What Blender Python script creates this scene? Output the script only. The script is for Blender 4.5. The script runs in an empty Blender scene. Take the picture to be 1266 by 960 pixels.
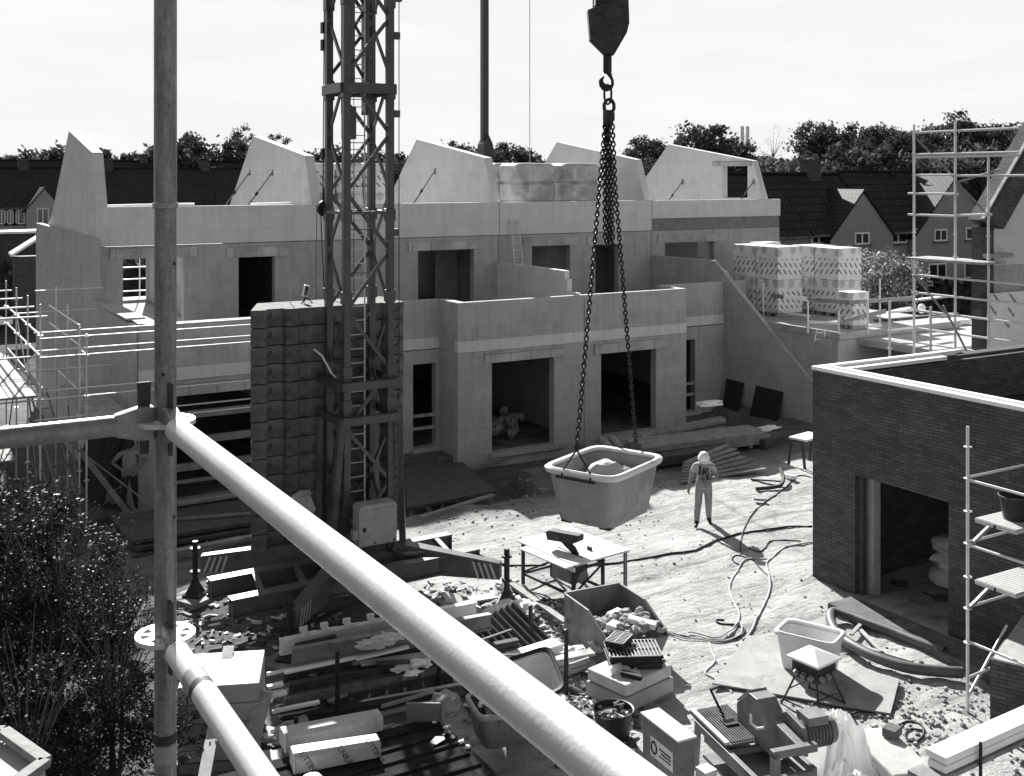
import bpy, math, random
from mathutils import Vector, Matrix, noise
R = math.radians
random.seed(7)
SC = bpy.context.scene
COL = SC.collection
# ------------------------------------------------------------------ survey of the place
# World axes follow the terrace: x runs along its facade, y into the depth. The camera stands at the origin.
FPX, CX, YH, CAMZ = 1370.0, 633.0, 222.0, 8.3
TH = R(30.5); SN, CS = math.sin(TH), math.cos(TH)
def cam2w(X, Y): return CS*X + SN*Y, -SN*X + CS*Y
def G(px, py, z=0.0):                       # point on a level z
    Y = FPX*(CAMZ-z)/(py-YH); x, y = cam2w((px-CX)/FPX*Y, Y); return Vector((x, y, z))
def D(px, py, Y):                           # point at a known distance
    x, y = cam2w((px-CX)/FPX*Y, Y); return Vector((x, y, CAMZ-(py-YH)/FPX*Y))
def PX(px, py, x):                          # point on a plane x = const
    dx, dy = cam2w((px-CX)/FPX, 1); t = x/dx; return Vector((x, dy*t, CAMZ-(py-YH)/FPX*t))
def PY(px, py, y):
    dx, dy = cam2w((px-CX)/FPX, 1); t = y/dy; return Vector((dx*t, y, CAMZ-(py-YH)/FPX*t))

# ------------------------------------------------------------------ materials (all grey: the photograph is black and white)
MATS = {}
def new_mat(name):
    m = bpy.data.materials.new(name); m.use_nodes = True
    nt = m.node_tree; b = nt.nodes['Principled BSDF']; MATS[name] = m
    return m, nt, b
def grey(v): return (v, v, v, 1)
def N(nt, t, **kw):
    n = nt.nodes.new(t)
    for k, v in kw.items():
        if k in n.inputs.keys(): n.inputs[k].default_value = v
        else: setattr(n, k, v)
    return n
def L(nt, a, b): nt.links.new(a, b)
def ramp(nt, fac, stops):
    r = nt.nodes.new('ShaderNodeValToRGB'); e = r.color_ramp.elements
    e[0].position, e[0].color = stops[0][0], grey(stops[0][1])
    e[1].position, e[1].color = stops[-1][0], grey(stops[-1][1])
    for p, v in stops[1:-1]:
        x = e.new(p); x.color = grey(v)
    L(nt, fac, r.inputs['Fac']); return r
def mulc(nt, a, b, fac=1.0):
    n = nt.nodes.new('ShaderNodeMix'); n.data_type = 'RGBA'; n.blend_type = 'MULTIPLY'
    n.inputs[0].default_value = fac; L(nt, a, n.inputs[6]); L(nt, b, n.inputs[7]); return n.outputs[2]
def mat(name, v, rough=.8, var=.25, scale=3.0, fine=40.0, metal=0.0, bump=.0, bscale=60.0, spec=.3, blotch=.0, stretch=1.0):
    m, nt, b = new_mat(name)
    tc = N(nt, 'ShaderNodeTexCoord')
    mpp = N(nt, 'ShaderNodeMapping'); mpp.inputs['Scale'].default_value = (1, 1, stretch); L(nt, tc.outputs['Object'], mpp.inputs['Vector'])
    n1 = N(nt, 'ShaderNodeTexNoise', Scale=scale, Detail=6.0, Roughness=.65); L(nt, mpp.outputs[0], n1.inputs['Vector'])
    r1 = ramp(nt, n1.outputs['Fac'], [(.3, v*(1-var)), (.7, min(v*(1+var), .92))])
    n2 = N(nt, 'ShaderNodeTexNoise', Scale=fine, Detail=3.0); L(nt, tc.outputs['Object'], n2.inputs['Vector'])
    r2 = ramp(nt, n2.outputs['Fac'], [(.3, 1-var*.6), (.65, 1)])
    c = mulc(nt, r1.outputs[0], r2.outputs[0])
    if blotch:
        n3 = N(nt, 'ShaderNodeTexNoise', Scale=scale*.6, Detail=8.0, Roughness=.75, Distortion=.6); L(nt, tc.outputs['Object'], n3.inputs['Vector'])
        r3 = ramp(nt, n3.outputs['Fac'], [(.52, 1), (.66, 1-blotch)]); c = mulc(nt, c, r3.outputs[0])
    L(nt, c, b.inputs['Base Color'])
    b.inputs['Roughness'].default_value = rough; b.inputs['Metallic'].default_value = metal
    b.inputs['Specular IOR Level'].default_value = spec
    if bump:
        n4 = N(nt, 'ShaderNodeTexNoise', Scale=bscale, Detail=6.0); L(nt, tc.outputs['Object'], n4.inputs['Vector'])
        bp = N(nt, 'ShaderNodeBump', Strength=bump, Distance=.02); L(nt, n4.outputs['Fac'], bp.inputs['Height']); L(nt, bp.outputs[0], b.inputs['Normal'])
    return m
def brick_mat(name, v1, v2, vm, bw, rh, mortar, rough=.85, bump=.3, noise_var=.25, rot=0, streak=0, offset=.5):
    m, nt, b = new_mat(name)
    uv = N(nt, 'ShaderNodeTexCoord')
    br = N(nt, 'ShaderNodeTexBrick', Scale=1.0); br.offset = offset
    br.inputs['Color1'].default_value = grey(v1); br.inputs['Color2'].default_value = grey(v2); br.inputs['Mortar'].default_value = grey(vm)
    br.inputs['Brick Width'].default_value = bw; br.inputs['Row Height'].default_value = rh
    br.inputs['Mortar Size'].default_value = mortar; br.inputs['Bias'].default_value = 0.0; br.inputs['Mortar Smooth'].default_value = .2
    L(nt, uv.outputs['UV'], br.inputs['Vector'])
    n1 = N(nt, 'ShaderNodeTexNoise', Scale=1.3, Detail=8.0, Roughness=.7); L(nt, uv.outputs['Object'], n1.inputs['Vector'])
    r1 = ramp(nt, n1.outputs['Fac'], [(.3, 1-noise_var), (.68, 1.0)])
    n2 = N(nt, 'ShaderNodeTexNoise', Scale=22.0, Detail=4.0); L(nt, uv.outputs['Object'], n2.inputs['Vector'])
    r2 = ramp(nt, n2.outputs['Fac'], [(.3, 1-noise_var*.5), (.65, 1.0)])
    c = mulc(nt, mulc(nt, br.outputs['Color'], r1.outputs[0]), r2.outputs[0])
    if streak:                                # rain and grout runs down the panels
        mp = N(nt, 'ShaderNodeMapping'); mp.inputs['Scale'].default_value = (2.2, .16, 1); L(nt, uv.outputs['UV'], mp.inputs['Vector'])
        n3 = N(nt, 'ShaderNodeTexNoise', Scale=2.4, Detail=7.0, Roughness=.7); L(nt, mp.outputs[0], n3.inputs['Vector'])
        r3 = ramp(nt, n3.outputs['Fac'], [(.5, 1), (.72, 1-streak)]); c = mulc(nt, c, r3.outputs[0])
    L(nt, c, b.inputs['Base Color']); b.inputs['Roughness'].default_value = rough; b.inputs['Specular IOR Level'].default_value = .2
    bp = N(nt, 'ShaderNodeBump', Strength=bump, Distance=.01); L(nt, br.outputs['Fac'], bp.inputs['Height']); bp.invert = True
    L(nt, bp.outputs[0], b.inputs['Normal'])
    return m
brick_mat('limestone', .50, .46, .39, 1.2, .64, .008, bump=.2, noise_var=.26, streak=.24)
brick_mat('limestone_new', .70, .66, .57, 2.4, .62, .007, bump=.15, noise_var=.17, streak=.14)
brick_mat('lintel_stone', .62, .46, .26, .75, .9, .012, bump=.2, noise_var=.4)
brick_mat('brick_dark', .15, .085, .07, .225, .0625, .010, bump=.6, noise_var=.35)
brick_mat('brick_far', .10, .07, .09, .9, .25, .02, bump=.1, noise_var=.2)
brick_mat('roof_tile', .052, .036, .016, .3, .42, .05, rough=.9, bump=.4, noise_var=.3)
brick_mat('roof_tile_shiny', .03, .02, .006, .25, .22, .05, rough=.62, bump=.8, noise_var=.2)
mat('render_wall', .36, .9, .12, .8); mat('far_wall', .27, .9, .15, .8)
mat('concrete', .4, .85, .22, 1.2, 30, bump=.25, blotch=.25)
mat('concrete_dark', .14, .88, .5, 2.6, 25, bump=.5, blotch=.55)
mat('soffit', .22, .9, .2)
mat('sandy_block', .55, .85, .2, 2.5, 30, bump=.3, blotch=.2)
mat('white_pack', .82, .5, .08, 3)
mat('white_foam', .86, .7, .05, 5)
mat('galv', .62, .42, .07, 9, 140, metal=.35, bump=.05, bscale=160, spec=.5, blotch=.13)
mat('galv_old', .24, .45, .3, 7, 90, metal=.45, bump=.06, bscale=120, blotch=.3)
mat('galv_upright', .22, .42, .42, 60, 120, metal=.4, bump=.08, bscale=140, blotch=.3, stretch=.12)
mat('crane_paint', .055, .36, .3, 4, 40, bump=.05, blotch=.3, spec=.55)
mat('crane_yellow', .11, .42, .3, 4, 40, blotch=.4)
mat('stripe_light', .5, .5, .2, 8)
mat('black_steel', .025, .5, .4, 8, 60, blotch=.3)
mat('rust_steel', .05, .7, .5, 9, 60, bump=.3, blotch=.4)
mat('rubber', .02, .6, .2, 8)
mat('wood', .36, .75, .3, 4, 60, bump=.15, blotch=.3)
mat('wood_grey', .25, .8, .3, 4, 50, bump=.2, blotch=.35)
mat('wood_dark', .07, .8, .35, 4, 50, bump=.2, blotch=.3)
mat('ply', .29, .7, .2, 1.6, 30, blotch=.45); mat('panel_black', .03, .95, .4, 5, 60, blotch=.4, spec=.05); mat('foil_board', .40, .45, .15, 5, 40, blotch=.2)
mat('tub_grey', .32, .55, .18, 3, 30, blotch=.4)
mat('tub_white', .72, .45, .1, 3, 30, blotch=.22)
mat('mortar', .3, .9, .35, 9, 50, bump=.6)
mat('rubble_mat', .34, .9, .6, 6, 40, bump=.4)
mat('steel_box', .19, .5, .25, 4, 40, blotch=.4)
mat('saw_white', .62, .45, .1, 5)
mat('cloth_white', .8, .8, .1, 6)
mat('helmet', .85, .3, .03, 6, spec=.5)
mat('skin', .22, .6, .1, 20)
mat('shirt_grey', .40, .9, .18, 14, 60, bump=.8, bscale=16)
mat('shirt_pale', .30, .9, .12, 30)
mat('trousers_pale', .27, .9, .22, 10, 60, bump=.9, bscale=13)
mat('trousers_dark', .035, .9, .2, 25)
mat('shoe', .02, .6, .2, 20)
mat('print_dark', .04, .8, .3, 40)
mat('ink', .03, .7, .1, 40)
mat('tape', .25, .6, .1, 20)
mat('cable_black', .02, .55, .2, 30)
mat('cable_pale', .45, .6, .15, 30)
mat('glass_dark', .02, .12, .1, 2, spec=.6)
mat('frame_white', .75, .5, .05)
mat('bark', .05, .9, .4, 12, 60, bump=.4)
mat('pvc_sheet', .75, .3, .1, 3, spec=.6)
def see_through(name, k):
    m = MATS[name]; nt = m.node_tree; b = nt.nodes['Principled BSDF']; t = N(nt, 'ShaderNodeBsdfTranslucent'); t.inputs['Color'].default_value = grey(.85)
    mx = N(nt, 'ShaderNodeMixShader'); mx.inputs[0].default_value = k; L(nt, b.outputs[0], mx.inputs[1]); L(nt, t.outputs[0], mx.inputs[2]); L(nt, mx.outputs[0], nt.nodes['Material Output'].inputs['Surface'])
see_through('pvc_sheet', .55)
mat('drain_hose', .11, .5, .25, 5, 30, blotch=.3)
def leaf_mat(name, v, rough=.5, tr=.25):
    m, nt, b = new_mat(name)
    oi = N(nt, 'ShaderNodeNewGeometry'); r = ramp(nt, oi.outputs['Random Per Island'], [(0, v*.5), (.7, v*1.2), (1, v*2.0)])
    L(nt, r.outputs[0], b.inputs['Base Color']); b.inputs['Roughness'].default_value = rough; b.inputs['Specular IOR Level'].default_value = .18
    t = N(nt, 'ShaderNodeBsdfTranslucent'); L(nt, r.outputs[0], t.inputs['Color'])
    mx = N(nt, 'ShaderNodeMixShader'); mx.inputs[0].default_value = tr
    L(nt, b.outputs[0], mx.inputs[1]); L(nt, t.outputs[0], mx.inputs[2]); L(nt, mx.outputs[0], nt.nodes['Material Output'].inputs['Surface'])
leaf_mat('leaf_far', .065, .85); leaf_mat('leaf_far_pale', .11, .85); leaf_mat('leaf_bush', .034, .55, .15); mat('twig', .16, .8, .3, 20); leaf_mat('leaf_bright', .2, .5, .4)  # leaf_far: haze over distance is put into the colour as a paler tone
leaf_mat('leaf_bare', .16)
def wrap_mat():
    m, nt, b = new_mat('printed_wrap')
    tc = N(nt, 'ShaderNodeTexCoord')
    mp = N(nt, 'ShaderNodeMapping'); mp.inputs['Rotation'].default_value = (0, 0, R(50)); L(nt, tc.outputs['UV'], mp.inputs['Vector'])
    br = N(nt, 'ShaderNodeTexBrick', Scale=1.0)
    for k, v in (('Color1', .06), ('Color2', .1), ('Mortar', .72)): br.inputs[k].default_value = grey(v)
    for k, v in (('Brick Width', .36), ('Row Height', .19), ('Mortar Size', .07), ('Mortar Smooth', .05)): br.inputs[k].default_value = v
    L(nt, mp.outputs[0], br.inputs['Vector'])
    sp = N(nt, 'ShaderNodeSeparateXYZ'); L(nt, tc.outputs['UV'], sp.inputs[0])
    mo = N(nt, 'ShaderNodeMath', operation='PINGPONG'); mo.inputs[1].default_value = .61; L(nt, sp.outputs['Y'], mo.inputs[0])
    gt = N(nt, 'ShaderNodeMath', operation='GREATER_THAN'); gt.inputs[1].default_value = .3; L(nt, mo.outputs[0], gt.inputs[0])
    vo = N(nt, 'ShaderNodeTexVoronoi', Scale=1.7); vo.inputs['Randomness'].default_value = .25; L(nt, tc.outputs['UV'], vo.inputs['Vector'])
    rv = ramp(nt, vo.outputs['Distance'], [(.27, .45), (.31, .70)])
    mx = N(nt, 'ShaderNodeMix', data_type='RGBA'); L(nt, gt.outputs[0], mx.inputs[0]); L(nt, rv.outputs[0], mx.inputs[6]); L(nt, br.outputs['Color'], mx.inputs[7])
    n1 = N(nt, 'ShaderNodeTexNoise', Scale=2.5, Detail=5.0); L(nt, tc.outputs['Object'], n1.inputs['Vector']); r1 = ramp(nt, n1.outputs['Fac'], [(.3, .8), (.7, 1)])
    L(nt, mulc(nt, mx.outputs[2], r1.outputs[0]), b.inputs['Base Color']); b.inputs['Roughness'].default_value = .45
    bp = N(nt, 'ShaderNodeBump', Strength=.3, Distance=.03); L(nt, n1.outputs['Fac'], bp.inputs['Height']); L(nt, bp.outputs[0], b.inputs['Normal'])
wrap_mat()
def shrink_mat():
    m, nt, b = new_mat('shrink_film')
    tc = N(nt, 'ShaderNodeTexCoord')
    mp = N(nt, 'ShaderNodeMapping'); mp.inputs['Scale'].default_value = (1.2, 1.2, 1.5); L(nt, tc.outputs['Object'], mp.inputs['Vector'])
    n1 = N(nt, 'ShaderNodeTexNoise', Scale=1.5, Detail=3.0, Distortion=.6); L(nt, mp.outputs[0], n1.inputs['Vector'])
    r = ramp(nt, n1.outputs['Fac'], [(.3, .26), (.5, .38), (.7, .55)]); L(nt, r.outputs[0], b.inputs['Base Color'])
    b.inputs['Roughness'].default_value = .22; b.inputs['Specular IOR Level'].default_value = .7
    bp = N(nt, 'ShaderNodeBump', Strength=.35, Distance=.05); L(nt, n1.outputs['Fac'], bp.inputs['Height']); L(nt, bp.outputs[0], b.inputs['Normal'])
shrink_mat()
def ground_mat():
    m, nt, b = new_mat('sand')
    tc = N(nt, 'ShaderNodeTexCoord'); P = tc.outputs['Object']
    n1 = N(nt, 'ShaderNodeTexNoise', Scale=.35, Detail=9.0, Roughness=.7, Distortion=.5); L(nt, P, n1.inputs['Vector'])
    r1 = ramp(nt, n1.outputs['Fac'], [(.28, .24), (.45, .40), (.72, .52)])
    n2 = N(nt, 'ShaderNodeTexNoise', Scale=3.0, Detail=9.0, Roughness=.75); L(nt, P, n2.inputs['Vector'])
    r2 = ramp(nt, n2.outputs['Fac'], [(.32, .68), (.52, 1.0)])
    n3 = N(nt, 'ShaderNodeTexNoise', Scale=26.0, Detail=5.0, Roughness=.7); L(nt, P, n3.inputs['Vector'])
    r3 = ramp(nt, n3.outputs['Fac'], [(.3, .72), (.5, 1.0)])
    vo = N(nt, 'ShaderNodeTexVoronoi', Scale=5.0); L(nt, P, vo.inputs['Vector']); rv = ramp(nt, vo.outputs['Distance'], [(.03, .3), (.09, 1.0)])
    sand = mulc(nt, mulc(nt, mulc(nt, r1.outputs[0], r2.outputs[0]), r3.outputs[0]), rv.outputs[0], .9)
    # wheel and drag tracks pressed into the sand
    mt = N(nt, 'ShaderNodeMapping'); mt.inputs['Rotation'].default_value = (0, 0, R(-28)); mt.inputs['Scale'].default_value = (.16, 1.5, 1); L(nt, P, mt.inputs['Vector'])
    n7 = N(nt, 'ShaderNodeTexNoise', Scale=1.6, Detail=7.0, Roughness=.65, Distortion=.5); L(nt, mt.outputs[0], n7.inputs['Vector'])
    r7 = ramp(nt, n7.outputs['Fac'], [(.36, .68), (.47, 1.0)]); sand = mulc(nt, sand, r7.outputs[0])
    # darker topsoil and grass away from the building yard
    sp = N(nt, 'ShaderNodeSeparateXYZ'); L(nt, P, sp.inputs[0])
    def rng(o, a, c):
        q = N(nt, 'ShaderNodeMapRange'); q.inputs[1].default_value = a; q.inputs[2].default_value = c; L(nt, o, q.inputs[0]); return q.outputs[0]
    far = N(nt, 'ShaderNodeMath', operation='MAXIMUM'); L(nt, rng(sp.outputs['Y'], 50, 56), far.inputs[0])
    east = N(nt, 'ShaderNodeMath', operation='MAXIMUM'); L(nt, rng(sp.outputs['X'], 40, 44), east.inputs[0]); L(nt, rng(sp.outputs['X'], 4.6, 2.0), east.inputs[1])
    L(nt, east.outputs[0], far.inputs[1])
    n4 = N(nt, 'ShaderNodeTexNoise', Scale=1.6, Detail=8.0); L(nt, P, n4.inputs['Vector']); r4 = ramp(nt, n4.outputs['Fac'], [(.3, .03), (.7, .09)])
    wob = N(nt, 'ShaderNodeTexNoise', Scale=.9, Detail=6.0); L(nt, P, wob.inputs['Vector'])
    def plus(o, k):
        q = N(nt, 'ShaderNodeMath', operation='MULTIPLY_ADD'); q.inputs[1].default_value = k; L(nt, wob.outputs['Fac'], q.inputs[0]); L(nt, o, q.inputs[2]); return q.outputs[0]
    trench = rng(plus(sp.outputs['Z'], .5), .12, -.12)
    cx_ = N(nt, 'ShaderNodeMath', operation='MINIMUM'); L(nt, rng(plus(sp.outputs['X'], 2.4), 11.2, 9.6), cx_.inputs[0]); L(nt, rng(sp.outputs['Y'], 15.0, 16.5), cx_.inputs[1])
    shade_edge = N(nt, 'ShaderNodeMath', operation='MAXIMUM'); L(nt, trench, shade_edge.inputs[0]); L(nt, rng(plus(sp.outputs['Y'], 2.4), 24.6, 26.0), shade_edge.inputs[1])
    shade_tone = N(nt, 'ShaderNodeMath', operation='MAXIMUM'); L(nt, shade_edge.outputs[0], shade_tone.inputs[0]); L(nt, cx_.outputs[0], shade_tone.inputs[1])  # shade in the trench, before the facade and round the crane, painted as darker sand
    wf = N(nt, 'ShaderNodeMath', operation='MULTIPLY'); wf.inputs[1].default_value = .8; L(nt, shade_tone.outputs[0], wf.inputs[0])
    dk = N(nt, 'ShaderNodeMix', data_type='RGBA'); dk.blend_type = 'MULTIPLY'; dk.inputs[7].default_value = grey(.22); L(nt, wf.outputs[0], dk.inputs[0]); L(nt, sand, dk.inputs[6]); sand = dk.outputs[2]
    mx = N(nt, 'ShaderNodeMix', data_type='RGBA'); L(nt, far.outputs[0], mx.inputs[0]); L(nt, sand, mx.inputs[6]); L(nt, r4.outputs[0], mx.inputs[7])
    L(nt, mx.outputs[2], b.inputs['Base Color']); b.inputs['Roughness'].default_value = .95; b.inputs['Specular IOR Level'].default_value = .1
    n6 = N(nt, 'ShaderNodeTexNoise', Scale=7.5, Detail=7.0, Roughness=.7); L(nt, P, n6.inputs['Vector'])
    b0 = N(nt, 'ShaderNodeBump', Strength=.55, Distance=.10); L(nt, n6.outputs['Fac'], b0.inputs['Height'])
    b00 = N(nt, 'ShaderNodeBump', Strength=.6, Distance=.12); L(nt, n7.outputs['Fac'], b00.inputs['Height']); L(nt, b00.outputs[0], b0.inputs['Normal'])
    b1 = N(nt, 'ShaderNodeBump', Strength=.5, Distance=.10); L(nt, b0.outputs[0], b1.inputs['Normal']); L(nt, n2.outputs['Fac'], b1.inputs['Height'])
    b2 = N(nt, 'ShaderNodeBump', Strength=.35, Distance=.03); L(nt, n3.outputs['Fac'], b2.inputs['Height']); L(nt, b1.outputs[0], b2.inputs['Normal'])
    L(nt, b2.outputs[0], b.inputs['Normal'])
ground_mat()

# ------------------------------------------------------------------ mesh collector
class MB:
    def __init__(s): s.v, s.f, s.m = [], [], []
    def add(s, vs, fs, mi=0):
        k = len(s.v); s.v += [Vector(p) for p in vs]
        for f in fs: s.f.append([i+k for i in f]); s.m.append(mi)
        return s
    def box(s, x0, x1, y0, y1, z0, z1, mi=0):
        x0, x1 = sorted((x0, x1)); y0, y1 = sorted((y0, y1)); z0, z1 = sorted((z0, z1))
        return s.add([(x0,y0,z0),(x1,y0,z0),(x1,y1,z0),(x0,y1,z0),(x0,y0,z1),(x1,y0,z1),(x1,y1,z1),(x0,y1,z1)],
              [(0,3,2,1),(4,5,6,7),(0,1,5,4),(1,2,6,5),(2,3,7,6),(3,0,4,7)], mi)
    def obx(s, c, size, rot=(0,0,0), mi=0):
        M = Matrix.Translation(Vector(c)) @ (Matrix.Rotation(rot[2],4,'Z') @ Matrix.Rotation(rot[1],4,'Y') @ Matrix.Rotation(rot[0],4,'X'))
        a, b, d = (q/2 for q in size); t = MB().box(-a,a,-b,b,-d,d)
        return s.add([M @ p for p in t.v], t.f, mi)
    def bar(s, p, q, w, h, up=(0,0,1), mi=0):
        p, q = Vector(p), Vector(q); d = (q-p).normalized(); sd = d.cross(Vector(up))
        if sd.length < 1e-4: sd = d.cross(Vector((0,1,0)))
        sd.normalize(); u = sd.cross(d).normalized(); a, b = sd*w/2, u*h/2
        vs = [p-a-b,p+a-b,p+a+b,p-a+b,q-a-b,q+a-b,q+a+b,q-a+b]
        return s.add(vs, [(0,1,2,3),(7,6,5,4),(0,4,5,1),(1,5,6,2),(2,6,7,3),(3,7,4,0)], mi)
    def ibeam(s, p, q, w, h, t=.02, mi=0):
        p, q = Vector(p), Vector(q); z = Vector((0,0,1))
        s.bar(p+z*(h/2-t/2), q+z*(h/2-t/2), w, t, mi=mi); s.bar(p-z*(h/2-t/2), q-z*(h/2-t/2), w, t, mi=mi)
        return s.bar(p, q, t, h-2*t, mi=mi)
    def tube(s, p, q, r, n=8, r2=None, mi=0, cap=True):
        p, q = Vector(p), Vector(q); r2 = r if r2 is None else r2
        d = (q-p).normalized(); a = d.cross(Vector((0,0,1)))
        if a.length < 1e-4: a = Vector((1,0,0))
        a.normalize(); b = d.cross(a); vs = []
        for i in range(n):
            t = 2*math.pi*i/n; o = a*math.cos(t)+b*math.sin(t); vs += [p+o*r, q+o*r2]
        fs = [(2*i, 2*i+1, (2*i+3)%(2*n), (2*i+2)%(2*n)) for i in range(n)]
        if cap: fs += [tuple(range(0,2*n,2)), tuple(range(2*n-1,0,-2))]
        return s.add(vs, fs, mi)
    def path(s, pts, r, n=6, closed=False, mi=0):
        pts = [Vector(p) for p in pts]; m = len(pts); vs = []; prev = None
        for i, p in enumerate(pts):
            a = pts[(i-1)%m] if (closed or i) else p; b = pts[(i+1)%m] if (closed or i < m-1) else p
            d = (b-a).normalized()
            sd = d.cross(Vector((0,0,1))) if prev is None else prev - d*prev.dot(d)
            if sd.length < 1e-4: sd = d.cross(Vector((0,1,0)))
            sd.normalize(); prev = sd; u = d.cross(sd); rr = r[i] if isinstance(r, (list, tuple)) else r
            vs += [p + (sd*math.cos(2*math.pi*k/n)+u*math.sin(2*math.pi*k/n))*rr for k in range(n)]
        fs = []
        for i in range(m if closed else m-1):
            j = (i+1)%m
            fs += [(i*n+k, i*n+(k+1)%n, j*n+(k+1)%n, j*n+k) for k in range(n)]
        if not closed: fs += [tuple(range(n-1,-1,-1)), tuple(range((m-1)*n, m*n))]
        return s.add(vs, fs, mi)
    def prism(s, pts, axis, lo, hi, mi=0):
        n = len(pts)
        def P(p, t): return {'x': (t,p[0],p[1]), 'y': (p[0],t,p[1]), 'z': (p[0],p[1],t)}[axis]
        return s.add([P(p, lo) for p in pts]+[P(p, hi) for p in pts],
              [tuple(range(n-1,-1,-1)), tuple(range(n,2*n))]+[(i,(i+1)%n,n+(i+1)%n,n+i) for i in range(n)], mi)
    def lathe(s, prof, n=20, c=(0,0,0), sx=1, sy=1, mi=0, power=None):
        c = Vector(c); vs = []; m = len(prof)
        for r, z in prof:
            for k in range(n):
                t = 2*math.pi*k/n; ca, sa = math.cos(t), math.sin(t)
                if power: ca = math.copysign(abs(ca)**power, ca); sa = math.copysign(abs(sa)**power, sa)
                vs.append(c+Vector((r*sx*ca, r*sy*sa, z)))
        fs = [(i*n+k, i*n+(k+1)%n, (i+1)*n+(k+1)%n, (i+1)*n+k) for i in range(m-1) for k in range(n)]
        return s.add(vs, fs, mi)
    def blob(s, c, r, seed=0, n=8, mi=0, amp=.3, sq=(1,1,1)):
        c = Vector(c); vs = []; rows = max(4, n//2+1)
        for i in range(rows+1):
            ph = math.pi*i/rows
            for k in range(n):
                t = 2*math.pi*k/n; d = Vector((math.sin(ph)*math.cos(t), math.sin(ph)*math.sin(t), math.cos(ph)))
                q = 1+amp*noise.noise(d*1.7+Vector((seed*3.1, seed*1.7, 0)))*1.6
                vs.append(c+Vector((d.x*sq[0], d.y*sq[1], d.z*sq[2]))*r*q)
        fs = [(i*n+k, (i+1)*n+k, (i+1)*n+(k+1)%n, i*n+(k+1)%n) for i in range(rows) for k in range(n)]
        return s.add(vs, fs, mi)
    def wall_y(s, x0, x1, y0, y1, z0, z1, holes=()):
        xs = sorted({x0, x1, *[min(max(h[i], x0), x1) for h in holes for i in (0,1)]})
        for a, b in zip(xs, xs[1:]):
            segs = [(z0, z1)]
            for h in holes:
                if h[0] < (a+b)/2 < h[1]:
                    segs = [t for p, q in segs for t in ((p, min(q, h[2])), (max(p, h[3]), q)) if t[1]-t[0] > 1e-4]
            for p, q in segs: s.box(a, b, y0, y1, p, q)
        return s
    def wall_x(s, x0, x1, y0, y1, z0, z1, holes=()):
        t = MB().wall_y(y0, y1, x0, x1, z0, z1, holes)
        return s.add([(p.y, p.x, p.z) for p in t.v], [tuple(reversed(f)) for f in t.f])
    def xf(s, M):
        s.v = [M @ p for p in s.v]; return s

def finish(me, mats, smooth):
    for mm in (mats if isinstance(mats, (list, tuple)) else [mats]): me.materials.append(MATS[mm])
    uvl = me.uv_layers.new(name='UVMap'); co = [v.co for v in me.vertices]
    for p in me.polygons:
        n = p.normal; ax = max(range(3), key=lambda i: abs(n[i]))
        p.use_smooth = smooth
        for li in p.loop_indices:
            c = co[me.loops[li].vertex_index]
            uvl.data[li].uv = (c.y, c.z) if ax == 0 else ((c.x, c.z) if ax == 1 else (c.x, c.y))
    if smooth: me.set_sharp_from_angle(angle=R(38))
WM = {}
def wmat(o): return WM.get(o.name, Matrix.Identity(4))
def obj(name, mb, mats, parent=None, local=False, smooth=False, bevel=0.0, origin=None):
    """one mesh object; coordinates are world ones unless local (then in the thing's own frame)"""
    vs = mb.v
    if parent is not None and not local:
        I = wmat(parent).inverted(); vs = [I @ p for p in vs]
    me = bpy.data.meshes.new(name)
    loc = Vector((0,0,0))
    if parent is None:
        if origin is None:
            xs = [p.x for p in vs]; ys = [p.y for p in vs]
            loc = Vector(((min(xs)+max(xs))/2, (min(ys)+max(ys))/2, min(p.z for p in vs)))
        else: loc = Vector(origin)
        vs = [p-loc for p in vs]
    me.from_pydata([tuple(p) for p in vs], [], mb.f)
    if len(set(mb.m)) > 1:
        for p, mi in zip(me.polygons, mb.m): p.material_index = mi
    me.validate(); me.update(); finish(me, mats, smooth)
    o = bpy.data.objects.new(name, me); COL.objects.link(o); o.location = loc
    WM[o.name] = Matrix.Translation(loc)
    if parent is not None:
        o.parent = parent; WM[o.name] = wmat(parent).copy()
    if bevel:
        b = o.modifiers.new('edge', 'BEVEL'); b.width = bevel; b.segments = 2; b.limit_method = 'ANGLE'; b.angle_limit = R(50)
    return o
def tag(o, label=None, cat=None, group=None, kind=None):
    if label: o['label'] = label
    if cat: o['category'] = cat
    if group: o['group'] = group
    if kind: o['kind'] = kind
    return o
def thing(name, label, cat, loc=(0,0,0), rz=0.0, group=None, scale=None):
    o = bpy.data.objects.new(name, None); COL.objects.link(o); o.empty_display_size = .2
    o.location = loc; o.rotation_euler = (0,0,rz)
    M = Matrix.Translation(Vector(loc)) @ Matrix.Rotation(rz, 4, 'Z')
    if scale: o.scale = (scale,)*3; M = M @ Matrix.Scale(scale, 4)
    WM[o.name] = M
    return tag(o, label, cat, group)
def solo(name, mb, mats, label, cat, group=None, **kw): return tag(obj(name, mb, mats, **kw), label, cat, group)
def struct(name, mb, mats, **kw): return tag(obj(name, mb, mats, **kw), kind='structure')
def text_part(name, body, size, M, m, parent, thick=.002):
    cu = bpy.data.curves.new('lettering', 'FONT'); cu.body = body; cu.size = size; cu.extrude = thick; cu.align_x = 'CENTER'; cu.align_y = 'CENTER'
    t = bpy.data.objects.new('lettering', cu); COL.objects.link(t)
    me = bpy.data.meshes.new_from_object(t.evaluated_get(bpy.context.evaluated_depsgraph_get()))
    bpy.data.objects.remove(t); bpy.data.curves.remove(cu)
    mb = MB().add([M @ v.co for v in me.vertices], [tuple(p.vertices) for p in me.polygons]); bpy.data.meshes.remove(me)
    return obj(name, mb, m, parent)
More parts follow.
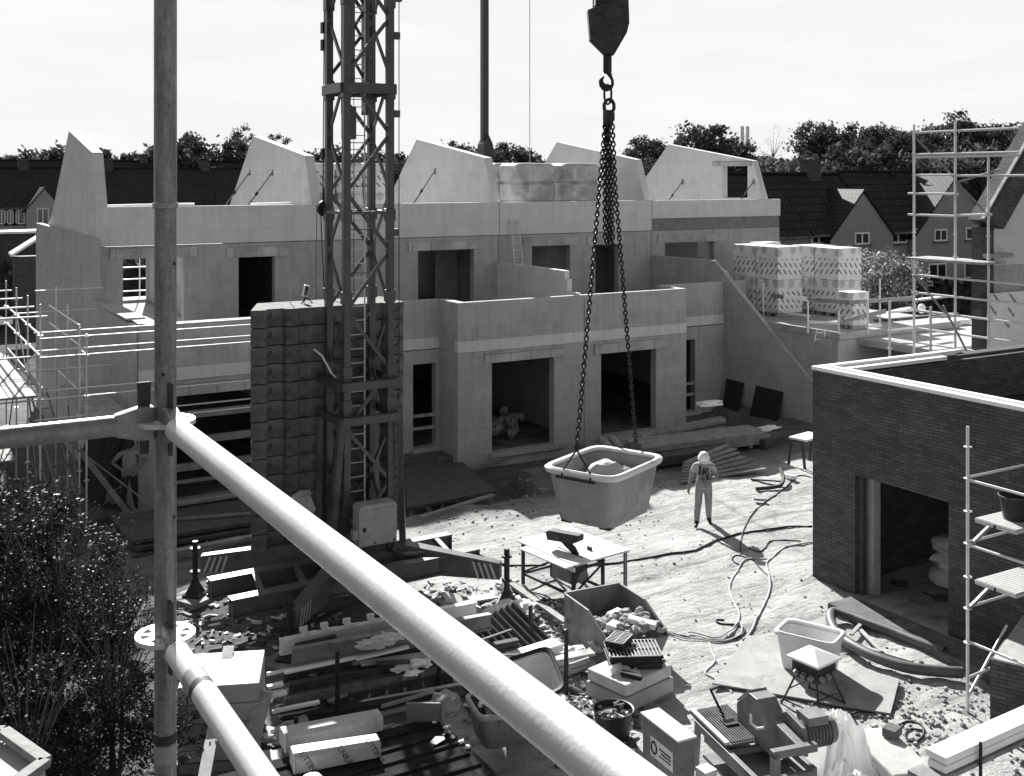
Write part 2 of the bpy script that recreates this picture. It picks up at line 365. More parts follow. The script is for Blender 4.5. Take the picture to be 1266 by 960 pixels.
ORD = ['top', 'second', 'third', 'fourth', 'fifth', 'sixth', 'seventh', 'eighth', 'ninth', 'tenth', 'eleventh', 'twelfth', 'thirteenth', 'fourteenth']

# ------------------------------------------------------------------ camera, sky, sun
cam = bpy.data.cameras.new('camera'); co = bpy.data.objects.new('camera', cam); COL.objects.link(co); SC.camera = co
co.location = (0, 0, CAMZ); co.rotation_euler = (R(90), 0, -TH)
cam.sensor_width = 36; cam.lens = 36*FPX/1266; cam.shift_y = -(480-YH)/1266; cam.clip_end = 3000; cam.clip_start = .05
SUN_EL = R(31); SUN_AZ = math.atan2(.24, .97)
sd = Vector((math.sin(SUN_AZ)*math.cos(SUN_EL), math.cos(SUN_AZ)*math.cos(SUN_EL), math.sin(SUN_EL)))
sl = bpy.data.lights.new('sun', 'SUN'); sl.energy = 5.0; sl.angle = R(.53); sl.color = (1, .985, .96)
so = bpy.data.objects.new('sun', sl); COL.objects.link(so); so.location = (0, 0, 60); so.rotation_euler = sd.to_track_quat('Z', 'Y').to_euler()
wd = bpy.data.worlds.new('World'); SC.world = wd; wd.use_nodes = True; nt = wd.node_tree
bg = nt.nodes['Background']
sky = nt.nodes.new('ShaderNodeTexSky'); sky.sky_type = 'NISHITA'; sky.sun_disc = False
sky.sun_elevation = SUN_EL; sky.sun_rotation = SUN_AZ; sky.dust_density = 2.0; sky.air_density = 1.0
bw = nt.nodes.new('ShaderNodeRGBToBW'); L(nt, sky.outputs[0], bw.inputs[0])
tc = nt.nodes.new('ShaderNodeTexCoord'); mp = nt.nodes.new('ShaderNodeMapping'); mp.inputs['Scale'].default_value = (3, 3, 14); L(nt, tc.outputs['Generated'], mp.inputs[0])
cn = N(nt, 'ShaderNodeTexNoise', Scale=1.7, Detail=7.0, Roughness=.6, Distortion=.4); L(nt, mp.outputs[0], cn.inputs['Vector'])
cr = ramp(nt, cn.outputs['Fac'], [(.42, .97), (.56, 1.0), (.72, 1.03)])
mm = N(nt, 'ShaderNodeMath', operation='MULTIPLY'); L(nt, bw.outputs[0], mm.inputs[0]); L(nt, cr.outputs[0], mm.inputs[1])
# thin bright haze: the glare round the sun is evened out, faint cloud streaks stay
cap = N(nt, 'ShaderNodeMath', operation='SMOOTH_MIN'); cap.inputs[1].default_value = 5.5; cap.inputs[2].default_value = 2.0; L(nt, bw.outputs[0], cap.inputs[0])
L(nt, cap.outputs[0], mm.inputs[0])
L(nt, mm.outputs[0], bg.inputs['Color']); bg.inputs['Strength'].default_value = .07
SC.view_settings.view_transform = 'Standard'; SC.view_settings.look = 'None'; SC.view_settings.gamma = 1; SC.view_settings.exposure = 1.3
SC.cycles.max_bounces = 8; SC.cycles.diffuse_bounces = 4
SC.cycles.use_denoising = True
# ------------------------------------------------------------------ ground
def sstep(a, b, t):
    t = max(0, min(1, (t-a)/(b-a))); return t*t*(3-2*t)
def ground_z(x, y):
    z = 0.0
    ya = 26.6-1.9*sstep(10.6, 11.4, x)*(1-sstep(15.3, 16.2, x)); pit = sstep(ya, ya+(1.8 if ya > 26 else .7), y)*sstep(3.5, 5.5, x)*(1-sstep(26.6, 27.8, x))
    z -= .8*pit
    inyard = sstep(2, 5, x)*(1-sstep(36, 42, x))*(1-sstep(46, 52, y))
    p = Vector((x*.5, y*.5, 0))
    z += inyard*(.10*(noise.noise(p)) + .05*noise.noise(p*3.1) + .025*noise.noise(p*9))
    # soil thrown up along the trench edge and a bank below the brick wall
    z += .18*sstep(25.2, 26.6, y)*(1-sstep(27.0, 27.8, y))*sstep(15.5, 16.5, x)*(1-sstep(19, 21, x))*(1+noise.noise(p*2))
    if x > 40 or y > 50 or x < 0: z += .0
    return z
def axis_steps(lo, a, b, hi, st):
    out = []; t = a
    while t < b: out.append(t); t += st
    out.append(b); s_ = st; t = a
    while t > lo: s_ *= 1.6; t = max(lo, t-s_); out.insert(0, t)
    s_ = st; t = b
    while t < hi: s_ *= 1.6; t = min(hi, t+s_); out.append(t)
    return out
gx = axis_steps(-600, 2, 32, 700, .22); gy = axis_steps(-60, 8, 32, 900, .22)
gm = MB(); nx = len(gx)
gm.add([(x, y, ground_z(x, y)) for y in gy for x in gx],
       [(j*nx+i, j*nx+i+1, (j+1)*nx+i+1, (j+1)*nx+i) for j in range(len(gy)-1) for i in range(nx-1)])
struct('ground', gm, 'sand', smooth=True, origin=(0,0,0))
# clods, stones and chips lying on the sand
db = MB(); rd = random.Random(3)
for i in range(1700):
    x = rd.uniform(5, 17.5); y = rd.uniform(9.5, 27.5)
    if i < 520: x = rd.gauss(14.2, .9); y = rd.gauss(11.6, .9)
    elif i < 900: x = rd.uniform(12, 20); y = rd.uniform(23.5, 26.8)
    r = rd.choice([.012, .018, .02, .03, .04 if i < 900 else .02, .045 if 520 < i < 900 else .025]); db.blob((x, y, ground_z(x, y)+r*.25), r, i % 37, 5, rd.choice([0, 0, 1]), .35, (1.2, 1, .7))
tag(obj('rubble', db, ['rubble_mat', 'concrete_dark']), 'stones, clods and brick chips scattered over the sandy yard', kind='stuff')

# ------------------------------------------------------------------ the terrace of four shells
UX = [6.3, 13.48, 20.68, 27.86, 34.95]
YU, YB, YR = 36.1, 30.4, 31.7            # upper front, front of the bays, recessed front
ZT, ZC, ZF = 3.3, 6.2, 7.44              # terrace floor, underside of the roof panels, their top
BLK = 'limestone'
def lintel(h, x0, x1, y, z0, z1, m='lintel_stone', proud=.07):
    obj('lintel', MB().box(x0, x1, y-proud, y+.22, z0, z1), m, h, bevel=.008)
def gable_mb(x0, x1, hole=None, front=(36.55, 7.4)):
    prof = [(36.4, 6.45), (36.4, 7.2), (36.55, 7.44), (37.2, 9.13), (43.2, 10.03), (46.6, 7.0), (46.6, 6.45)]
    if not hole: return MB().prism(prof, 'x', x0, x1)
    ya, yb, za, zb = hole; m = MB()
    top = lambda y: 9.13+(y-37.2)*.9/6.0
    m.prism([(36.4, 6.45), (36.4, 7.2), (36.55, 7.44), (37.2, 9.13), (ya, top(ya)), (ya, 6.45)], 'x', x0, x1)
    m.prism([(ya, zb), (ya, top(ya)), (yb, top(yb)), (yb, zb)], 'x', x0, x1)
    m.prism([(ya, 6.45), (ya, za), (yb, za), (yb, 6.45)], 'x', x0, x1)
    m.prism([(yb, 6.45), (yb, top(yb)), (43.2, 10.03), (46.6, 7.0), (46.6, 6.45)], 'x', x0, x1)
    return m
HL = ['pale block terraced house shell at the free end, behind the scaffolding',
      'pale block terraced house shell directly behind the tower crane mast',
      'pale terraced house shell with wrapped pallets on its roof and a ladder on its terrace',
      'pale block terraced house shell whose gable has a window hole, beside the printed packs']
houses = []
for i in range(4):
    x0, x1 = UX[i], UX[i+1]; g_ = .012
    h = thing('terraced_house', HL[i], 'house', ((x0+x1)/2, YU, -.8), group='terraced house shells in the row'); houses.append(h)
    up = [[(7.12, 9.0, 3.32, 5.80), (10.79, 12.03, 3.45, 5.72)],
          [(17.34, 19.63, 3.4, 5.72)],
          [(22.15, 23.9, 3.4, 5.74), (25.09, 26.23, 3.32, 5.70)],
          [(28.57, 31.21, 3.4, 5.68)]][i]
    obj('upper_wall', MB().wall_y(x0+g_, x1-g_, YU, YU+.3, 3.0, ZC-.01, up), BLK, h)
    for (a, b, lo, hi) in up: lintel(h, a-.4, b+.42, YU, hi+.003, hi+.33)
    # attic edge panel
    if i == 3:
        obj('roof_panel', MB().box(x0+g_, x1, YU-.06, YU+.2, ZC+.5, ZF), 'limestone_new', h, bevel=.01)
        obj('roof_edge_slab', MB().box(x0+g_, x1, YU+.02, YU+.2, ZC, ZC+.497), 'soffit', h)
    else:
        obj('roof_panel', MB().box(x0+g_, x1-g_, YU-.06, YU+.2, ZC+.012, ZF), 'limestone_new', h, bevel=.01)
    xs = 10.4 if i == 0 else x0+.05
    obj('roof_slab', MB().box(xs, x1-.05, YU+.21, 46.6, ZC, ZC+.25), 'concrete', h)
    # gable walls stand on the unit lines
    if i == 0: obj('gable_wall', MB().prism([(36.1, 6.3), (36.1, 7.44), (36.85, 9.15), (41.3, 10.0), (45.2, 7.0), (46.9, 6.3)], 'x', 6.32, 6.66), 'limestone_new', h, bevel=.008)
    if i < 3: obj('gable_wall', gable_mb(x1, x1+.34), 'limestone_new', h, bevel=.008)
    else:
        obj('gable_wall', gable_mb(34.4, 34.7, (37.54, 39.22, 7.45, 8.9)), 'limestone_new', h)
        obj('lintel', MB().box(34.36, 34.72, 37.25, 39.9, 8.90, 9.13), 'lintel_stone', h, bevel=.008)
    # lower floor: protruding bay and recessed strip
    bay = [(6.32, 10.7), (15.96, x1-g_), (x0+g_, 25.0), None][i]
    rec = [(10.7, x1-g_), (x0+g_, 15.96), (25.0, x1), (x0+.22, 29.0)][i]
    lo = [[(7.3, 10.2, -.3, 2.5)], [(17.17, 19.5, -.32, 2.52)], [(21.36, 23.67, -.3, 2.47)], []][i]
    lr = [[(11.6, 12.6, -.2, 2.45)], [(15.05, 15.86, -.2, 2.45)], [(26.0, 26.5, -.2, 2.42)], []][i]
    yb = 30.1 if i == 0 else YB
    if bay:
        obj('ground_wall', MB().wall_y(bay[0], bay[1], yb, yb+.3, -.9, 2.9, lo), BLK, h)
        side = bay[1] if i in (0, 2) else bay[0]
        sx = (side-.3, side) if i in (0, 2) else (side, side+.3)
        obj('return_wall', MB().box(sx[0], sx[1], yb+.3, YR, -.9, 2.9), BLK, h)
        for (a, b, l_, hh) in lo:
            lintel(h, a-.28, b+.42, yb, hh+.003, hh+.33)
            obj('sill', MB().box(a-.1, b+.4, yb-.16, yb+.12, l_-.14, l_+.002), 'concrete', h, bevel=.01)
        obj('terrace_band', MB().box(bay[0], bay[1], yb-.02, yb+.22, 2.91, 3.27), 'limestone_new', h, bevel=.008)
        obj('terrace_parapet', MB().box(bay[0], bay[1], yb-.004, yb+.2, 3.275, 4.47), BLK, h, bevel=.006)
        obj('terrace_parapet', MB().box(sx[0], sx[1], yb+.202, YR-.002, 2.91, 4.47), BLK, h)
    obj('ground_wall', MB().wall_y(rec[0], rec[1], YR, YR+.3, -.9, 2.88, lr), BLK, h)
    for (a, b, l_, hh) in lr:
        obj('sill', MB().box(a-.06, b+.2, YR-.16, YR+.1, l_-.14, l_+.002), 'concrete', h, bevel=.01)
        rails = MB()
        for z in (.35, .75): rails.box(a, b, YR+.06, YR+.09, z, z+.1)
        obj('safety_board', rails, 'wood', h)
    obj('terrace_band', MB().box(rec[0], rec[1], YR-.02, YR+.22, 2.91, 3.27), 'limestone_new', h, bevel=.008)
    obj('terrace_parapet', MB().box(rec[0], rec[1], YR-.004, YR+.2, 3.275, 4.47), BLK, h, bevel=.006)
    fl = MB()
    if bay: fl.box(bay[0]+.02, bay[1]-.02, yb+.23, YR+.23, 2.95, ZT)
    fl.box(x0+.02, x1-.02, YR+.23, YU-.01, 2.95, ZT); fl.box(x0+.02, x1-.02, YU+.31, 46.6, 2.95, ZT-.02)
    obj('terrace_slab', fl, 'concrete', h)
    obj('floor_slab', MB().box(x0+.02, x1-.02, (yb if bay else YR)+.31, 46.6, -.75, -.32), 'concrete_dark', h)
    if i < 3:
        obj('party_wall', MB().box(x1-.1, x1+.1, YR+.31, 46.6, -.75, 2.94).box(x1-.1, x1+.1, YU+.31, 46.6, 3.31, ZC-.01), BLK, h)
    # the inside: back wall and a cross wall
    if i == 0:
        obj('back_wall', MB().wall_y(x0, x1, 46.6, 46.9, -.8, 6.2, [(6.9, 10.15, 3.4, 6.2), (7.5, 9.8, -.3, 2.4)]), BLK, h)
        obj('cross_wall', MB().box(10.2, 10.4, YU+.31, 46.59, 3.31, 6.19), BLK, h)
    else:
        obj('back_wall', MB().wall_y(x0, x1, 46.6, 46.9, -.8, 6.2, [(x1-1.6, x1-.5, 3.4, 5.6)]), BLK, h)
        obj('cross_wall', MB().wall_y(x0+.2, x1-.2, 39.0, 39.15, 3.31, ZC-.01, [(x1-2.2, x1-1.2, 3.31, 5.5)]), BLK, h)
    if i == 0:
        obj('end_wall', MB().prism([(30.1, -.9), (30.1, 4.52), (35.2, 4.58), (35.2, 6.5), (47.8, 6.56), (47.8, -.9)], 'x', 6.08, 6.30), BLK, h)
        obj('coping', MB().box(6.05, 6.55, 30.3, 35.19, 4.585, 4.64), 'concrete', h)
    if i == 1:
        obj('terrace_wall', MB().prism([(YU-.01, ZT), (YU-.01, 5.2), (31.45, 5.2), (31.45, 4.9), (31.3, 4.9), (31.3, 4.5), (30.75, 4.5), (30.75, ZT)], 'x', 20.6, 20.8), 'limestone_new', h, bevel=.006)
    if i == 2:
        obj('stair_wall', MB().prism([(YU-.01, -.9), (YU-.01, 5.2), (32.3, 5.22), (31.8, 4.86), (31.7, 4.86), (31.6, 4.70), (27.2, 1.36), (27.2, -.9)], 'x', 27.87, 28.06), BLK, h, bevel=.006)
rr_ = random.Random(9); hm_ = MB()
for k in range(40): hm_.blob((18.9+rr_.gauss(0, .4), 32.6+rr_.gauss(0, .4), -.3+rr_.uniform(.05, .55)), rr_.uniform(.1, .25), k, 7, 0, .4)
tag(obj('rubble_heap', hm_, 'rubble_mat'), 'heap of rubble on the floor inside the wide opening left of the hanging tub', kind='stuff')
# lower extension of the last house, its slab carries the printed packs
h = houses[3]
obj('ground_wall', MB().wall_y(28.1, 33.9, 26.3, 26.55, -.2, 2.95, []), 'concrete', h)
obj('ground_wall', MB().wall_x(28.09, 28.3, 26.56, 31.6, -.2, 2.95, [(29.4, 30.6, -.2, 2.3)]), 'concrete', h)
obj('extension_slab', MB().box(28.08, 34.2, 26.2, 36.05, 2.96, 3.2), 'concrete', h, bevel=.01)
# inclined props that hold the gable walls
def prop(px, py, x, label, i):
    hd = PX(px, py, x); hd.x -= .03; ft = Vector((x-1.55, hd.y+.1, 6.47))
    t = thing('wall_prop', label, 'prop', ft, group='steel props leaning on the gable walls')
    d = (hd-ft).normalized(); mid = ft.lerp(hd, .62)
    obj('outer_tube', MB().tube(ft+d*.05, mid, .034, 8), 'galv_old', t, smooth=True)
    obj('inner_tube', MB().tube(mid, hd, .026, 8), 'galv_old', t, smooth=True)
    obj('collar', MB().tube(mid-d*.07, mid+d*.07, .052, 8), 'black_steel', t)
    obj('foot_plate', MB().box(ft.x-.1, ft.x+.1, ft.y-.08, ft.y+.08, ft.z-.02, ft.z).bar(ft-Vector((0,.04,0)), ft+d*.12-Vector((0,.04,0)), .02, .08), 'galv_old', t)
    obj('head_plate', MB().box(x-.02, x-.002, hd.y-.08, hd.y+.08, hd.z-.12, hd.z+.12), 'galv_old', t)
prop(309, 214, 13.48, 'left one of the two steel props on the gable wall behind the crane', 0)
prop(337, 214, 13.48, 'right one of the two steel props on the gable wall behind the crane', 1)
prop(538, 212, 20.68, 'single steel prop on the gable wall just to the right of the crane mast', 2)
prop(844, 225, 34.4, 'steel prop on the solid half of the gable wall with the window hole', 3)
prop(932, 225, 34.4, 'steel prop standing in front of the gable window hole', 4)

# ------------------------------------------------------------------ brick garage building
bg_ = thing('brick_building', 'dark flat brick building with a wide doorway and pale roof edge beside the yard', 'building', (19.5, 13.5, 0))
BX, BY0, BY1 = 17.0, 8.5, 16.6
obj('wall', MB().wall_x(BX, BX+.3, BY0, BY1, -.3, 4.36, [(13.28, 15.47, -.02, 2.45)]), 'brick_dark', bg_)
obj('wall', MB().box(BX+.3, 25.5, BY1-.3, BY1, -.3, 4.36), 'brick_dark', bg_)
obj('wall', MB().box(BX+.3, 25.5, BY0, BY0+.3, -.3, 4.36), 'brick_dark', bg_)
obj('inner_leaf', MB().wall_x(BX+.31, BX+.5, BY0+.31, BY1-.31, -.1, 4.3, [(13.28, 15.27, -.02, 2.45)]), 'limestone', bg_)
obj('inner_leaf', MB().box(BX+.51, 25.4, BY1-.5, BY1-.31, -.1, 4.3), 'brick_dark', bg_)
obj('roof_edge', MB().box(BX-.02, BX+.14, BY0, BY1+.02, 4.365, 4.44).box(BX+.17, BX+.27, BY0, BY1-.2, 4.365, 4.47).box(BX+.33, BX+.52, BY0, BY1-.3, 4.33, 4.42), 'white_foam', bg_, bevel=.01)
obj('roof_edge', MB().box(BX+.15, 21.6, BY1-.1, BY1+.02, 4.365, 4.44).box(BX+.3, 21.2, BY1-.25, BY1-.15, 4.365, 4.47).box(BX+.53, 20.6, BY1-.48, BY1-.32, 4.33, 4.41), 'white_foam', bg_, bevel=.01)
obj('roof', MB().box(BX+.51, 25.4, BY0+.31, BY1-.51, 3.15, 3.35), 'black_steel', bg_)
obj('door_jamb', MB().box(BX+.1, BX+.2, 15.36, 15.465, 0, 2.44), 'wood_dark', bg_)
obj('threshold', MB().box(BX-.12, BX+.3, 13.1, 15.6, -.16, -.02).box(BX-.5, BX-.14, 12.6, 15.9, -.3, -.1), 'concrete_dark', bg_, bevel=.02)
obj('floor', MB().box(BX+.3, 25, BY0+.3, BY1-.3, -.2, -.03), 'concrete_dark', bg_)
# things seen inside it
solo('mortar_bag_stack', MB().blob((19.2, 14.9, .22), .42, 3, 10, 0, .2, (1.2,1,.5)).blob((19.25, 14.9, .55), .4, 5, 10, 0, .2, (1.2,1,.45)).blob((19.15, 14.95, .85), .36, 8, 10, 0, .25, (1,1,.5)), 'tub_white', 'pale heap of bags standing inside the dark doorway', 'bags', smooth=True)
# brick stack and mortar box on the garage roof
for k, (px, py, s_) in enumerate([(1250, 470, .5), (1228, 474, .35)]):
    p = G(px, py, 3.4); b = MB()
    for q in range(4): b.box(p.x-s_, p.x+s_, p.y-.3, p.y+.3, 3.36+q*.14, 3.49+q*.14)
    solo('brick_stack', b, 'brick_dark', ['larger stack of dark bricks on the flat roof inside the parapet', 'smaller stack of dark bricks on the flat roof inside the parapet'][k], 'bricks', 'brick stacks on the flat roof')
# ------------------------------------------------------------------ far gable wall at the right edge with its verge
gw = thing('gable_house', 'unfinished gable house with a dark sloping verge at the right edge', 'house', (28.5, 19.3, 0))
y0 = 19.3
def gx_(px, py): p = PY(px, py, y0); return (p.x, p.z)
vl = [gx_(1212, 272), gx_(1262, 184)]
dx = vl[1][0]-vl[0][0]; dz = vl[1][1]-vl[0][1]
ridge = (vl[0][0]+dx*2.4, vl[0][1]+dz*2.4)
xl = gx_(1213, 300)[0]; xr = gx_(1228, 300)[0]
obj('gable_wall', MB().prism([(xr, 5.95), (xr, vl[0][1]-.35), (ridge[0]+.3, ridge[1]-.55), (ridge[0]+4.5, vl[0][1]-.3), (ridge[0]+4.5, 5.95)], 'y', y0+.02, y0+.25), 'limestone_new', gw)
obj('gable_wall', MB().box(xr, ridge[0]+4.5, y0+.02, y0+.25, 0, 5.945), 'limestone', gw)
obj('brick_pier', MB().box(xl, xr-.003, y0-.02, y0+.3, 0, vl[0][1]-.2), 'brick_dark', gw)
nrm = Vector((-dz, dx)).normalized()*.42
obj('verge', MB().prism([vl[0], (vl[0][0]+.55, vl[0][1]-.25), (ridge[0]+.2, ridge[1]-.7), ridge], 'y', y0-.32, y0+.4), 'brick_dark', gw)
obj('verge_board', MB().bar((vl[0][0]-.03, y0-.1, vl[0][1]+.03), (ridge[0]-.03, y0-.1, ridge[1]+.03), .1, .05), 'wood', gw)
obj('sill', MB().box(xl+.02, gx_(1243, 309)[0], y0-.25, y0-.03, 6.18, 6.3), 'wood', gw)
ins = thing('insulation_board', 'pale insulation board with diagonal lettering against the gable wall', 'board', (27, y0-.1, 3.5))
a = PY(1224, 363, y0-.12); b = PY(1290, 412, y0-.12)
obj('panel', MB().box(a.x, b.x, y0-.18, y0-.1, b.z-.3, a.z), 'white_pack', ins, bevel=.01)
for (px, py) in ((1232, 369), (1252, 369), (1228, 384), (1250, 386), (1244, 400)):
    c = PY(px, py, y0-.185); M = Matrix.Translation(c) @ Matrix.Rotation(R(90), 4, 'X') @ Matrix.Rotation(R(-42), 4, 'Z')
    text_part('lettering', 'UNILIN', .115, M, 'ink', ins)

# ------------------------------------------------------------------ neighbouring slabs and low walls in the middle right
lw = thing('low_building', 'low concrete shell with a bright flat slab behind the brick building', 'building', (31.5, 22, 0))
A_, B_ = G(1092, 425, 2.6), G(1215, 425, 2.6)
obj('wall', MB().box(29.2, 36.5, 23.3, 23.55, 0, 2.7), 'concrete', lw)
obj('slab', MB().box(29.0, 37, 23.2, 27.4, 2.72, 2.95), 'concrete', lw, bevel=.02)
obj('slab', MB().box(26.2, 31, 17.6, 21.5, 2.3, 2.5), 'concrete', lw, bevel=.02)
obj('wall', MB().box(26.4, 31, 17.8, 18.0, 0, 2.29).box(26.4, 26.6, 18.0, 21.3, 0, 2.29), 'concrete_dark', lw)
# ------------------------------------------------------------------ distant rows of houses
def row_house(x0, x1, y, eave, ridge_z, depth, label, wins, chims=(), gables=(), wallm='brick_far', group=None):
    h = thing('row_house', label, 'house', ((x0+x1)/2, y, 0), group=group)
    obj('wall', MB().box(x0, x1, y, y+depth, -.1, eave), wallm, h)
    obj('roof', MB().prism([(y-.4, eave-.15), (y+depth/2, ridge_z), (y+depth+.4, eave-.15), (y+depth/2, ridge_z-.3)], 'x', x0-.02, x1+.02), 'roof_tile', h)
    rt = MB().tube((x0, y+depth/2, ridge_z+.02), (x1, y+depth/2, ridge_z+.02), .12, 6); obj('ridge_tile', rt, 'roof_tile_shiny', h)
    obj('gutter', MB().tube((x0, y-.42, eave-.2), (x1, y-.42, eave-.2), .07, 6), 'concrete_dark', h)
    for cx in chims: obj('chimney', MB().box(cx-.45, cx+.45, y+depth/2-.4, y+depth/2+.4, ridge_z-.8, ridge_z+.75).box(cx-.52, cx+.52, y+depth/2-.47, y+depth/2+.47, ridge_z+.75, ridge_z+.85), 'brick_far', h)
    for (cx, hw, top) in gables:
        sl_ = (top-eave)/hw; yb_ = y+depth/2*(top-eave)/(ridge_z-eave+.01)
        obj('cross_gable', MB().prism([(cx-hw, -.1), (cx-hw, eave-.2), (cx, top-.15), (cx+hw, eave-.2), (cx+hw, -.1)], 'y', y-.5, y-.05), wallm, h)
        rf = MB()
        for sg in (-1, 1):
            rf.add([(cx, y-.62, top), (cx+sg*(hw+.25), y-.62, eave-.45), (cx+sg*(hw+.25), y+.6, eave-.45), (cx, yb_, top),
                    (cx, y-.62, top-.14), (cx+sg*(hw+.25), y-.62, eave-.59), (cx+sg*(hw+.25), y+.6, eave-.59), (cx, yb_, top-.14)],
                   [(0,1,2,3), (7,6,5,4), (0,4,5,1), (1,5,6,2), (2,6,7,3), (3,7,4,0)])
        obj('roof', rf, 'roof_tile_shiny', h)
    for (wx, wz, ww, wh, dy) in wins:
        f = MB(); d = y-dy
        f.box(wx-ww/2, wx+ww/2, d-.04, d, wz, wz+.09).box(wx-ww/2, wx+ww/2, d-.04, d, wz+wh-.09, wz+wh)
        for q in (-ww/2, -.045, ww/2-.09): f.box(wx+q, wx+q+.09, d-.04, d, wz+.09, wz+wh-.09)
        w_ = obj('window', f, 'frame_white', h)
        obj('pane', MB().box(wx-ww/2+.09, wx+ww/2-.09, d-.02, d-.005, wz+.09, wz+wh-.09), 'glass_dark', w_)
        obj('sill', MB().box(wx-ww/2-.1, wx+ww/2+.1, d-.14, d, wz-.12, wz-.003), 'concrete_dark', w_)
    return h
YH1 = 44.0
def wx_(px): return PY(px, 300, YH1).x
def win(px, py0, py1, wpx, dy=.003):
    a, b = PY(px, py0, YH1), PY(px, py1, YH1); return (a.x, b.z, (PY(px+wpx/2, 300, YH1).x-PY(px-wpx/2, 300, YH1).x), a.z-b.z, dy)
RG = 'far row of dark roofed houses on the right'
xA, xB, xC, xD = 37.5, wx_(1000), wx_(1085), wx_(1225)
row_house(xA, xB-.05, YH1, 5.35, 8.6, 6, 'distant dark roofed house just right of the gable with the window hole', [win(1006-50, 290, 300, 16)], (), (), 'far_wall', group=RG)
row_house(xB, xC-.05, YH1, 5.4, 8.6, 6, 'distant dark roofed house with a small cross gable and one chimney', [win(1012, 291, 302, 18), win(1057, 287, 302, 18, .503)], (wx_(1051),), ((wx_(1058), 2.5, 7.75),), 'far_wall', group=RG)
row_house(xC, xD-.05, YH1, 5.4, 8.75, 6, 'distant dark roofed house with a big cross gable behind the scaffold tower', [win(1110, 285, 301, 22), win(1154, 283, 298, 16, .503), win(1193, 281, 296, 16, .503), win(1150, 325, 346, 22, .503), win(1195, 323, 343, 24, .503)], (), ((wx_(1173), 3.6, 8.6),), 'far_wall', group=RG)
row_house(xD, xD+14, YH1, 5.4, 8.7, 6, 'distant dark roofed house partly hidden by the gable wall at the right edge', [], (), (), 'far_wall', group=RG)
LG = 'far row of dark roofed houses on the left'
xs = [2, PY(47, 262, 108).x, 21.5, 31, 40]
LL = ['distant long dark roof with pale windows at the far left edge', 'distant dark roof just right of the leaning end gable', 'distant dark roof behind the thick upright scaffold tube', 'distant dark roof left of the first slanted gable']
for i in range(4):
    wn = [(PY(q, 262, 108).x, 4.3, 1.0, 1.3, .003) for q in (2, 13, 23)] if i == 0 else [(PY(52, 262, 108).x, 4.2, 1.0, 1.5, .503)] if i == 1 else []
    row_house(xs[i], xs[i+1]-.05, 108, 5.9, 9.35, 11, LL[i], wn, (xs[i+1]-.6,), ((PY(54, 262, 108).x, 1.5, 7.6),) if i == 1 else (), 'render_wall' if i < 2 else 'brick_far', LG)
row_house(-2, 48, 134, 6.6, 10.5, 12, 'second distant dark roof ridge showing just above the first on the left', [], (13, 30), (), 'brick_far', LG)
# garden hedges and sheds in front of them
hd_ = [(G(-20, 320, .0), 14)]
def slab_hedge(x0, x1, y, z, lab, seed):
    rr = random.Random(seed); t = thing('hedge', lab, 'hedge', ((x0+x1)/2, y, 0)); b = MB()
    for i in range(int((x1-x0)*90)):
        p = Vector((rr.uniform(x0, x1), y+rr.uniform(-.6, .6), rr.uniform(0, z)+.2*math.sin(i))); s_ = rr.uniform(.12, .28)
        a = Vector((rr.gauss(0,1), rr.gauss(0,1), rr.gauss(0,1))).normalized(); c = a.orthogonal().normalized(); e = a.cross(c)
        b.add([p-c*s_-e*s_, p+c*s_-e*s_, p+c*s_+e*s_, p-c*s_+e*s_], [(0,1,2,3)])
    obj('foliage', b, 'leaf_far', t); obj('stems', MB().box(x0, x1, y-.3, y+.3, 0, z*.8), 'leaf_far', t)
slab_hedge(-8, 22, 74, 3.2, 'long dark garden hedge below the distant houses at the left edge', 3)
slab_hedge(38, 60, 40.5, 2.6, 'dark garden hedge in front of the distant houses on the right', 4)
for k, (px, py, Y, w_, lab) in enumerate([(10, 290, 70, 8, 'long low garden shed with a pale flat roof at the left edge'), (34, 309, 60, 1.7, 'small garden shed with a pale tilted roof left of the end gable')]):
    p = D(px, py, Y); s_ = thing('garden_shed', lab, 'shed', (p.x, p.y, 0))
    obj('wall', MB().box(p.x-w_/2+.2, p.x+w_/2-.2, p.y, p.y+.8, 0, p.z-.36*k), 'wood_dark', s_)
    z2 = p.z+(.75 if k else .1)
    obj('roof', MB().add([(p.x-w_/2, p.y-.4, p.z-.35*k), (p.x+w_/2, p.y-.4, z2), (p.x+w_/2, p.y+.9, z2+.05), (p.x-w_/2, p.y+.9, p.z+.05-.35*k), (p.x-w_/2, p.y-.4, p.z+.14-.35*k), (p.x+w_/2, p.y-.4, z2+.14), (p.x+w_/2, p.y+.9, z2+.19), (p.x-w_/2, p.y+.9, p.z+.19-.35*k)], [(3,2,1,0), (4,5,6,7), (0,1,5,4), (1,2,6,5), (2,3,7,6), (3,0,4,7)]), 'white_pack', s_)
# distant antenna mast
am = thing('antenna_mast', 'slim pale antenna mast rising above the distant trees', 'mast', D(920, 222, 190) - Vector((0, 0, 8.3)))
p = D(920, 222, 190)
b = MB()
for q in ((-.5,0), (.5,0), (0,.6)): b.tube((p.x+q[0], p.y+q[1], 0), (p.x+q[0], p.y+q[1], 16.3), .12, 5)
for z in range(1, 16): b.tube((p.x-.5, p.y, z), (p.x+.5, p.y, z+1), .06, 4)
obj('lattice', b, 'galv', am)
obj('panel_antenna', MB().box(p.x-.9, p.x-.3, p.y-.3, p.y-.1, 14.6, 17.4).box(p.x+.3, p.x+.9, p.y-.3, p.y-.1, 14.6, 17.4), 'white_pack', am)

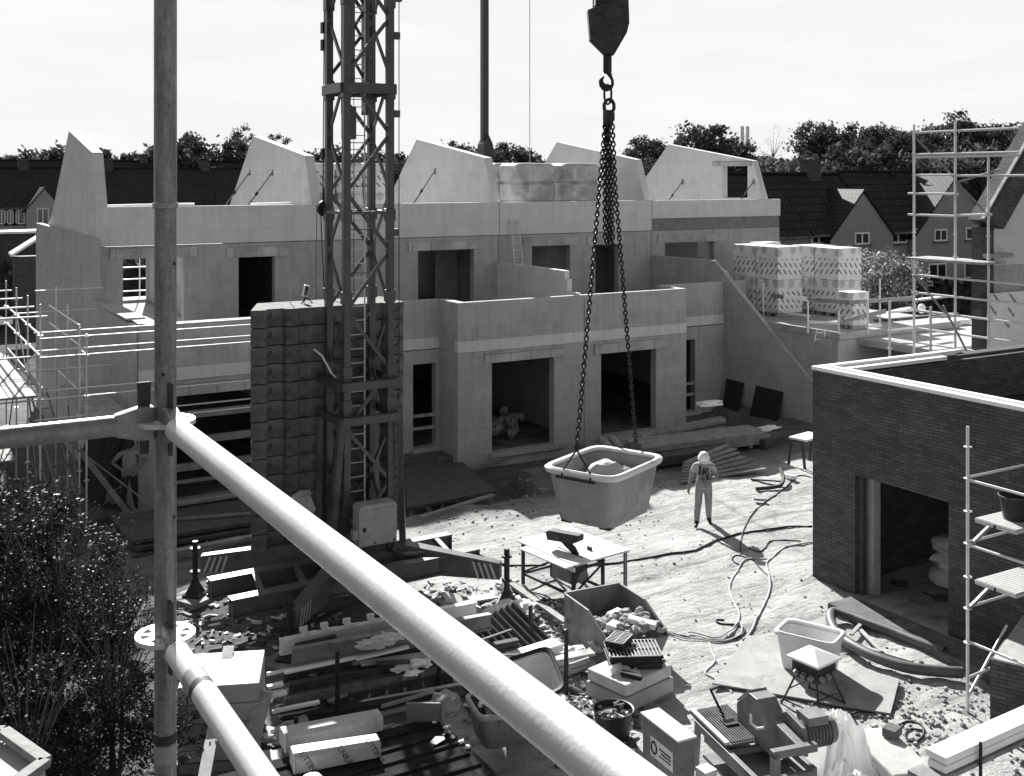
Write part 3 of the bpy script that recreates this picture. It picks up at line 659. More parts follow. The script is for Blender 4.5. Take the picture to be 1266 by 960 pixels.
# ------------------------------------------------------------------ trees
def leaf_quad(b, p, s_, rr, mi=0):
    a = Vector((rr.gauss(0,1), rr.gauss(0,1), rr.gauss(0,1))).normalized(); c = a.orthogonal().normalized(); e = a.cross(c)
    b.add([p-c*s_, p-e*s_*.55, p+c*s_, p+e*s_*.55], [(0,1,2,3)], mi)
def crown_mesh(seed, clumps, per, spread, leaf, shape=(1,1,.85), hollow=.35):
    rr = random.Random(seed); b = MB(); cs = []
    for i in range(clumps):
        while True:
            d = Vector((rr.uniform(-1,1), rr.uniform(-1,1), rr.uniform(-1,1)))
            if hollow < d.length < 1: break
        d = Vector((d.x*shape[0], d.y*shape[1], d.z*shape[2])); d *= 1+.28*noise.noise(d*2.2+Vector((seed*5.3, 0, 0))); cs.append(d)
        sp = spread*rr.uniform(.6, 1.3)
        for k in range(per):
            leaf_quad(b, d+Vector((rr.gauss(0,sp), rr.gauss(0,sp), rr.gauss(0,sp*.7))), leaf*rr.uniform(.6, 1.4), rr)
    return b, cs
def trunk_mesh(cs, h0, seed, r=.05):
    rr = random.Random(seed); b = MB(); b.path([(0,0,-h0), (.02,.01,-h0*.6), (0,.02,-.3), (.02,0,.2)], [r, r*.8, r*.65, r*.35], 8)
    for c in cs[::max(1, len(cs)//16)]:
        b.path([(0,0,-.5+.4*rr.random()), c*.5+Vector((0,0,-.12)), c], [r*.35, r*.22, r*.06], 5)
    return b
def make_tree(name, label, cat, base, height, radius, seed, leafm, clumps=70, per=40, spread=.16, leaf=.035, shape=(1,1,.85), group=None, hollow=.35):
    """crown built in units of its radius, then scaled to metres"""
    t = thing(name, label, cat, base, random.Random(seed).uniform(0, 6), group)
    b, cs = crown_mesh(seed, clumps, per, spread, leaf, shape, hollow); h0 = max(.4, height/radius-shape[2])
    M = Matrix.Translation((0,0,h0*radius)) @ Matrix.Scale(radius, 4)
    obj('trunk', trunk_mesh(cs, h0, seed).xf(M), 'bark', t, local=True); obj('crown', b.xf(M), leafm, t, local=True)
    return t
TG = 'trees along the skyline'
def sky_tree(px, topy, wpx, Y, label, seed, leafm='leaf_far', **kw):
    p = D(px, topy, Y); r = wpx/FPX*Y/2; kw.setdefault('group', TG)
    return make_tree('tree', label, 'tree', (p.x, p.y, 0), p.z-.15*r, r, seed, leafm, **kw)
trees = [
 (1010, 146, 66, 88, 'tall rounded dark tree at the left end of the dense wood on the right', 11),
 (1052, 152, 62, 92, 'dark tree second in the dense wood on the right', 12),
 (1090, 150, 56, 88, 'dark tree rising behind the small cross gable chimney', 13),
 (1120, 158, 60, 84, 'dark tree just left of the scaffold tower top', 14),
 (1152, 152, 60, 92, 'dark tree seen through the left bay of the scaffold tower', 15),
 (1196, 138, 74, 86, 'tallest dark tree behind the scaffold tower, with sky showing through', 16),
 (1240, 150, 76, 90, 'dark tree between the scaffold tower and the dark verge', 17),
 (1275, 152, 70, 84, 'dark tree above the dark verge at the right edge', 18),
 (1130, 190, 60, 76, 'lower paler tree standing behind the big cross gable', 19),
 (1070, 188, 70, 74, 'low round tree in front of the wood behind the chimney', 20),
 (1005, 192, 60, 76, 'low tree at the left foot of the dense wood', 21),
 (868, 147, 92, 78, 'big dark broad crowned tree above the last gable', 22),
 (905, 168, 60, 82, 'dark tree beside the antenna mast', 23),
 (940, 188, 62, 84, 'low grey tree right of the antenna mast', 24),
 (975, 194, 56, 84, 'low tree between the antenna mast and the dense wood', 25),
 (798, 167, 58, 80, 'round dark tree between the third and last gables', 26),
 (812, 192, 50, 76, 'low dark tree filling the gap below the round tree', 27),
 (240, 156, 116, 140, 'broad dark tree just right of the upright scaffold tube', 28),
 (205, 168, 81, 140, 'dark tree partly hidden behind the upright scaffold tube', 29),
 (290, 161, 87, 146, 'dark tree behind the first slanted gable', 30),
 (298, 148, 37, 160, 'small feathery tree sticking up above the dark trees on the left', 31),
 (343, 154, 37, 165, 'small light tree right of the first gable peak', 32),
 (380, 180, 87, 170, 'low dark tree left of the crane mast', 33),
 (425, 178, 87, 160, 'dark tree seen through the crane mast', 34),
 (470, 174, 87, 150, 'dark tree on the right side of the crane mast', 35),
 (560, 174, 66, 170, 'dark tree above the second slanted gable', 36),
 (590, 172, 66, 165, 'dark tree at the foot of the thin tall pole', 37),
 (625, 172, 58, 170, 'dark tree between the thin tall pole and the hanging rope', 38),
 (655, 182, 63, 172, 'low dark tree below the hanging rope', 39),
 (30, 189, 72, 240, 'faint low tree above the roofs at the left edge', 40),
 (75, 188, 87, 240, 'faint low tree behind the end gable peak', 41),
 (125, 190, 72, 240, 'faint low tree right of the end gable', 42),
 (165, 191, 63, 230, 'faint low tree left of the upright scaffold tube', 43),
 (235, 165, 90, 150, 'dark tree at the back of the dark group right of the upright tube', 60),
 (318, 178, 70, 150, 'dark tree right behind the first gable peak', 61),
 (505, 182, 60, 160, 'dark tree left of the second gable peak', 62),
 (1035, 158, 90, 104, 'dark tree in the back row of the wood, left part', 63),
 (1085, 162, 90, 104, 'dark tree in the back row of the wood, above the chimney', 64),
 (1140, 160, 90, 104, 'dark tree in the back row of the wood, left of the tower', 65),
 (1190, 160, 90, 104, 'dark tree in the back row of the wood, inside the tower', 66),
 (1240, 160, 90, 104, 'dark tree in the back row of the wood, right of the tower', 67),
 (840, 175, 70, 96, 'dark tree in the gap left of the broad crowned tree', 68),
 (885, 172, 80, 98, 'dark tree behind the broad crowned tree', 69),
]
for (px, ty, wp, Y, lab, sd_) in trees:
    if 139 < Y < 166: ty += 6
    if sd_ in (31, 32): sky_tree(px, ty, wp, Y, lab, sd_, clumps=40, per=40, spread=.12, leaf=.07, shape=(1,1,1.2))
    elif 40 <= sd_ < 50: sky_tree(px, ty, wp, Y, lab, sd_, clumps=110, per=70, leaf=.11, hollow=.0, spread=.16, shape=(1.2,1.2,.9))
    else: sky_tree(px, ty, wp, Y, lab, sd_, 'leaf_far_pale' if sd_ in (19, 20, 24) else 'leaf_far', clumps=95, per=64, leaf=.062, spread=.13, shape=(1, 1, 1.0), hollow=.15)
sky_tree(956, 150, 44, 110, 'sparse pale tree with thin bare looking branches right of the antenna mast', 50, 'leaf_bare', clumps=40, per=10, spread=.12, leaf=.03, shape=(1,1,1.6))
for k in range(7):                # undergrowth closing the foot of the wood
    px = 990+k*44; p = D(px, 200, 72+3*(k % 2))
    make_tree('tree', 'low bushy tree at the foot of the wood %s' % ['left of the small cross gable', 'over the small cross gable', 'right of the chimney', 'left of the big cross gable', 'over the big cross gable', 'right of the big cross gable', 'next to the dark verge'][k], 'tree', (p.x, p.y, 0), p.z+.5*(k % 3), 3.4, 60+k, 'leaf_far', 80, 70, .15, .07, (1.2,1,1.1), TG, .1)
p = D(1092, 345, 47)
make_tree('garden_tree', 'small sunlit leafy tree right of the printed packs', 'tree', (p.x, p.y, 0), 5.3, 1.55, 71, 'leaf_bright', 110, 60, .14, .045, (1.05,1,1.0))
p = D(1050, 300, 50)
make_tree('garden_tree', 'small sunlit bush crown peeping over the printed packs', 'tree', (p.x, p.y, 0), 5.2, .9, 72, 'leaf_bright', 50, 50, .16, .06, (1.2,1,.8))
# shrubs below the camera on the left
def shrub(px, py, Y, r, label, seed, n=150, shape=(1,1,1)):
    p = D(px, py, Y); t_ = make_tree('shrub', label, 'shrub', (p.x, p.y, 0), p.z+r*.75, r, seed, "leaf_bush", n, 150, .085, .022, shape, 'shrubs below the scaffold', .2)
    rr = random.Random(seed+5); tw = MB(); ct = Vector((p.x, p.y, p.z-.1*r))
    for k in range(34):
        d = Vector((rr.gauss(0, .5), rr.gauss(0, .5), rr.uniform(.3, 1.1))).normalized(); a = ct+d*r*.2+Vector((0, 0, -.4*r)); b = ct+d*r*rr.uniform(.85, 1.25)+Vector((0, 0, .1*r))
        tw.path([a, a.lerp(b, .5)+Vector((rr.gauss(0, .06), rr.gauss(0, .06), .05)), b], [.012, .008, .003], 4)
        for q in range(14):
            c = a.lerp(b, rr.uniform(.55, 1.03))
            leaf_quad(tw, c+Vector((rr.gauss(0, .04), rr.gauss(0, .04), rr.gauss(0, .04))), .03, rr, 1)
    obj('twig', tw, ['twig', 'leaf_bush'], t_)
shrub(0, 700, 17.5, 1.75, 'tall dark leafy shrub at the left edge below the horizontal tube', 81, 170)
shrub(75, 745, 16.5, 1.15, 'dark leafy shrub left of the upright tube', 82, 120)
shrub(140, 830, 15.5, 1.0, 'dark leafy shrub right beside the foot of the upright tube', 83, 100)
shrub(30, 900, 14.5, 1.25, 'low dark shrub in the bottom left corner', 84, 110)
shrub(150, 760, 16.2, .62, 'small dark shrub reaching behind the upright tube', 86, 60, (1,1,1.4))
shrub(205, 905, 15.0, .55, 'small shrub sprig between the upright tube and the white block pallet', 85, 40)
# ------------------------------------------------------------------ tower crane
MXC = D(444, 222, 22.1); mx, my = MXC.x, MXC.y; MW = .46
cr_ = thing('tower_crane', 'dark lattice tower crane mast on a cross shaped base with outrigger feet', 'crane', (mx, my, 0))
ZB, ZTOP = 1.0, 13.2
legs = {(-1,-1): 0, (1,-1): 1, (-1,1): 2, (1,1): 3}
for (sx, sy) in legs:
    m = MB(); c = (mx+sx*MW, my+sy*MW)
    m.box(c[0]-.07, c[0]+.07, c[1]-.07, c[1]+.07, ZB, ZTOP)
    for z in (1.9, 3.9, 4.55, 6.0, 7.6, 10.0, 11.8): m.box(c[0]-.092, c[0]+.092, c[1]-.092, c[1]+.092, z-.12, z+.12)
    obj('mast_leg', m, 'crane_paint', cr_, bevel=.01)
# diagonal bracing: each face a zigzag
levels = [1.2, 2.35, 3.45, 4.55, 5.75, 6.9, 8.05, 9.2, 10.35, 11.5, 12.65]
def corner(k, z): s = [(-1,-1), (1,-1), (1,1), (-1,1)][k]; return Vector((mx+s[0]*MW, my+s[1]*MW, z))
for f in range(4):
    a, b = f, (f+1) % 4
    for i, (z0, z1) in enumerate(zip(levels, levels[1:])):
        k = (i+f//2) % 2
        p, q = (corner(a, z0), corner(b, z1)) if k == 0 else (corner(b, z0), corner(a, z1))
        obj('brace', MB().bar(p, q, .04, .07), 'crane_paint', cr_)
for z, hgt, rail in ((3.55, .16, .62), (4.22, .16, .62), (7.62, .06, .5), (9.98, .2, .55), (12.2, .08, .5)):
    m = MB(); s = rail
    for (x0, x1, y0, y1) in ((-s, s, -s-.05, -s+.05), (-s, s, s-.05, s+.05), (-s-.05, -s+.05, -s+.05, s-.05), (s-.05, s+.05, -s+.05, s-.05)):
        m.box(mx+x0, mx+x1, my+y0, my+y1, z, z+hgt)
    obj('collar_frame', m, 'crane_paint', cr_, bevel=.008)
lad = MB(); lx = mx-.02
for q in (-.19, .19): lad.tube((lx+q, my+.12, ZB), (lx+q, my+.12, ZTOP), .017, 6)
z = ZB+.2
while z < ZTOP: lad.tube((lx-.19, my+.12, z), (lx+.19, my+.12, z), .011, 5); z += .285
obj('ladder', lad, 'galv', cr_)
cage = MB(); z = 5.6
while z < ZTOP:
    cage.path([(lx-.26, my+.12, z), (lx-.3, my-.12, z), (lx, my-.33, z), (lx+.3, my-.12, z), (lx+.26, my+.12, z)], .009, 4); z += .855
for q in (-.2, .2): cage.tube((lx+q, my-.26, 5.6), (lx+q, my-.26, ZTOP), .008, 4)
obj('ladder_cage', cage, 'crane_paint', cr_)
# inner telescopic mast above the big collar
inn = MB()
for q in (-.2, .24): inn.box(mx+q-.06, mx+q+.06, my+.2, my+.32, 9.6, ZTOP)
for i in range(4):
    z = 10.3+i*.75; inn.bar((mx-.2, my+.26, z), (mx+.24, my+.26, z+.7), .03, .06); inn.bar((mx+.24, my+.26, z), (mx-.2, my+.26, z+.7), .03, .06)
obj('inner_mast', inn, 'crane_paint', cr_)
obj('guide_box', MB().box(mx-.3, mx-.08, my-.05, my+.2, 9.1, 9.75).box(mx-.37, mx-.26, my-.42, my-.3, 10.0, 13.2), 'crane_paint', cr_)
br = MB()
for z, w_ in ((12.35, .42), (11.9, .16), (11.15, .12), (12.9, .14), (9.6, .12), (7.25, .1)): br.box(mx+MW+.08, mx+MW+.08+w_, my-MW-.06, my-MW+.06, z-.07, z+.07)
obj('bracket', br, 'crane_paint', cr_)
# hoist ropes and lower pulley at the left of the mast
pc = D(402, 258, 22.4); rp = MB()
for q in (-.05, .06): rp.tube((pc.x+q, pc.y, pc.z), (pc.x+q*.6+.02, pc.y, ZTOP), .012, 5)
rp.tube((pc.x-.1, pc.y, pc.z), (pc.x+.08, pc.y, 3.9), .011, 5); rp.tube((pc.x+.13, pc.y, pc.z), (pc.x+.2, pc.y, 3.9), .009, 5)
rp.tube((mx+MW+.2, my-MW, 3.9), (mx+MW+.2, my-MW, ZTOP), .01, 5)
obj('hoist_rope', rp, 'cable_black', cr_)
pl = MB().tube((pc.x, pc.y-.05, pc.z), (pc.x, pc.y+.05, pc.z), .17, 16).bar((pc.x, pc.y, pc.z), (pc.x+.02, pc.y, pc.z+.42), .12, .1); obj('pulley', pl, 'black_steel', cr_)
clampm = MB(); 
for z in (10.9, 11.25, 8.7): clampm.box(pc.x-.08, pc.x+.1, pc.y-.06, pc.y+.06, z, z+.22)
obj('rope_clamp', clampm, 'black_steel', cr_)
# strut legs from the low collar down to the base
for sg in (-1, 1):
    obj('leg_strut', MB().bar((mx+sg*.6, my-.6, 3.7), (mx+sg*(.66 if sg > 0 else .86), my-.64, ZB), .1, .12), 'crane_paint', cr_)
    obj('leg_strut', MB().bar((mx+sg*.58, my+.58, 3.7), (mx+sg*.62, my+.6, ZB), .1, .12), 'crane_paint', cr_)
hk = D(388, 432, 21.4); h2 = D(410, 462, 21.4)
obj('cable_arm', MB().path([hk, hk.lerp(h2, .4)+Vector((.02, 0, .06)), h2, h2+Vector((.12, .1, -.1))], .02, 6), 'galv', cr_)
# electrical cabinet on the front of the mast
cb0 = D(436, 672, 21.2); cb1 = D(485, 628, 21.2); cw = .78
cab = obj('switch_cabinet', MB().box(cb0.x, cb0.x+cw, cb0.y-.32, cb0.y, cb0.z, cb1.z).prism([(cb0.x-.01, cb1.z+.003), (cb0.x+cw+.01, cb1.z+.003), (cb0.x+cw-.04, cb1.z+.1), (cb0.x+.04, cb1.z+.1)], 'y', cb0.y-.33, cb0.y), 'tub_grey', cr_, bevel=.012)
obj('latch', MB().box(cb0.x+.08, cb0.x+.13, cb0.y-.35, cb0.y-.325, cb0.z+.28, cb0.z+.36).box(cb0.x+.3, cb0.x+.34, cb0.y-.34, cb0.y-.325, cb0.z+.03, cb0.z+.06).box(cb0.x+.7, cb0.x+.74, cb0.y-.34, cb0.y-.325, cb0.z+.03, cb0.z+.06), 'black_steel', cab)
obj('hinge_box', MB().box(cb0.x-.1, cb0.x-.01, cb0.y-.3, cb0.y-.15, cb0.z+.15, cb0.z+.32), 'tub_grey', cab)
# undercarriage
zb = .78
def longbeam(pa, pb, nm='base_beam', m='crane_yellow', w_=.24, h_=.36):
    mb_ = MB().ibeam(pa, pb, w_, h_, .035)
    d = (Vector(pb)-Vector(pa)).normalized()
    for e, s_ in ((pa, 1), (pb, -1)):
        e = Vector(e)+d*.02*s_; mb_.bar(e-d*.01, e+d*.01, w_, h_-.07)
        for zz in (-.12, .12): mb_.tube(e-d*s_*.03+Vector((0,0,zz)), e-d*s_*.055+Vector((0,0,zz)), .03, 6)
    return obj(nm, mb_, m, cr_)
b1a, b1b = G(258, 716, zb+.18), G(556, 659, zb+.18); b2a, b2b = G(284, 740, zb+.18), G(590, 677, zb+.18)
for v in (b1a, b1b, b2a, b2b): v.z = zb
longbeam(b1a, b1b); longbeam(b2a, b2b)
for t in (.17, .33, .93):
    p = b1a.lerp(b1b, t); q = b2a.lerp(b2b, t-.05); obj('cross_member', MB().bar(p+Vector((0,0,.12)), q+Vector((0,0,.12)), .1, .1), 'crane_yellow', cr_)
feet = [Vector((5.72, 22.05, 0)), Vector((10.81, 18.55, 0)), Vector((6.35, 18.3, 0))]
ctr = Vector((mx, my, 0))
for i, f in enumerate(feet):
    f.z = 0; inner = ctr.lerp(f, .28)
    d = (f-ctr).normalized(); s = d.cross(Vector((0,0,1)))
    pa = inner+Vector((0,0,.85)); pb = f+Vector((0,0,.72))-d*.12
    mb_ = MB()
    vs = []
    for (p, hh, ww) in ((pa, .58, .3), (pb, .32, .2)):
        for (u_, v_) in ((-1,-1), (1,-1), (1,1), (-1,1)): vs.append(p+s*u_*ww/2+Vector((0,0,v_*hh/2)))
    mb_.add(vs, [(3,2,1,0), (4,5,6,7), (0,1,5,4), (1,2,6,5), (2,3,7,6), (3,0,4,7)])
    arm = obj('outrigger_arm', mb_, 'crane_yellow', cr_, bevel=.01)
    st = MB()
    for k in range(4):
        c = pb-d*(.06+k*.11); hh = .14+.008*k; w2 = .1+.004*k+.004
        for sg in (-1, 1):
            o = s*sg*(w2+.004)
            st.add([c+o+Vector((0,0,-hh)), c+o-d*.045+Vector((0,0,-hh)), c+o-d*.155+Vector((0,0,hh)), c+o-d*.11+Vector((0,0,hh))], [(0,1,2,3) if sg > 0 else (3,2,1,0)])
    obj('hazard_stripes', st, 'stripe_light', arm)
    jk = MB().tube(f+Vector((0,0,.12)), f+Vector((0,0,1.15)), .055, 12).tube(f+Vector((0,0,.98)), f+Vector((0,0,1.02)), .1, 12).tube(f+Vector((0,0,.52)), f+Vector((0,0,.56)), .1, 12)
    obj('jack_screw', jk, 'black_steel', cr_, smooth=True)
    ft = MB().lathe([(0, .42), (.06, .42), (.08, .34), (.2, .14), (.26, .12), (.26, .07), (0, .07)], 4, f); obj('jack_foot', ft, 'black_steel', cr_)
    solo('foot_timber', MB().obx((f.x, f.y, .03), (.75, .75, .1), (0, 0, .5)), 'wood_grey', ['timber pad under the back left crane foot', 'timber pad under the striped crane foot beside the saw table', 'timber pad under the front crane foot near the upright tube', 'timber pad under the back right crane foot'][i], 'pad', 'timber pads under the crane feet')
hub = MB().box(mx-.62, mx+.62, my-.62, my+.62, .62, .98).lathe([(0, .99), (.34, .99), (.34, 1.04), (0, 1.04)], 20, (mx+.75, my-.75, 0)).lathe([(0, .99), (.34, .99), (.34, 1.04), (0, 1.04)], 20, (mx-.75, my-.75, 0))
obj('base_hub', hub, 'crane_yellow', cr_, bevel=.01)
rag = D(372, 625, 21.0)
solo('sand_sack', MB().blob((rag.x, rag.y, rag.z), .3, 4, 12, 0, .3, (.8, .8, 1.0)), 'tub_grey', 'grey sack slumped on the crane base left of the mast', 'sack', smooth=True)
# ballast slabs: two stacks behind the mast
yb0 = my+.62; xa = PY(311, 400, yb0).x; xm = PY(434, 400, yb0).x; xz = PY(501, 400, yb0).x
ZBT = D(330, 378, 22.6).z; nrow = 13; rh = (ZBT-.95)/nrow
rr = random.Random(5)
def ballast(x0, x1, k, label, right):
    z1 = ZBT-k*rh; z0 = z1-rh+.02; j = rr.uniform(-.02, .02)
    t = thing('ballast_slab', label, 'ballast slab', ((x0+x1)/2, yb0+.6, z0), group='concrete ballast slabs stacked behind the crane mast')
    m = MB(); y0 = yb0+j
    if not right:
        w_ = x1-x0; cuts = [0, .165, .33, .47, 1]
        m.prism([(x0, y0+.06), (x0+w_*.15, y0), (x0+w_*.165, y0+.16), (x0+w_*.33, y0+.16), (x0+w_*.345, y0), (x0+w_*.46, y0), (x0+w_*.47, y0+.03), (x1-.02, y0+.03), (x1-.02, y0+1.3), (x0+.52, y0+1.3)], 'z', z0, z1)
    else: m.prism([(x0, y0+.12), (x0+(x1-x0)*.58, y0+.12), (x0+(x1-x0)*.62, y0), (x1-.06, y0), (x1, y0+.08), (x1, y0+1.3), (x0, y0+1.3)], 'z', z0, z1)
    obj('slab', m, 'concrete_dark', t, bevel=.007)
    lg = MB(); xx = x0+.35 if not right else x1-.25
    lg.path([(xx-.09, y0+.13 if not right else y0-.002, z1-.1), (xx-.06, y0-.01+.1*(not right), z1-.17), (xx+.06, y0-.01+.1*(not right), z1-.17), (xx+.09, y0+.13 if not right else y0-.002, z1-.1)], .012, 5)
    obj('lifting_eye', lg, 'black_steel', t)
for k in range(nrow): ballast(xa, xm, k, ('topmost concrete ballast slab' if k == 0 else 'bottom concrete ballast slab' if k == nrow-1 else '%s concrete ballast slab from the top' % ORD[k])+' in the wide stack left of the mast', False)
for k in range(nrow): ballast(xm+.02, xz, k, ('topmost concrete ballast slab' if k == 0 else 'bottom concrete ballast slab' if k == nrow-1 else '%s concrete ballast slab from the top' % ORD[k])+' in the narrow stack behind the mast', True)
fl = D(378, 372, 23.0)
lt = thing('site_lamp', 'small floodlight on a folding stand on top of the ballast stack', 'lamp', (fl.x, fl.y, ZBT))
obj('lamp_head', MB().obx((fl.x, fl.y, ZBT+.26), (.1, .1, .24), (0,.2,0)), 'tub_white', lt, bevel=.01)
obj('lens', MB().obx((fl.x-.005, fl.y-.055, ZBT+.26), (.07, .012, .19), (0,.2,0)), 'glass_dark', lt)
obj('stand', MB().tube((fl.x-.12, fl.y-.08, ZBT), (fl.x, fl.y, ZBT+.15), .012, 5).tube((fl.x+.12, fl.y-.08, ZBT), (fl.x, fl.y, ZBT+.15), .012, 5).tube((fl.x, fl.y+.12, ZBT), (fl.x, fl.y, ZBT+.15), .012, 5), 'black_steel', lt)
pp = D(359, 374, 23.0)
solo('marker_rod', MB().tube((pp.x, pp.y, ZBT), (pp.x, pp.y, ZBT+.5), .009, 5).tube((pp.x-.06, pp.y, ZBT+.33), (pp.x+.06, pp.y, ZBT+.33), .008, 5), 'cable_pale', 'thin cross shaped rod standing on the ballast stack', 'rod')

# ------------------------------------------------------------------ hook block, chains, tub
YT = 15.3
hb = D(751, 30, YT); Hk = D(751, 103, YT)
blk = thing('hook_block', 'dark crane hook block with a swivel hook hanging against the bright sky', 'hook block', (hb.x, hb.y, Hk.z-.15))
# block faces the camera: side direction s, thickness direction d
sv = Vector((CS, -SN, 0)); dv = Vector((SN, CS, 0))
def blkpt(px, py, t): return D(px, py, YT)+dv*t
def plate(pts, t0, t1):
    m = MB(); n = len(pts); m.add([blkpt(*p, t0) for p in pts]+[blkpt(*p, t1) for p in pts], [tuple(range(n)), tuple(range(2*n-1, n-1, -1))]+[(i, n+i, n+(i+1) % n, (i+1) % n) for i in range(n)]); return m
sideL = [(726, 14), (743, 7), (757, 2), (776, 0), (777, 30), (774, 42), (759, 68), (747, 68), (729, 50)]
obj('cheek_plate', plate(sideL, -.13, -.10), 'rust_steel', blk, bevel=.006)
obj('cheek_plate', plate(sideL, .10, .13), 'black_steel', blk, bevel=.006)
obj('side_strap', plate([(726, 14), (730, 14), (733, 49), (750, 66), (747, 68), (729, 50)], -.1, .1).add([], []), 'rust_steel', blk)
obj('side_strap', plate([(772, 1), (776, 0), (777, 30), (774, 42), (759, 68), (755, 66), (770, 40)], -.1, .1), 'rust_steel', blk)
c = D(751, 22, YT); obj('sheave', MB().tube(c-dv*.08, c+dv*.08, .24, 24), 'black_steel', blk, smooth=True)
obj('axle_cap', MB().tube(c-dv*.16, c+dv*.16, .055, 12), 'rust_steel', blk)
obj('top_weight', plate([(736, -12), (765, -14), (765, 5), (736, 8)], -.12, .12), 'black_steel', blk)
rp = MB()
for px in (733.5, 767): a = D(px, 20, YT); rp.tube(a, a+Vector((0,0,3.2)), .011, 6)
obj('hoist_rope', rp, 'cable_black', blk)
obj('shank', MB().lathe([(0, .0), (.06, .0), (.06, -.22), (.045, -.25), (.0, -.25)], 14, D(751, 69, YT)), 'black_steel', blk, smooth=True)
cpt = D(751, 100, YT); hp = []
for k in range(15):
    t = R(100-k*20); rr_ = .082; hp.append(cpt-sv*math.cos(t)*-rr_*.9*-1+Vector((0,0,math.sin(t)*rr_*1.05)))
obj('hook', MB().path([D(751, 88, YT), D(753.5, 92, YT)]+[D(751+x, 101+y, YT) for x, y in ((4.5,-5),(6.2,-1),(6,3),(3.5,6.8),(0,8),(-4,7),(-7,3.5),(-8,-.5),(-6.5,-4.5),(-4.3,-6.2))][::-1][::-1], [.034,.034,.022,.02,.026,.042,.052,.052,.042,.032,.024,.015], 8), 'black_steel', blk, smooth=True)
# sling
sl_ = thing('chain_sling', 'four legged chain sling hanging from the crane hook', 'chain sling', D(752, 124, YT))
def link_ring(m, c, axis, up, rl, rw, wire):
    n = 10; pts = [c+up*math.cos(2*math.pi*k/n)*rl+axis*math.sin(2*math.pi*k/n)*rw for k in range(n)]; m.path(pts, wire, 4, True)
def chain(pts, pitch=.06, wire=.0115):
    m = MB(); pts = [Vector(p) for p in pts]; i = 0
    for a, b in zip(pts, pts[1:]):
        d = b-a; ln = d.length; n = max(1, round(ln/pitch)); d.normalize()
        s1 = d.cross(Vector((0,1,0.01))).normalized(); s2 = d.cross(s1)
        for k in range(n):
            ax = s1*math.cos(.5)+s2*math.sin(.5) if (i+k) % 2 else s2*math.cos(.5)-s1*math.sin(.5)
            link_ring(m, a+d*(k+.5)*ln/n, ax, d, pitch*.66, .024, wire)
        i += n
    return m
top = D(752, 122, YT)
ring = MB(); link_ring(ring, D(751.5, 117, YT), sv, Vector((0,0,1)), .14, .05, .016); link_ring(ring, D(753, 132, YT), sv, Vector((0,0,1)), .1, .07, .025)
obj('master_ring', ring, 'black_steel', sl_, smooth=True)
obj('shortening_clutch', MB().box(top.x-.06, top.x+.05, top.y-.05, top.y+.05, top.z-.36, top.z-.16).obx((top.x+.05, top.y, top.z-.25), (.08, .07, .12)), 'black_steel', sl_, bevel=.01)
st_ = D(752, 138, YT)
eL = D(713, 556, 14.85); eR = D(786, 546, 15.85)
obj('chain_leg', chain([st_+sv*-.03, D(741, 235, 15.2), eL]), 'black_steel', sl_)
obj('chain_leg', chain([st_+sv*.05, D(761, 235, 15.45), eR]), 'black_steel', sl_)
for k, (o1, o2, yy) in enumerate(((-.05, 0, 300), (0, .06, 305), (.05, -.04, 303), (.02, .05, 298), (-.02, -.07, 306))):
    e = D(752.5, yy, YT)+sv*(.024*(k-2))+dv*o2; mid_ = D(752, 222, YT)+sv*(.026*(k-2))+dv*o2
    obj('chain_leg', chain([st_+sv*o1*.5+dv*o2*.5, mid_, e]), 'black_steel', sl_)
# mortar tub
zr = 4.4
cn_ = [G(676, 577, zr), G(755, 592, zr), G(819, 566, zr), G(738, 551, zr)]
cen = sum(cn_, Vector())/4; ex = ((cn_[2]-cn_[1])+(cn_[3]-cn_[0])).normalized(); rz_ = math.atan2(ex.y, ex.x)
lx_, ly_ = 1.42, 1.10; hh_ = .74
def tub(name, label, cat, loc, rz, lx, ly, h, m, taper=.8, rim=.05, group=None, rimm=None):
    t = thing(name, label, cat, loc, rz, group)
    def ring_(a, b, z, pw=.28, n=36):
        out = []
        for k in range(n):
            q = 2*math.pi*k/n; c_, s_ = math.cos(q), math.sin(q)
            out.append(Vector((a*math.copysign(abs(c_)**pw, c_), b*math.copysign(abs(s_)**pw, s_), z)))
        return out
    a, b = lx/2, ly/2; n = 36
    rings = [ring_(a*taper*.93, b*taper*.93, 0), ring_(a*taper, b*taper, .03), ring_(a*.985, b*.98, h-.05), ring_(a, b, h-.045), ring_(a-.03, b-.03, h-.06), ring_((a-.03)*(taper+.02), (b-.03)*(taper+.02), .05)]
    vs = [p for q in rings for p in q]
    fs = [(i*n+k, i*n+(k+1) % n, (i+1)*n+(k+1) % n, (i+1)*n+k) for i in range(5) for k in range(n)]
    fs += [tuple(range(n-1, -1, -1)), tuple(range(5*n, 6*n))]
    obj('shell', MB().add(vs, fs), m, t, local=True, smooth=True)
    rr_ = [ring_(a+rim*.9, b+rim*.9, h-.03), ring_(a+rim*.9, b+rim*.9, h), ring_(a+rim*.4, b+rim*.4, h+.022), ring_(a-.03, b-.03, h+.012), ring_(a-.035, b-.035, h-.02), ring_(a+rim*.6, b+rim*.6, h-.06)]
    vs = [p for q in rr_ for p in q]
    fs = [(i*n+k, i*n+(k+1) % n, ((i+1) % 6)*n+(k+1) % n, ((i+1) % 6)*n+k) for i in range(6) for k in range(n)]
    obj('rim', MB().add(vs, fs), rimm or m, t, local=True, smooth=True)
    return t
tb = tub('mortar_tub', 'big grey mortar tub hanging from chains in mid air above the yard', 'tub', (cen.x, cen.y, zr-hh_), rz_, lx_, ly_, hh_, 'tub_grey', .80, .05, rimm='tub_white')
fd = MB()
for sx in (-1, 1):
    for sy in (-1, 1): fd.obx((sx*.45, sy*.3, .015), (.14, .16, .07))
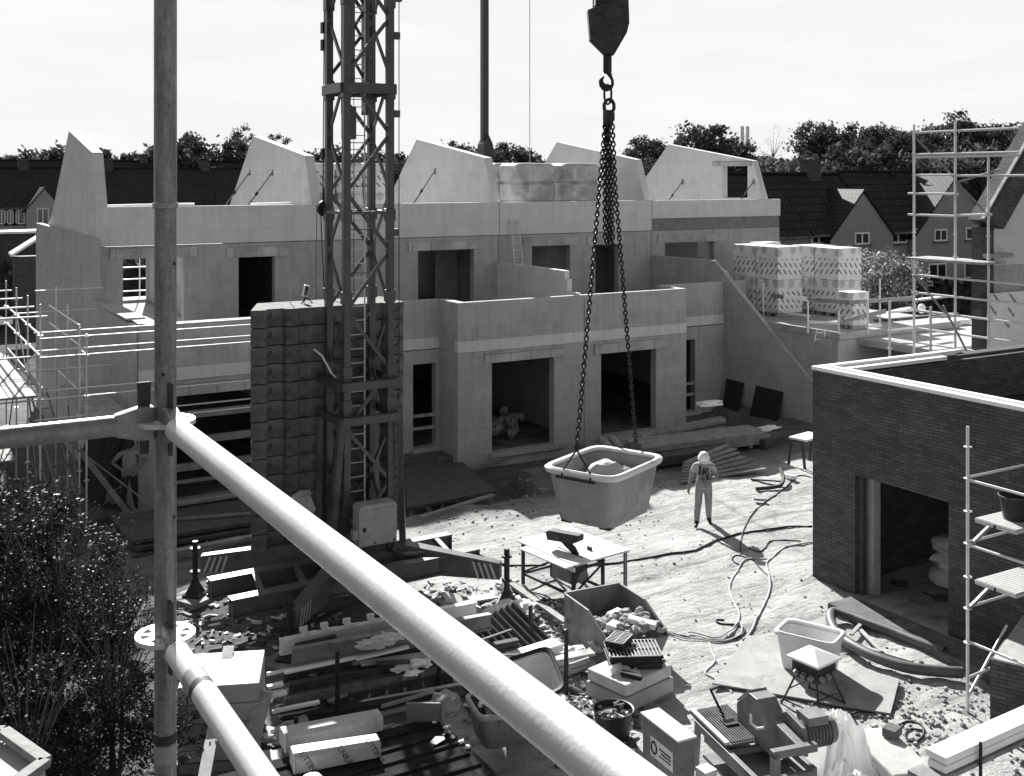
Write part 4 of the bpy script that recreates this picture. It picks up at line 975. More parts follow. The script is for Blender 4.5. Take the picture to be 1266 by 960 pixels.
obj('foot_block', fd, 'rubber', tb, local=True)
# bails: short chains from the leg ends to the short sides' rims
M_ = wmat(tb)
bl = MB()
for e, sx in ((eL, -1), (eR, 1)):
    for sy in (-1, 1):
        q = M_ @ Vector((sx*(lx_/2+.02), sy*.22, hh_+.0)); bl.tube(e, q, .013, 6)
        q2 = M_ @ Vector((sx*(lx_/2+.06), sy*.22, hh_-.1)); bl.tube(q, q2, .016, 6)
    bl.tube(M_ @ Vector((sx*(lx_/2+.06), -.3, hh_-.08)), M_ @ Vector((sx*(lx_/2+.06), .3, hh_-.08)), .018, 6)
    bl.blob(e, .04, 2, 6)
obj('bail_chain', bl, 'black_steel', sl_)
rb = MB(); r_ = random.Random(2)
rb.lathe([(0, .42), (.3, .40), (.5, .36), (.62, .3)], 20, (0,0,0), 1, .72)
for k in range(160): rb.blob((r_.uniform(-.52, .57), r_.uniform(-.4, .4), .4+r_.uniform(0, .14)), r_.choice([.02, .03, .04, .06, .09]), k, 6, 0, .45)
rb2 = rb.xf(M_)
tag(obj('rubble_load', rb2, 'rubble_mat'), 'broken stone and mortar lumps inside the hanging tub', 'rubble', kind='stuff')
p = M_ @ Vector((-.02, -.02, .55))
solo('waste_sack', MB().blob(p, .28, 9, 26, 0, .3, (1.05, .85, .6)).blob(p+Vector((.2, -.12, -.02)), .16, 4, 18, 0, .4, (1, .8, .7)), 'tub_grey', 'bulging grey sack lying among rubble in the hanging tub', 'sack', smooth=True)

# ------------------------------------------------------------------ tall pole and rope behind the terrace
pb_ = D(599, 215, 82); 
po = thing('hoist_pole', 'tall thin dark pole with a bulky foot behind the terrace roofs', 'pole', (pb_.x, pb_.y, 0))
zt = 8.3+240/FPX*82
obj('pole', MB().box(pb_.x-.25, pb_.x+.25, pb_.y-.2, pb_.y+.2, 8.9, zt), 'crane_paint', po)
obj('foot_bracket', MB().prism([(pb_.x-.32, 0), (pb_.x-.32, 10.9), (pb_.x+.1, 11.6), (pb_.x+.45, 10.9), (pb_.x+.75, 8.6), (pb_.x+.9, 0)], 'y', pb_.y-.5, pb_.y+.5), 'crane_paint', po, bevel=.03)
rp_ = D(655, 222, 44); solo('hanging_rope', MB().tube((rp_.x, rp_.y, 6.47), (rp_.x, rp_.y, 8.3+240/FPX*44), .016, 5), 'cable_pale', 'thin straight rope hanging down beside the tall pole', 'rope')
# ------------------------------------------------------------------ scaffold at the camera
fg = thing('near_scaffold', 'galvanised scaffold corner with a thick slanting handrail close to the viewer', 'scaffold', D(203, 960, 2.3))
UP = D(204.5, 520, 2.33); ux, uy = UP.x, UP.y
std = MB().tube((ux, uy, 6.2), (ux, uy, 8.246), .0225, 32).tube((ux, uy, 8.246), (ux, uy, 9.4), .0235, 32)
standard = obj('standard', std, 'galv_upright', fg, smooth=True)
obj('sleeve_joint', MB().lathe([(.0225, 8.238), (.0262, 8.240), (.0262, 8.250), (.0235, 8.252)], 32, (ux, uy, 0)), 'galv_old', standard, smooth=True)
def rosette(z, r=.062):
    m = MB(); n = 32; th = .005
    outer = [(r*math.cos(2*math.pi*k/n), r*math.sin(2*math.pi*k/n)) for k in range(n)]
    # rim, hub and eight spokes leave the wedge slots open
    def ringm(r0, r1, z0, z1):
        vs = []; 
        for rr_, zz in ((r0, z0), (r1, z0), (r1, z1), (r0, z1)): vs += [(ux+rr_*math.cos(2*math.pi*k/n), uy+rr_*math.sin(2*math.pi*k/n), zz) for k in range(n)]
        m.add(vs, [(i*n+k, i*n+(k+1) % n, ((i+1) % 4)*n+(k+1) % n, ((i+1) % 4)*n+k) for i in range(4) for k in range(n)])
    ringm(r-.013, r, z-th, z+th); ringm(.022, .033, z-th, z+th)
    for k in range(8):
        a = 2*math.pi*(k+.5)/8; m.bar((ux+.031*math.cos(a), uy+.031*math.sin(a), z), (ux+(r-.011)*math.cos(a), uy+(r-.011)*math.sin(a), z), .012 if k % 2 else .02, th*1.9)
    return obj('rosette', m, 'galv', standard, bevel=.0012)
ZR1 = UP.z; ZR2 = D(204.5, 786, 2.33).z
rosette(ZR1-.002); rosette(ZR2)
hl = MB()
for (zz, a) in ((ZR1+.34, 2.4), (ZR1+.1, -2.0), (ZR1+.33, -.9), (ZR1-.2, -.9), (ZR1-.55, 2.0)):
    hl.tube((ux+.0205*math.cos(a), uy+.0205*math.sin(a), zz), (ux+.0232*math.cos(a), uy+.0232*math.sin(a), zz), .0042, 10)
obj('bolt_hole', hl, 'rubber', standard)
bd = MB().tube((ux, uy, D(204, 917, 2.33).z), (ux, uy, D(204, 905, 2.33).z), .0231, 32); tp = obj('label_band', bd, 'ink', standard, smooth=True)
bd = MB().tube((ux, uy, D(204, 940, 2.33).z), (ux, uy, D(204, 919, 2.33).z), .0229, 32); obj('paper_band', bd, 'tape', standard, smooth=True)
a_ = math.atan2(-uy, -ux)
def wedge_head(z, dirv, par):
    d = Vector(dirv).normalized(); s = d.cross(Vector((0,0,1))); o = Vector((ux, uy, z)); m = MB()
    prof = [(.024, -.034), (.024, .034), (.05, .036), (.105, .022), (.105, -.022), (.05, -.036)]
    vs = [o+d*p[0]+Vector((0,0,p[1]))+s*w_ for w_ in (-.014, .014) for p in prof]; n = 6
    m.add(vs, [tuple(range(n)), tuple(range(2*n-1, n-1, -1))]+[(i, n+i, n+(i+1) % n, (i+1) % n) for i in range(n)])
    h = obj('wedge_head', m, 'galv_old', par, bevel=.004)
    return h
def wedge(z, dirv, par):
    d = Vector(dirv).normalized(); o = Vector((ux, uy, z))
    obj('wedge', MB().prism([(-.011, -.065), (.007, -.065), (.013, .085), (-.015, .085)], 'y', -.0035, .0035).xf(Matrix.Translation(o+d*.045) @ Matrix.Rotation(math.atan2(d.y, d.x), 4, 'Z')), 'rust_steel', par, bevel=.0015)
top_ = obj('handrail', MB().tube((ux, uy-.1, ZR1), (ux, uy-2.4, ZR1), .0242, 40), 'galv', fg, smooth=True)
wedge_head(ZR1, (0,-1,0), top_); wedge(ZR1, (0,-1,0), top_)
low_ = obj('mid_rail', MB().tube((ux, uy-.1, ZR2), (ux, uy-2.4, ZR2), .0242, 40), 'galv', fg, smooth=True)
wedge_head(ZR2, (0,-1,0), low_); wedge(ZR2, (0,-1,0), low_)
obj('label_band', MB().tube((ux, uy-.235, ZR2), (ux, uy-.285, ZR2), .0247, 40), 'tape', low_, smooth=True)
obj('label_band', MB().tube((ux, uy-.287, ZR2), (ux, uy-.305, ZR2), .02465, 40), 'ink', low_, smooth=True)
led = obj('ledger', MB().tube((ux-.1, uy, ZR1), (ux-2.2, uy, ZR1), .0215, 32), 'galv_old', fg, smooth=True)
wedge_head(ZR1, (-1,0,0), led); wedge(ZR1, (-1,0,0), led)
# ------------------------------------------------------------------ generic scaffold builder
def scaffold(name, label, stds, ledgers, decks=(), braces=(), r=.027, ros=(), group=None, cat='scaffold', dm='wood', toe=()):
    t = thing(name, label, cat, Vector(stds[0][0]), group=group)
    for (b, zt) in stds:
        b = Vector(b); s_ = obj('standard', MB().tube(b+Vector((0,0,.04)), (b.x, b.y, zt), r, 8), 'galv', t, smooth=True)
        for z in ros:
            if b.z+.1 < z < zt: obj('rosette', MB().lathe([(r, z-.006), (.066, z-.006), (.066, z+.006), (r, z+.006)], 10, (b.x, b.y, 0)), 'galv', s_)
        obj('base_plate', MB().box(b.x-.09, b.x+.09, b.y-.09, b.y+.09, b.z, b.z+.02).tube(b, b+Vector((0,0,.2)), .02, 6), 'galv_old', s_)
    for (p, q) in ledgers: obj('ledger', MB().tube(p, q, r*.95, 8), 'galv', t, smooth=True)
    for (p, q) in braces: obj('brace', MB().tube(p, q, r*.85, 8), 'galv_old', t, smooth=True)
    for (x0, x1, y0, y1, z, alongx) in decks:
        n = max(1, round(((y1-y0) if alongx else (x1-x0))/.31))
        for k in range(n):
            a, b = k/n, (k+1)/n
            m = MB()
            if alongx: m.box(x0, x1, y0+(y1-y0)*a+.006, y0+(y1-y0)*b-.006, z, z+.055)
            else: m.box(x0+(x1-x0)*a+.006, x0+(x1-x0)*b-.006, y0, y1, z, z+.055)
            obj('deck_board', m, dm, t, bevel=.006)
    for (p, q) in toe: obj('toe_board', MB().bar(p, q, .03, .18), 'wood', t)
    return t
# scaffold along the end wall on the left and across the front of the first house
xs_ = (2.55, 3.75); ys_ = (28.7, 31.0, 33.4, 35.9); zg = -.2
stds = [((x, y, ground_z(x, y)), 5.35-.05*i) for i, x in enumerate(xs_) for y in ys_]
lg = []
for x in xs_:
    for z in (3.05, 4.05, 4.55): lg += [((x, ys_[0]-.15, z), (x, ys_[-1]+.3, z))]
for y in ys_:
    for z in (3.0, 4.05 if y < 30 else 3.02, 5.0): lg.append(((xs_[0]-.1, y, z), (xs_[1]+.15, y, z)))
scaffold('end_scaffold', 'tube scaffold with bright plank decks along the end wall at the left', stds, lg, [(2.75, 3.65, 28.6, 36.2, 3.08, False), (2.6, 3.5, 31.2, 36.2, 1.0, False)], dm='wood_grey', braces=[((3.75, 28.7, .3), (3.75, 31.0, 3.0)), ((3.75, 35.9, .3), (3.75, 33.4, 3.0)), ((4.2, 29.6, 2.0), (6.6, 27.9, -.1)), ((2.55, 28.7, 3.1), (2.55, 31.0, 4.5)), ((3.75, 31.0, 3.1), (3.75, 33.4, 4.5)), ((4.1, 28.6, -.2), (3.9, 31.5, 2.2))], ros=(1, 2, 3.05, 4.05, 4.55), r=.023, toe=[((3.8, 28.7, 3.2), (3.8, 36, 3.2))])
stds = [((4.75, 29.4, -.3), 4.6), ((4.75, 28.4, -.3), 4.55), ((10.75, 29.4, -.8), 4.6), ((10.75, 28.4, -.8), 4.55), ((4.75, 31.2, -.3), 5.0), ((4.75, 33.2, -.3), 5.3)]
lg = []
for y, o in ((28.4, 0), (29.4, .02)):
    for z in (2.35, 3.05, 4.05, 4.5): lg.append(((3.7, y, z+o), (10.9, y, z+o)))
for x in (4.75, 10.75):
    for z in (2.35, 4.05): lg.append(((x, 28.2, z), (x, 29.7, z)))
lg += [((4.75, 29.3, 4.15), (4.75, 34.5, 4.15)), ((4.75, 29.3, 4.65), (4.75, 34.5, 4.65)), ((4.75, 29.3, 3.0), (4.75, 33.4, 3.0)), ((3.7, 31.2, 3.3), (5.9, 31.2, 3.3)), ((3.7, 33.2, 4.6), (5.8, 33.2, 4.6)), ((4.2, 33.2, 5.2), (6.0, 33.2, 5.2))]
scaffold('front_scaffold', 'tube scaffold with long guard rails across the first house front', stds, lg, [(4.9, 7.0, 28.45, 29.35, 2.4, True), (4.9, 5.8, 29.5, 33.6, 2.4, False)], [((4.75, 29.4, .2), (4.75, 31.2, 2.3))], ros=(1, 2.35, 3.05, 4.05, 4.5), r=.023)
# ladder inside that scaffold
def ladder(label, p, q, w, n, m='galv', side=None, r=.022):
    p, q = Vector(p), Vector(q); t = thing('ladder', label, 'ladder', p); d = (q-p).normalized(); s = Vector(side) if side else d.cross(Vector((0,1,0))).normalized()
    for sg in (-1, 1): obj('rail', MB().bar(p+s*sg*w/2, q+s*sg*w/2, .03, .06), m, t)
    for k in range(n): c = p.lerp(q, (k+.6)/n); obj('rung', MB().tube(c-s*w/2, c+s*w/2, r*.7, 6), m, t)
    return t
ladder('grey ladder slanting down under the left scaffold deck', (4.55, 28.6, -.2), (3.95, 30.6, 2.9), .42, 10, 'galv_old', (.95, .25, 0))
ladder('ladder leaning on the roof panel above the low terrace wall', PY(643, 330, 35.3)+Vector((0,0,-.6)), PY(636, 272, 35.95), .34, 9, 'galv', (1, 0, 0))
ladder('ladder standing against the low concrete wall behind the brick corner', G(1003, 455, .9)+Vector((0,0,-.6)), PY(1016, 408, 26.15), .42, 9, 'galv', (1, 0, 0))
scaffold('rear_scaffold', 'tube scaffold glimpsed through the leftmost upper window opening', [((x, 48.3, 0), 6.6) for x in (8.2, 10.2, 12.2)], [((7.0, 48.3, z), (13.4, 48.3, z)) for z in (3.6, 4.1, 4.6, 5.1, 5.6)], [(7.0, 13.4, 48.4, 49.3, 3.2, True)])
# tower on the right
tx = 25.7; p1, p2, p3 = PX(1130, 155, tx), PX(1181, 155, tx), PX(1222, 155, tx)
ly = [p1.y, p2.y, p3.y]; tz = [9.85, 9.9, 8.95]
stds = [((tx, ly[i], 2.5), tz[i]) for i in range(3)]+[((tx-1.0, ly[i], 2.5), 4.9) for i in range(2)]
lg = [((tx, ly[0], z), (tx, ly[2]-.9, z)) for z in (9.62, 9.0, 8.92)]+[((tx, ly[0]+.2, z), (tx, ly[1]-.1, z)) for z in (7.9, 7.3)]+[((tx, ly[1], 7.32), (tx, ly[2]-.1, 7.38)), ((tx, ly[1], 8.4), (tx, ly[2]-1.2, 8.4)), ((tx, ly[0], 8.42), (tx, ly[1], 8.42))]
lg += [((tx, ly[0], z), (tx, ly[2]-1.5, z)) for z in (3.7, 4.1, 4.6, 5.1, 5.6)]+[((tx-1.0, ly[0], z), (tx+.1, ly[0], z)) for z in (4.1, 4.6)]+[((tx-1.0, ly[1], z), (tx+.1, ly[1], z)) for z in (4.1, 4.6)]
scaffold('scaffold_tower', 'tall open scaffold tower with zigzag braces beside the dark verge', stds, lg, [(tx-.95, tx-.05, ly[1]-.9, ly[0]+.5, 3.1, False)],
   [((tx+.04, ly[0], 9.5), (tx+.04, ly[1], 8.3)), ((tx+.04, ly[1], 8.25), (tx+.04, ly[2]+.1, 7.4)), ((tx, ly[2]-.3, 8.55), (tx, ly[1], 8.2)), ((tx, ly[0], 5.6), (tx, ly[1], 4.3)), ((tx-.5, ly[1], 4.9), (tx, ly[1]-.6, 3.3))], ros=(3, 3.6, 4.1, 4.6, 5.1, 5.6, 6.2, 6.8, 7.3, 7.9, 8.4, 9.0, 9.6), r=.034)
a = PX(1133, 320, tx); 
solo('scaffold_board', MB().box(tx-.5, tx+.5, ly[1]-1.2, ly[0]-.1, a.z, a.z+.06), 'wood', 'bright boards laid across the scaffold tower in front of the distant windows', 'boards', bevel=.005)
# bracket scaffold in front of the brick wall
rx, ry = 14.85, 11.25
rl = [1.1, 1.63, 2.12, 2.64, 3.14, 3.65, 4.14]
t = scaffold('bracket_scaffold', 'galvanised scaffold standard with perforated decks in front of the brick wall', [((rx, ry, ground_z(rx, ry)), 4.46)], [], ros=rl, r=.026)
lgs = [((rx, ry, 3.67), (rx+2.0, ry, 3.67)), ((rx, ry, 3.63), (rx, ry-2.2, 3.63)), ((rx, ry, 2.66), (rx+2.0, ry, 2.66)), ((rx, ry, 2.62), (rx, ry-2.2, 2.62)), ((rx, ry, 1.65), (rx+2.0, ry, 1.65)), ((rx, ry, 1.12), (rx, ry-2.2, 1.12)), ((rx, ry, .55), (rx+1.2, ry, .6)), ((rx, ry, .25), (rx+1.1, ry+.1, 1.1))]
for p, q in lgs: obj('ledger', MB().tube(p, q, .022, 8), 'galv', t, smooth=True)
for z in (3.02, 2.06):
    m = MB(); x0, x1, y0_, y1_ = rx+.12, rx+2.1, ry-.75, ry-.04
    m.box(x0, x1, y0_, y0_+.05, z-.06, z-.002).box(x0, x1, y1_-.05, y1_, z-.06, z-.002).box(x0, x0+.05, y0_+.05, y1_-.05, z-.06, z-.002).box(x0, x1, y0_+.34, y0_+.38, z-.06, z-.002)
    nx_, ny_ = 34, 12; dx_ = (x1-x0)/nx_; dy_ = (y1_-y0_)/ny_
    for i in range(ny_): m.box(x0, x1, y0_+i*dy_+.008, y0_+(i+1)*dy_-.008, z, z+.012)
    for i in range(nx_+1): m.box(x0+i*dx_-.012, x0+i*dx_+.012, y0_, y1_, z-.006, z-.0005)
    obj('deck', m, 'galv', t)
    obj('bracket', MB().bar((rx, ry, z-.45), (rx+.55, ry-.1, z-.08), .04, .05), 'galv_old', t)
bk = thing('mixing_bucket', 'black bucket standing on the upper perforated deck at the right edge', 'bucket', (rx+.62, ry-.4, 3.035))
obj('shell', MB().lathe([(0, 0), (.19, 0), (.24, .3), (.25, .34), (.262, .36), (.25, .365), (.235, .34), (.18, .02), (0, .02)], 24, (rx+.62, ry-.4, 3.035)), 'rubber', bk, smooth=True)
# guard rails and boards round the middle right slabs
t = thing('edge_guard', 'timber guard rail on thin posts around the slab edge under the printed packs', 'guard rail', (29, 26.3, 3.2))
for (px, py, pt) in ((944, 395, 350), (999, 412, 372), (1037, 413, 385), (1073, 413, 370), (1088, 408, 345)):
    b = G(px, py, 3.2); obj('post', MB().tube((b.x, b.y, 3.2), (b.x, b.y, D(px, pt, SN*b.x+CS*b.y).z), .026, 6), 'galv', t)
def gp(px, py, zref): b = G(px, zref, 3.2); return D(px, py, SN*b.x+CS*b.y)
for (a, b) in (((905, 361, 372), (999, 370, 410)), ((999, 370, 410), (1050, 374, 414)), ((1050, 374, 414), (1130, 369, 404)), ((1043, 397, 412), (1095, 385, 408))):
    obj('rail_board', MB().bar(gp(*a), gp(*b), .04, .14), 'wood_grey', t)
obj('toe_board', MB().bar(gp(905, 378, 378), gp(1000, 391, 400), .1, .06), 'white_foam', t)
for (a, b, lab) in ((G(1000, 400, 3.2), G(1090, 404, 3.2), 'white foam strip lying along the slab edge under the printed packs'), ):
    solo('foam_strip', MB().bar(a+Vector((0,0,.04)), b+Vector((0,0,.04)), .5, .06), 'white_foam', lab, 'foam')
# boards and foam on the next slab
for k, (px, py, l_, w_, lab) in enumerate([(1120, 396, 3.2, .5, 'long white foam sheet lying on the slab behind the scaffold tower'), (1165, 400, 2.0, .9, 'crumpled white sheet heap on the slab behind the scaffold tower'), (1150, 372, 2.6, .3, 'pale plank lying behind the crouching worker'), (1115, 388, 2.2, .35, 'short white foam sheet left of the scaffold tower')]):
    c = G(px, py, 3.0); solo('foam_sheet', MB().obx((c.x, c.y, 3.02+.04*k), (l_, w_, .08+.1*(k == 1)), (0, 0, -.25+.2*k)), 'white_foam', lab, 'foam', bevel=.01)
c = PY(1110, 360, 27.4)
solo('parapet_wall', MB().box(c.x-1.0, c.x+3.4, 27.42, 27.62, 2.96, 3.28), 'concrete_dark', 'dark low upstand wall at the back of the slab beyond the brick building', 'wall')
# printed packs
def pack(label, x0, x1, y0, y1, z0, z1, name='insulation_pack', group='printed insulation packs', n=2):
    t = thing(name, label, 'insulation pack', ((x0+x1)/2, (y0+y1)/2, z0), group=group)
    r2 = random.Random(sum(map(ord, label)))
    zs = [z0+.12+(z1-z0-.12)*k/n for k in range(n+1)]
    for k in range(n):
        o = .02*r2.uniform(-1, 1); obj('wrapped_bundle', MB().box(x0+o, x1+o, y0, y1, zs[k]+.004, zs[k+1]), 'printed_wrap', t, bevel=.03)
    sp = MB()
    for q in (0, .5, 1): sp.box(x0+.05, x1-.05, y0+.05+(y1-y0-.25)*q, y0+.2+(y1-y0-.25)*q, z0, z0+.12)
    obj('spacer_block', sp, 'wood', t)
    return t
f0 = G(962, 393, 3.2); zt_ = D(962, 306, SN*f0.x+CS*f0.y).z
px_ = 1.22
pack('printed insulation pack with its shaded long side, leftmost at the back', f0.x, f0.x+px_, f0.y+1.24, f0.y+2.44, 3.21, zt_)
pack('printed insulation pack at the front corner of the left pile', f0.x, f0.x+px_, f0.y, f0.y+1.2, 3.21, zt_)
f1 = G(1037, 393, 3.2)
pack('printed insulation pack at the front of the right pile, near the foam strip', f1.x, f1.x+px_, f1.y, f1.y+1.2, 3.21, zt_-.05)
pack('printed insulation pack at the back of the right pile', f1.x, f1.x+px_, f1.y+1.24, f1.y+2.44, 3.21, zt_-.03)
pack('printed insulation pack half hidden between the two piles', f0.x+1.5, f0.x+2.6, f0.y+2.5, f0.y+3.7, 3.21, zt_)
s0 = G(1066, 408, 3.2); pack('small printed pack with a white lid at the slab edge', s0.x-.35, s0.x+.45, s0.y+.1, s0.y+.8, 3.21, D(1066, 362, SN*s0.x+CS*s0.y).z, n=1)
# wrapped loads on the terrace roof
def wrapped(px, wpx, topy, y, label, tiers=3):
    c = PY(px, 240, y); Yc = SN*c.x+CS*y; r = wpx/FPX*Yc/2; z0 = 6.46; zt = D(px, topy, Yc).z
    t = thing('wrapped_pallet', label, 'wrapped pallet', (c.x, y, z0), group='film wrapped loads on the terrace roof')
    prof = [(0, z0+.14)]
    hz = (zt-z0-.14)/tiers
    for k in range(tiers):
        b = z0+.14+hz*k; prof += [(r*.90, b+.01), (r*.985, b+.1*hz), (r*1.0, b+.5*hz), (r*.985, b+.9*hz), (r*.91, b+.99*hz)]
    prof += [(r*.8, zt+.03), (0, zt+.05)]
    obj('film_wrap', MB().lathe(prof, 40, (c.x, y, 0), 1.08, .95, power=.55), 'shrink_film', t, smooth=True)
    pm = MB()
    for q in (-.7, 0, .7): pm.box(c.x+q*r-.06, c.x+q*r+.06, y-r*.8, y+r*.8, z0, z0+.1)
    pm.box(c.x-r*.85, c.x+r*.85, y-r*.8, y+r*.8, z0+.1, z0+.13); obj('pallet', pm, 'wood', t)
wrapped(652, 58, 203, 38.6, 'film wrapped block load on the roof, the wide one in the middle')
wrapped(709, 54, 203, 38.6, 'film wrapped block load on the roof nearest the hook chains')
wrapped(622, 46, 203, 40.4, 'film wrapped block load on the roof, half hidden behind the slanted gable')
for k, (px, w_, lab) in enumerate(((398, 34, 'printed insulation pack on the roof just left of the mast'), (433, 34, 'printed insulation pack on the roof seen through the mast'), (468, 34, 'printed insulation pack on the roof at the right mast leg'))):
    c = PY(px, 240, 38.4); Yc = SN*c.x+CS*38.4; w2 = w_/FPX*Yc; pack(lab, c.x-w2/2, c.x+w2/2, 38.4, 39.5, 6.46, D(px, 202, Yc).z, group='printed insulation packs on the roof')
# battens on the roof edge and terrace
for k, (pa, pb__, lab) in enumerate((((122, 251), (240, 250), 'long pale batten lying along the roof edge beside the end gable'), ((310, 252), (372, 251), 'short pale batten on the roof edge below the props'))):
    a, b = PY(*pa, 36.5), PY(*pb__, 36.5); solo('batten', MB().bar((a.x, 36.5, 7.47), (b.x, 36.5, 7.5), .1, .06), 'white_pack', lab, 'batten')
# ------------------------------------------------------------------ things in the yard
def box_t(mb, *a): return mb.box(*a)
# circular saw table
st = thing('saw_table', 'site circular saw table with a pale wide top and a dark blade guard', 'saw table', (12.45, 18.72, ground_z(12.45, 18.72)), R(7))
obj('table_top', MB().box(-.72, -.02, -.92, .93, .84, .875).box(-.01, .73, -.92, .93, .84, .875), 'saw_white', st, local=True, bevel=.006)
obj('side_extension', MB().box(-.95, -.73, -.9, .55, .83, .86).box(-.78, -.74, -.95, .6, .75, .828), 'saw_white', st, local=True, bevel=.005)
obj('blade_slot', MB().box(-.36, -.3, -.7, .1, .8755, .879), 'black_steel', st, local=True)
gd = obj('blade_guard', MB().prism([(-.62, 1.05), (.0, 1.09), (.14, 1.16), (.14, 1.28), (-.58, 1.25), (-.66, 1.2)], 'y', -.1, .1).xf(Matrix.Translation((-.33, -.15, -.02)) @ Matrix.Rotation(R(-75), 4, 'Z') @ Matrix.Translation((.25, 0, 0))), 'rust_steel', st, local=True, bevel=.008)
obj('riving_arm', MB().prism([(.1, .86), (.22, .86), (.12, 1.0), (-.1, 1.12), (-.3, 1.12), (-.1, .98)], 'y', -.03, .03).xf(Matrix.Translation((-.33, -.3, 0)) @ Matrix.Rotation(R(-75), 4, 'Z')), 'black_steel', gd, local=True)
obj('rip_fence', MB().box(.05, .09, -.5, -.38, .877, .94), 'black_steel', st, local=True)
for (x, y) in ((-.66, -.8), (-.66, .78), (.1, -.8), (.66, -.85), (.66, .85), (.1, .78)): obj('leg', MB().box(x-.028, x+.028, y-.028, y+.028, 0, .84), 'steel_box' if x > .5 else 'black_steel', st, local=True)
fr = MB()
for z in (.22, .72):
    for y in (-.8, .78): fr.bar((-.66, y, z), (.1, y, z), .035, .05)
    for x in (-.66, .1): fr.bar((x, -.8, z), (x, .78, z), .035, .05)
fr.bar((-.66, -.8, .25), (.1, -.8, .7), .02, .04).bar((.1, .78, .7), (.66, .85, .3), .02, .04).bar((-.66, .78, .25), (-.66, -.1, .7), .02, .04)
obj('frame', fr, 'black_steel', st, local=True)
obj('motor_box', MB().box(-.55, -.12, -.6, .0, .36, .82).tube((-.35, -.3, .5), (-.35, -.75, .5), .13, 14), 'steel_box', st, local=True, bevel=.015)
# tipping skip
a = G(692, 792); b = G(737, 824); w3 = 1.16
sk = thing('tipping_skip', 'open steel tipping skip heaped with rubble, behind the black crates', 'skip', (a.x, b.y, ground_z(a.x, b.y)), R(-5))
ln = (a-b).length+.02
t_ = .012
prof = [(-.12, .02), (ln, .02), (ln, .86), (.35, .86), (-.42, .52)]
obj('side_plate', MB().prism(prof, 'x', 0, t_).bar((.006, ln, .86), (.006, .35, .86), .04, .03).bar((.006, .35, .86), (.006, -.42, .52), .03, .03), 'steel_box', sk, local=True)
obj('side_plate', MB().prism(prof, 'x', w3-t_, w3).bar((w3, ln, .86), (w3, .35, .86), .04, .03).bar((w3, .35, .86), (w3, -.42, .52), .03, .03), 'steel_box', sk, local=True)
obj('back_plate', MB().box(t_, w3-t_, ln-t_, ln, .02, .86).box(0, w3, ln-.02, ln+.02, .861, .885), 'steel_box', sk, local=True)
obj('floor_plate', MB().prism([(-.12, .02), (ln-t_, .02), (ln-t_, .04), (-.1, .04)], 'x', t_, w3-t_).prism([(-.12, .021), (-.42, .5), (-.4, .52), (-.1, .041)], 'x', t_, w3-t_), 'steel_box', sk, local=True)
rb = MB(); r_ = random.Random(8); M_ = wmat(sk)
rb.prism([(-.1, .045), (ln-.05, .045), (ln-.05, .3), (.75, .36), (.35, .52), (-.36, .48)], 'x', .03, w3-.03)
for k in range(170):
    y = r_.uniform(-.35, ln-.08); rb.blob((r_.uniform(.08, w3-.08), y, .33+r_.uniform(0, .10)+(.26 if y < .45 else .1 if y < .7 else 0)), r_.uniform(.03, .1), k, 6, 0 if y < .55 else 1, .45, (1.2, 1, .8))
tag(obj('rubble_load', rb.xf(M_), ['rubble_mat', 'concrete_dark']), 'broken plaster and stone heaped in the steel tipping skip', kind='stuff')
for k, (x, y, z, s, ro, lab) in enumerate([(.82, -.1, .68, (.5, .14, .1), -.9, 'white block offcut on the rubble at the front of the steel skip'), (.3, -.02, .68, (.35, .18, .1), .6, 'pale crumpled slab piece on the rubble at the near corner of the steel skip'), (.62, .5, .66, (.45, .12, .09), .5, 'pale block offcut in the middle of the steel skip')]):
    p = M_ @ Vector((x, y, z)); solo('block_offcut', MB().obx(p, s, (.15, .12, ro)), 'white_foam', lab, 'offcut', bevel=.015)
# stack of stone pack and crates
ca = G(740, 872); rz = R(12)
cb = thing('stone_pack', 'wrapped pale stone pack under two black plastic crates', 'stone pack', (10.72, 14.45, ground_z(10.7, 14.45)), rz)
obj('block_layer', MB().box(-.58, .58, -.44, .44, .06, .30), 'concrete', cb, local=True, bevel=.03)
obj('block_layer', MB().box(-.56, .55, -.42, .42, .312, .50), 'sandy_block', cb, local=True, bevel=.03)
obj('pallet_board', MB().box(-.56, .56, -.42, -.3, 0, .06).box(-.56, .56, .3, .42, 0, .06).box(-.56, .56, -.06, .06, 0, .06), 'wood_grey', cb, local=True)
M_ = wmat(cb)
def crate(label, c, sx, sy, h, rz, ribs):
    t = thing('plastic_crate', label, 'crate', c, rz, 'black plastic crates'); x, y = sx/2, sy/2
    obj('shell', MB().box(-x, x, -y, -y+.015, 0, h).box(-x, x, y-.015, y, 0, h).box(-x, -x+.015, -y+.015, y-.015, 0, h).box(x-.015, x, -y+.015, y-.015, 0, h).box(-x, x, -y, y, -.0, .012).box(-x-.02, x+.02, -y-.02, y+.02, h-.05, h-.02).box(-x-.015, x+.015, -y-.015, y+.015, .08, .1), 'rubber', t, local=True, bevel=.006)
    g = MB(); n = ribs
    for k in range(n+1): q = -x+sx*k/n; g.box(q-.009, q+.009, -y+.012, y-.012, h-.012, h+.006)
    for k in range(3): q = -y+sy*k/2; g.box(-x+.012, x-.012, q-.009, q+.009, h-.012, h+.005)
    obj('grid_lid', g, 'tub_grey', t, local=True)
p = M_ @ Vector((.05, .12, .505)); crate('larger black crate with a slatted lid on the pale stone pack', p+Vector((.12, -.02, 0)), .84, .62, .22, rz+R(-38), 14)
crate('smaller black crate on top of the larger crate, beside the skip', p+Vector((.0, .2, .232)), .44, .3, .11, rz+R(20), 8)
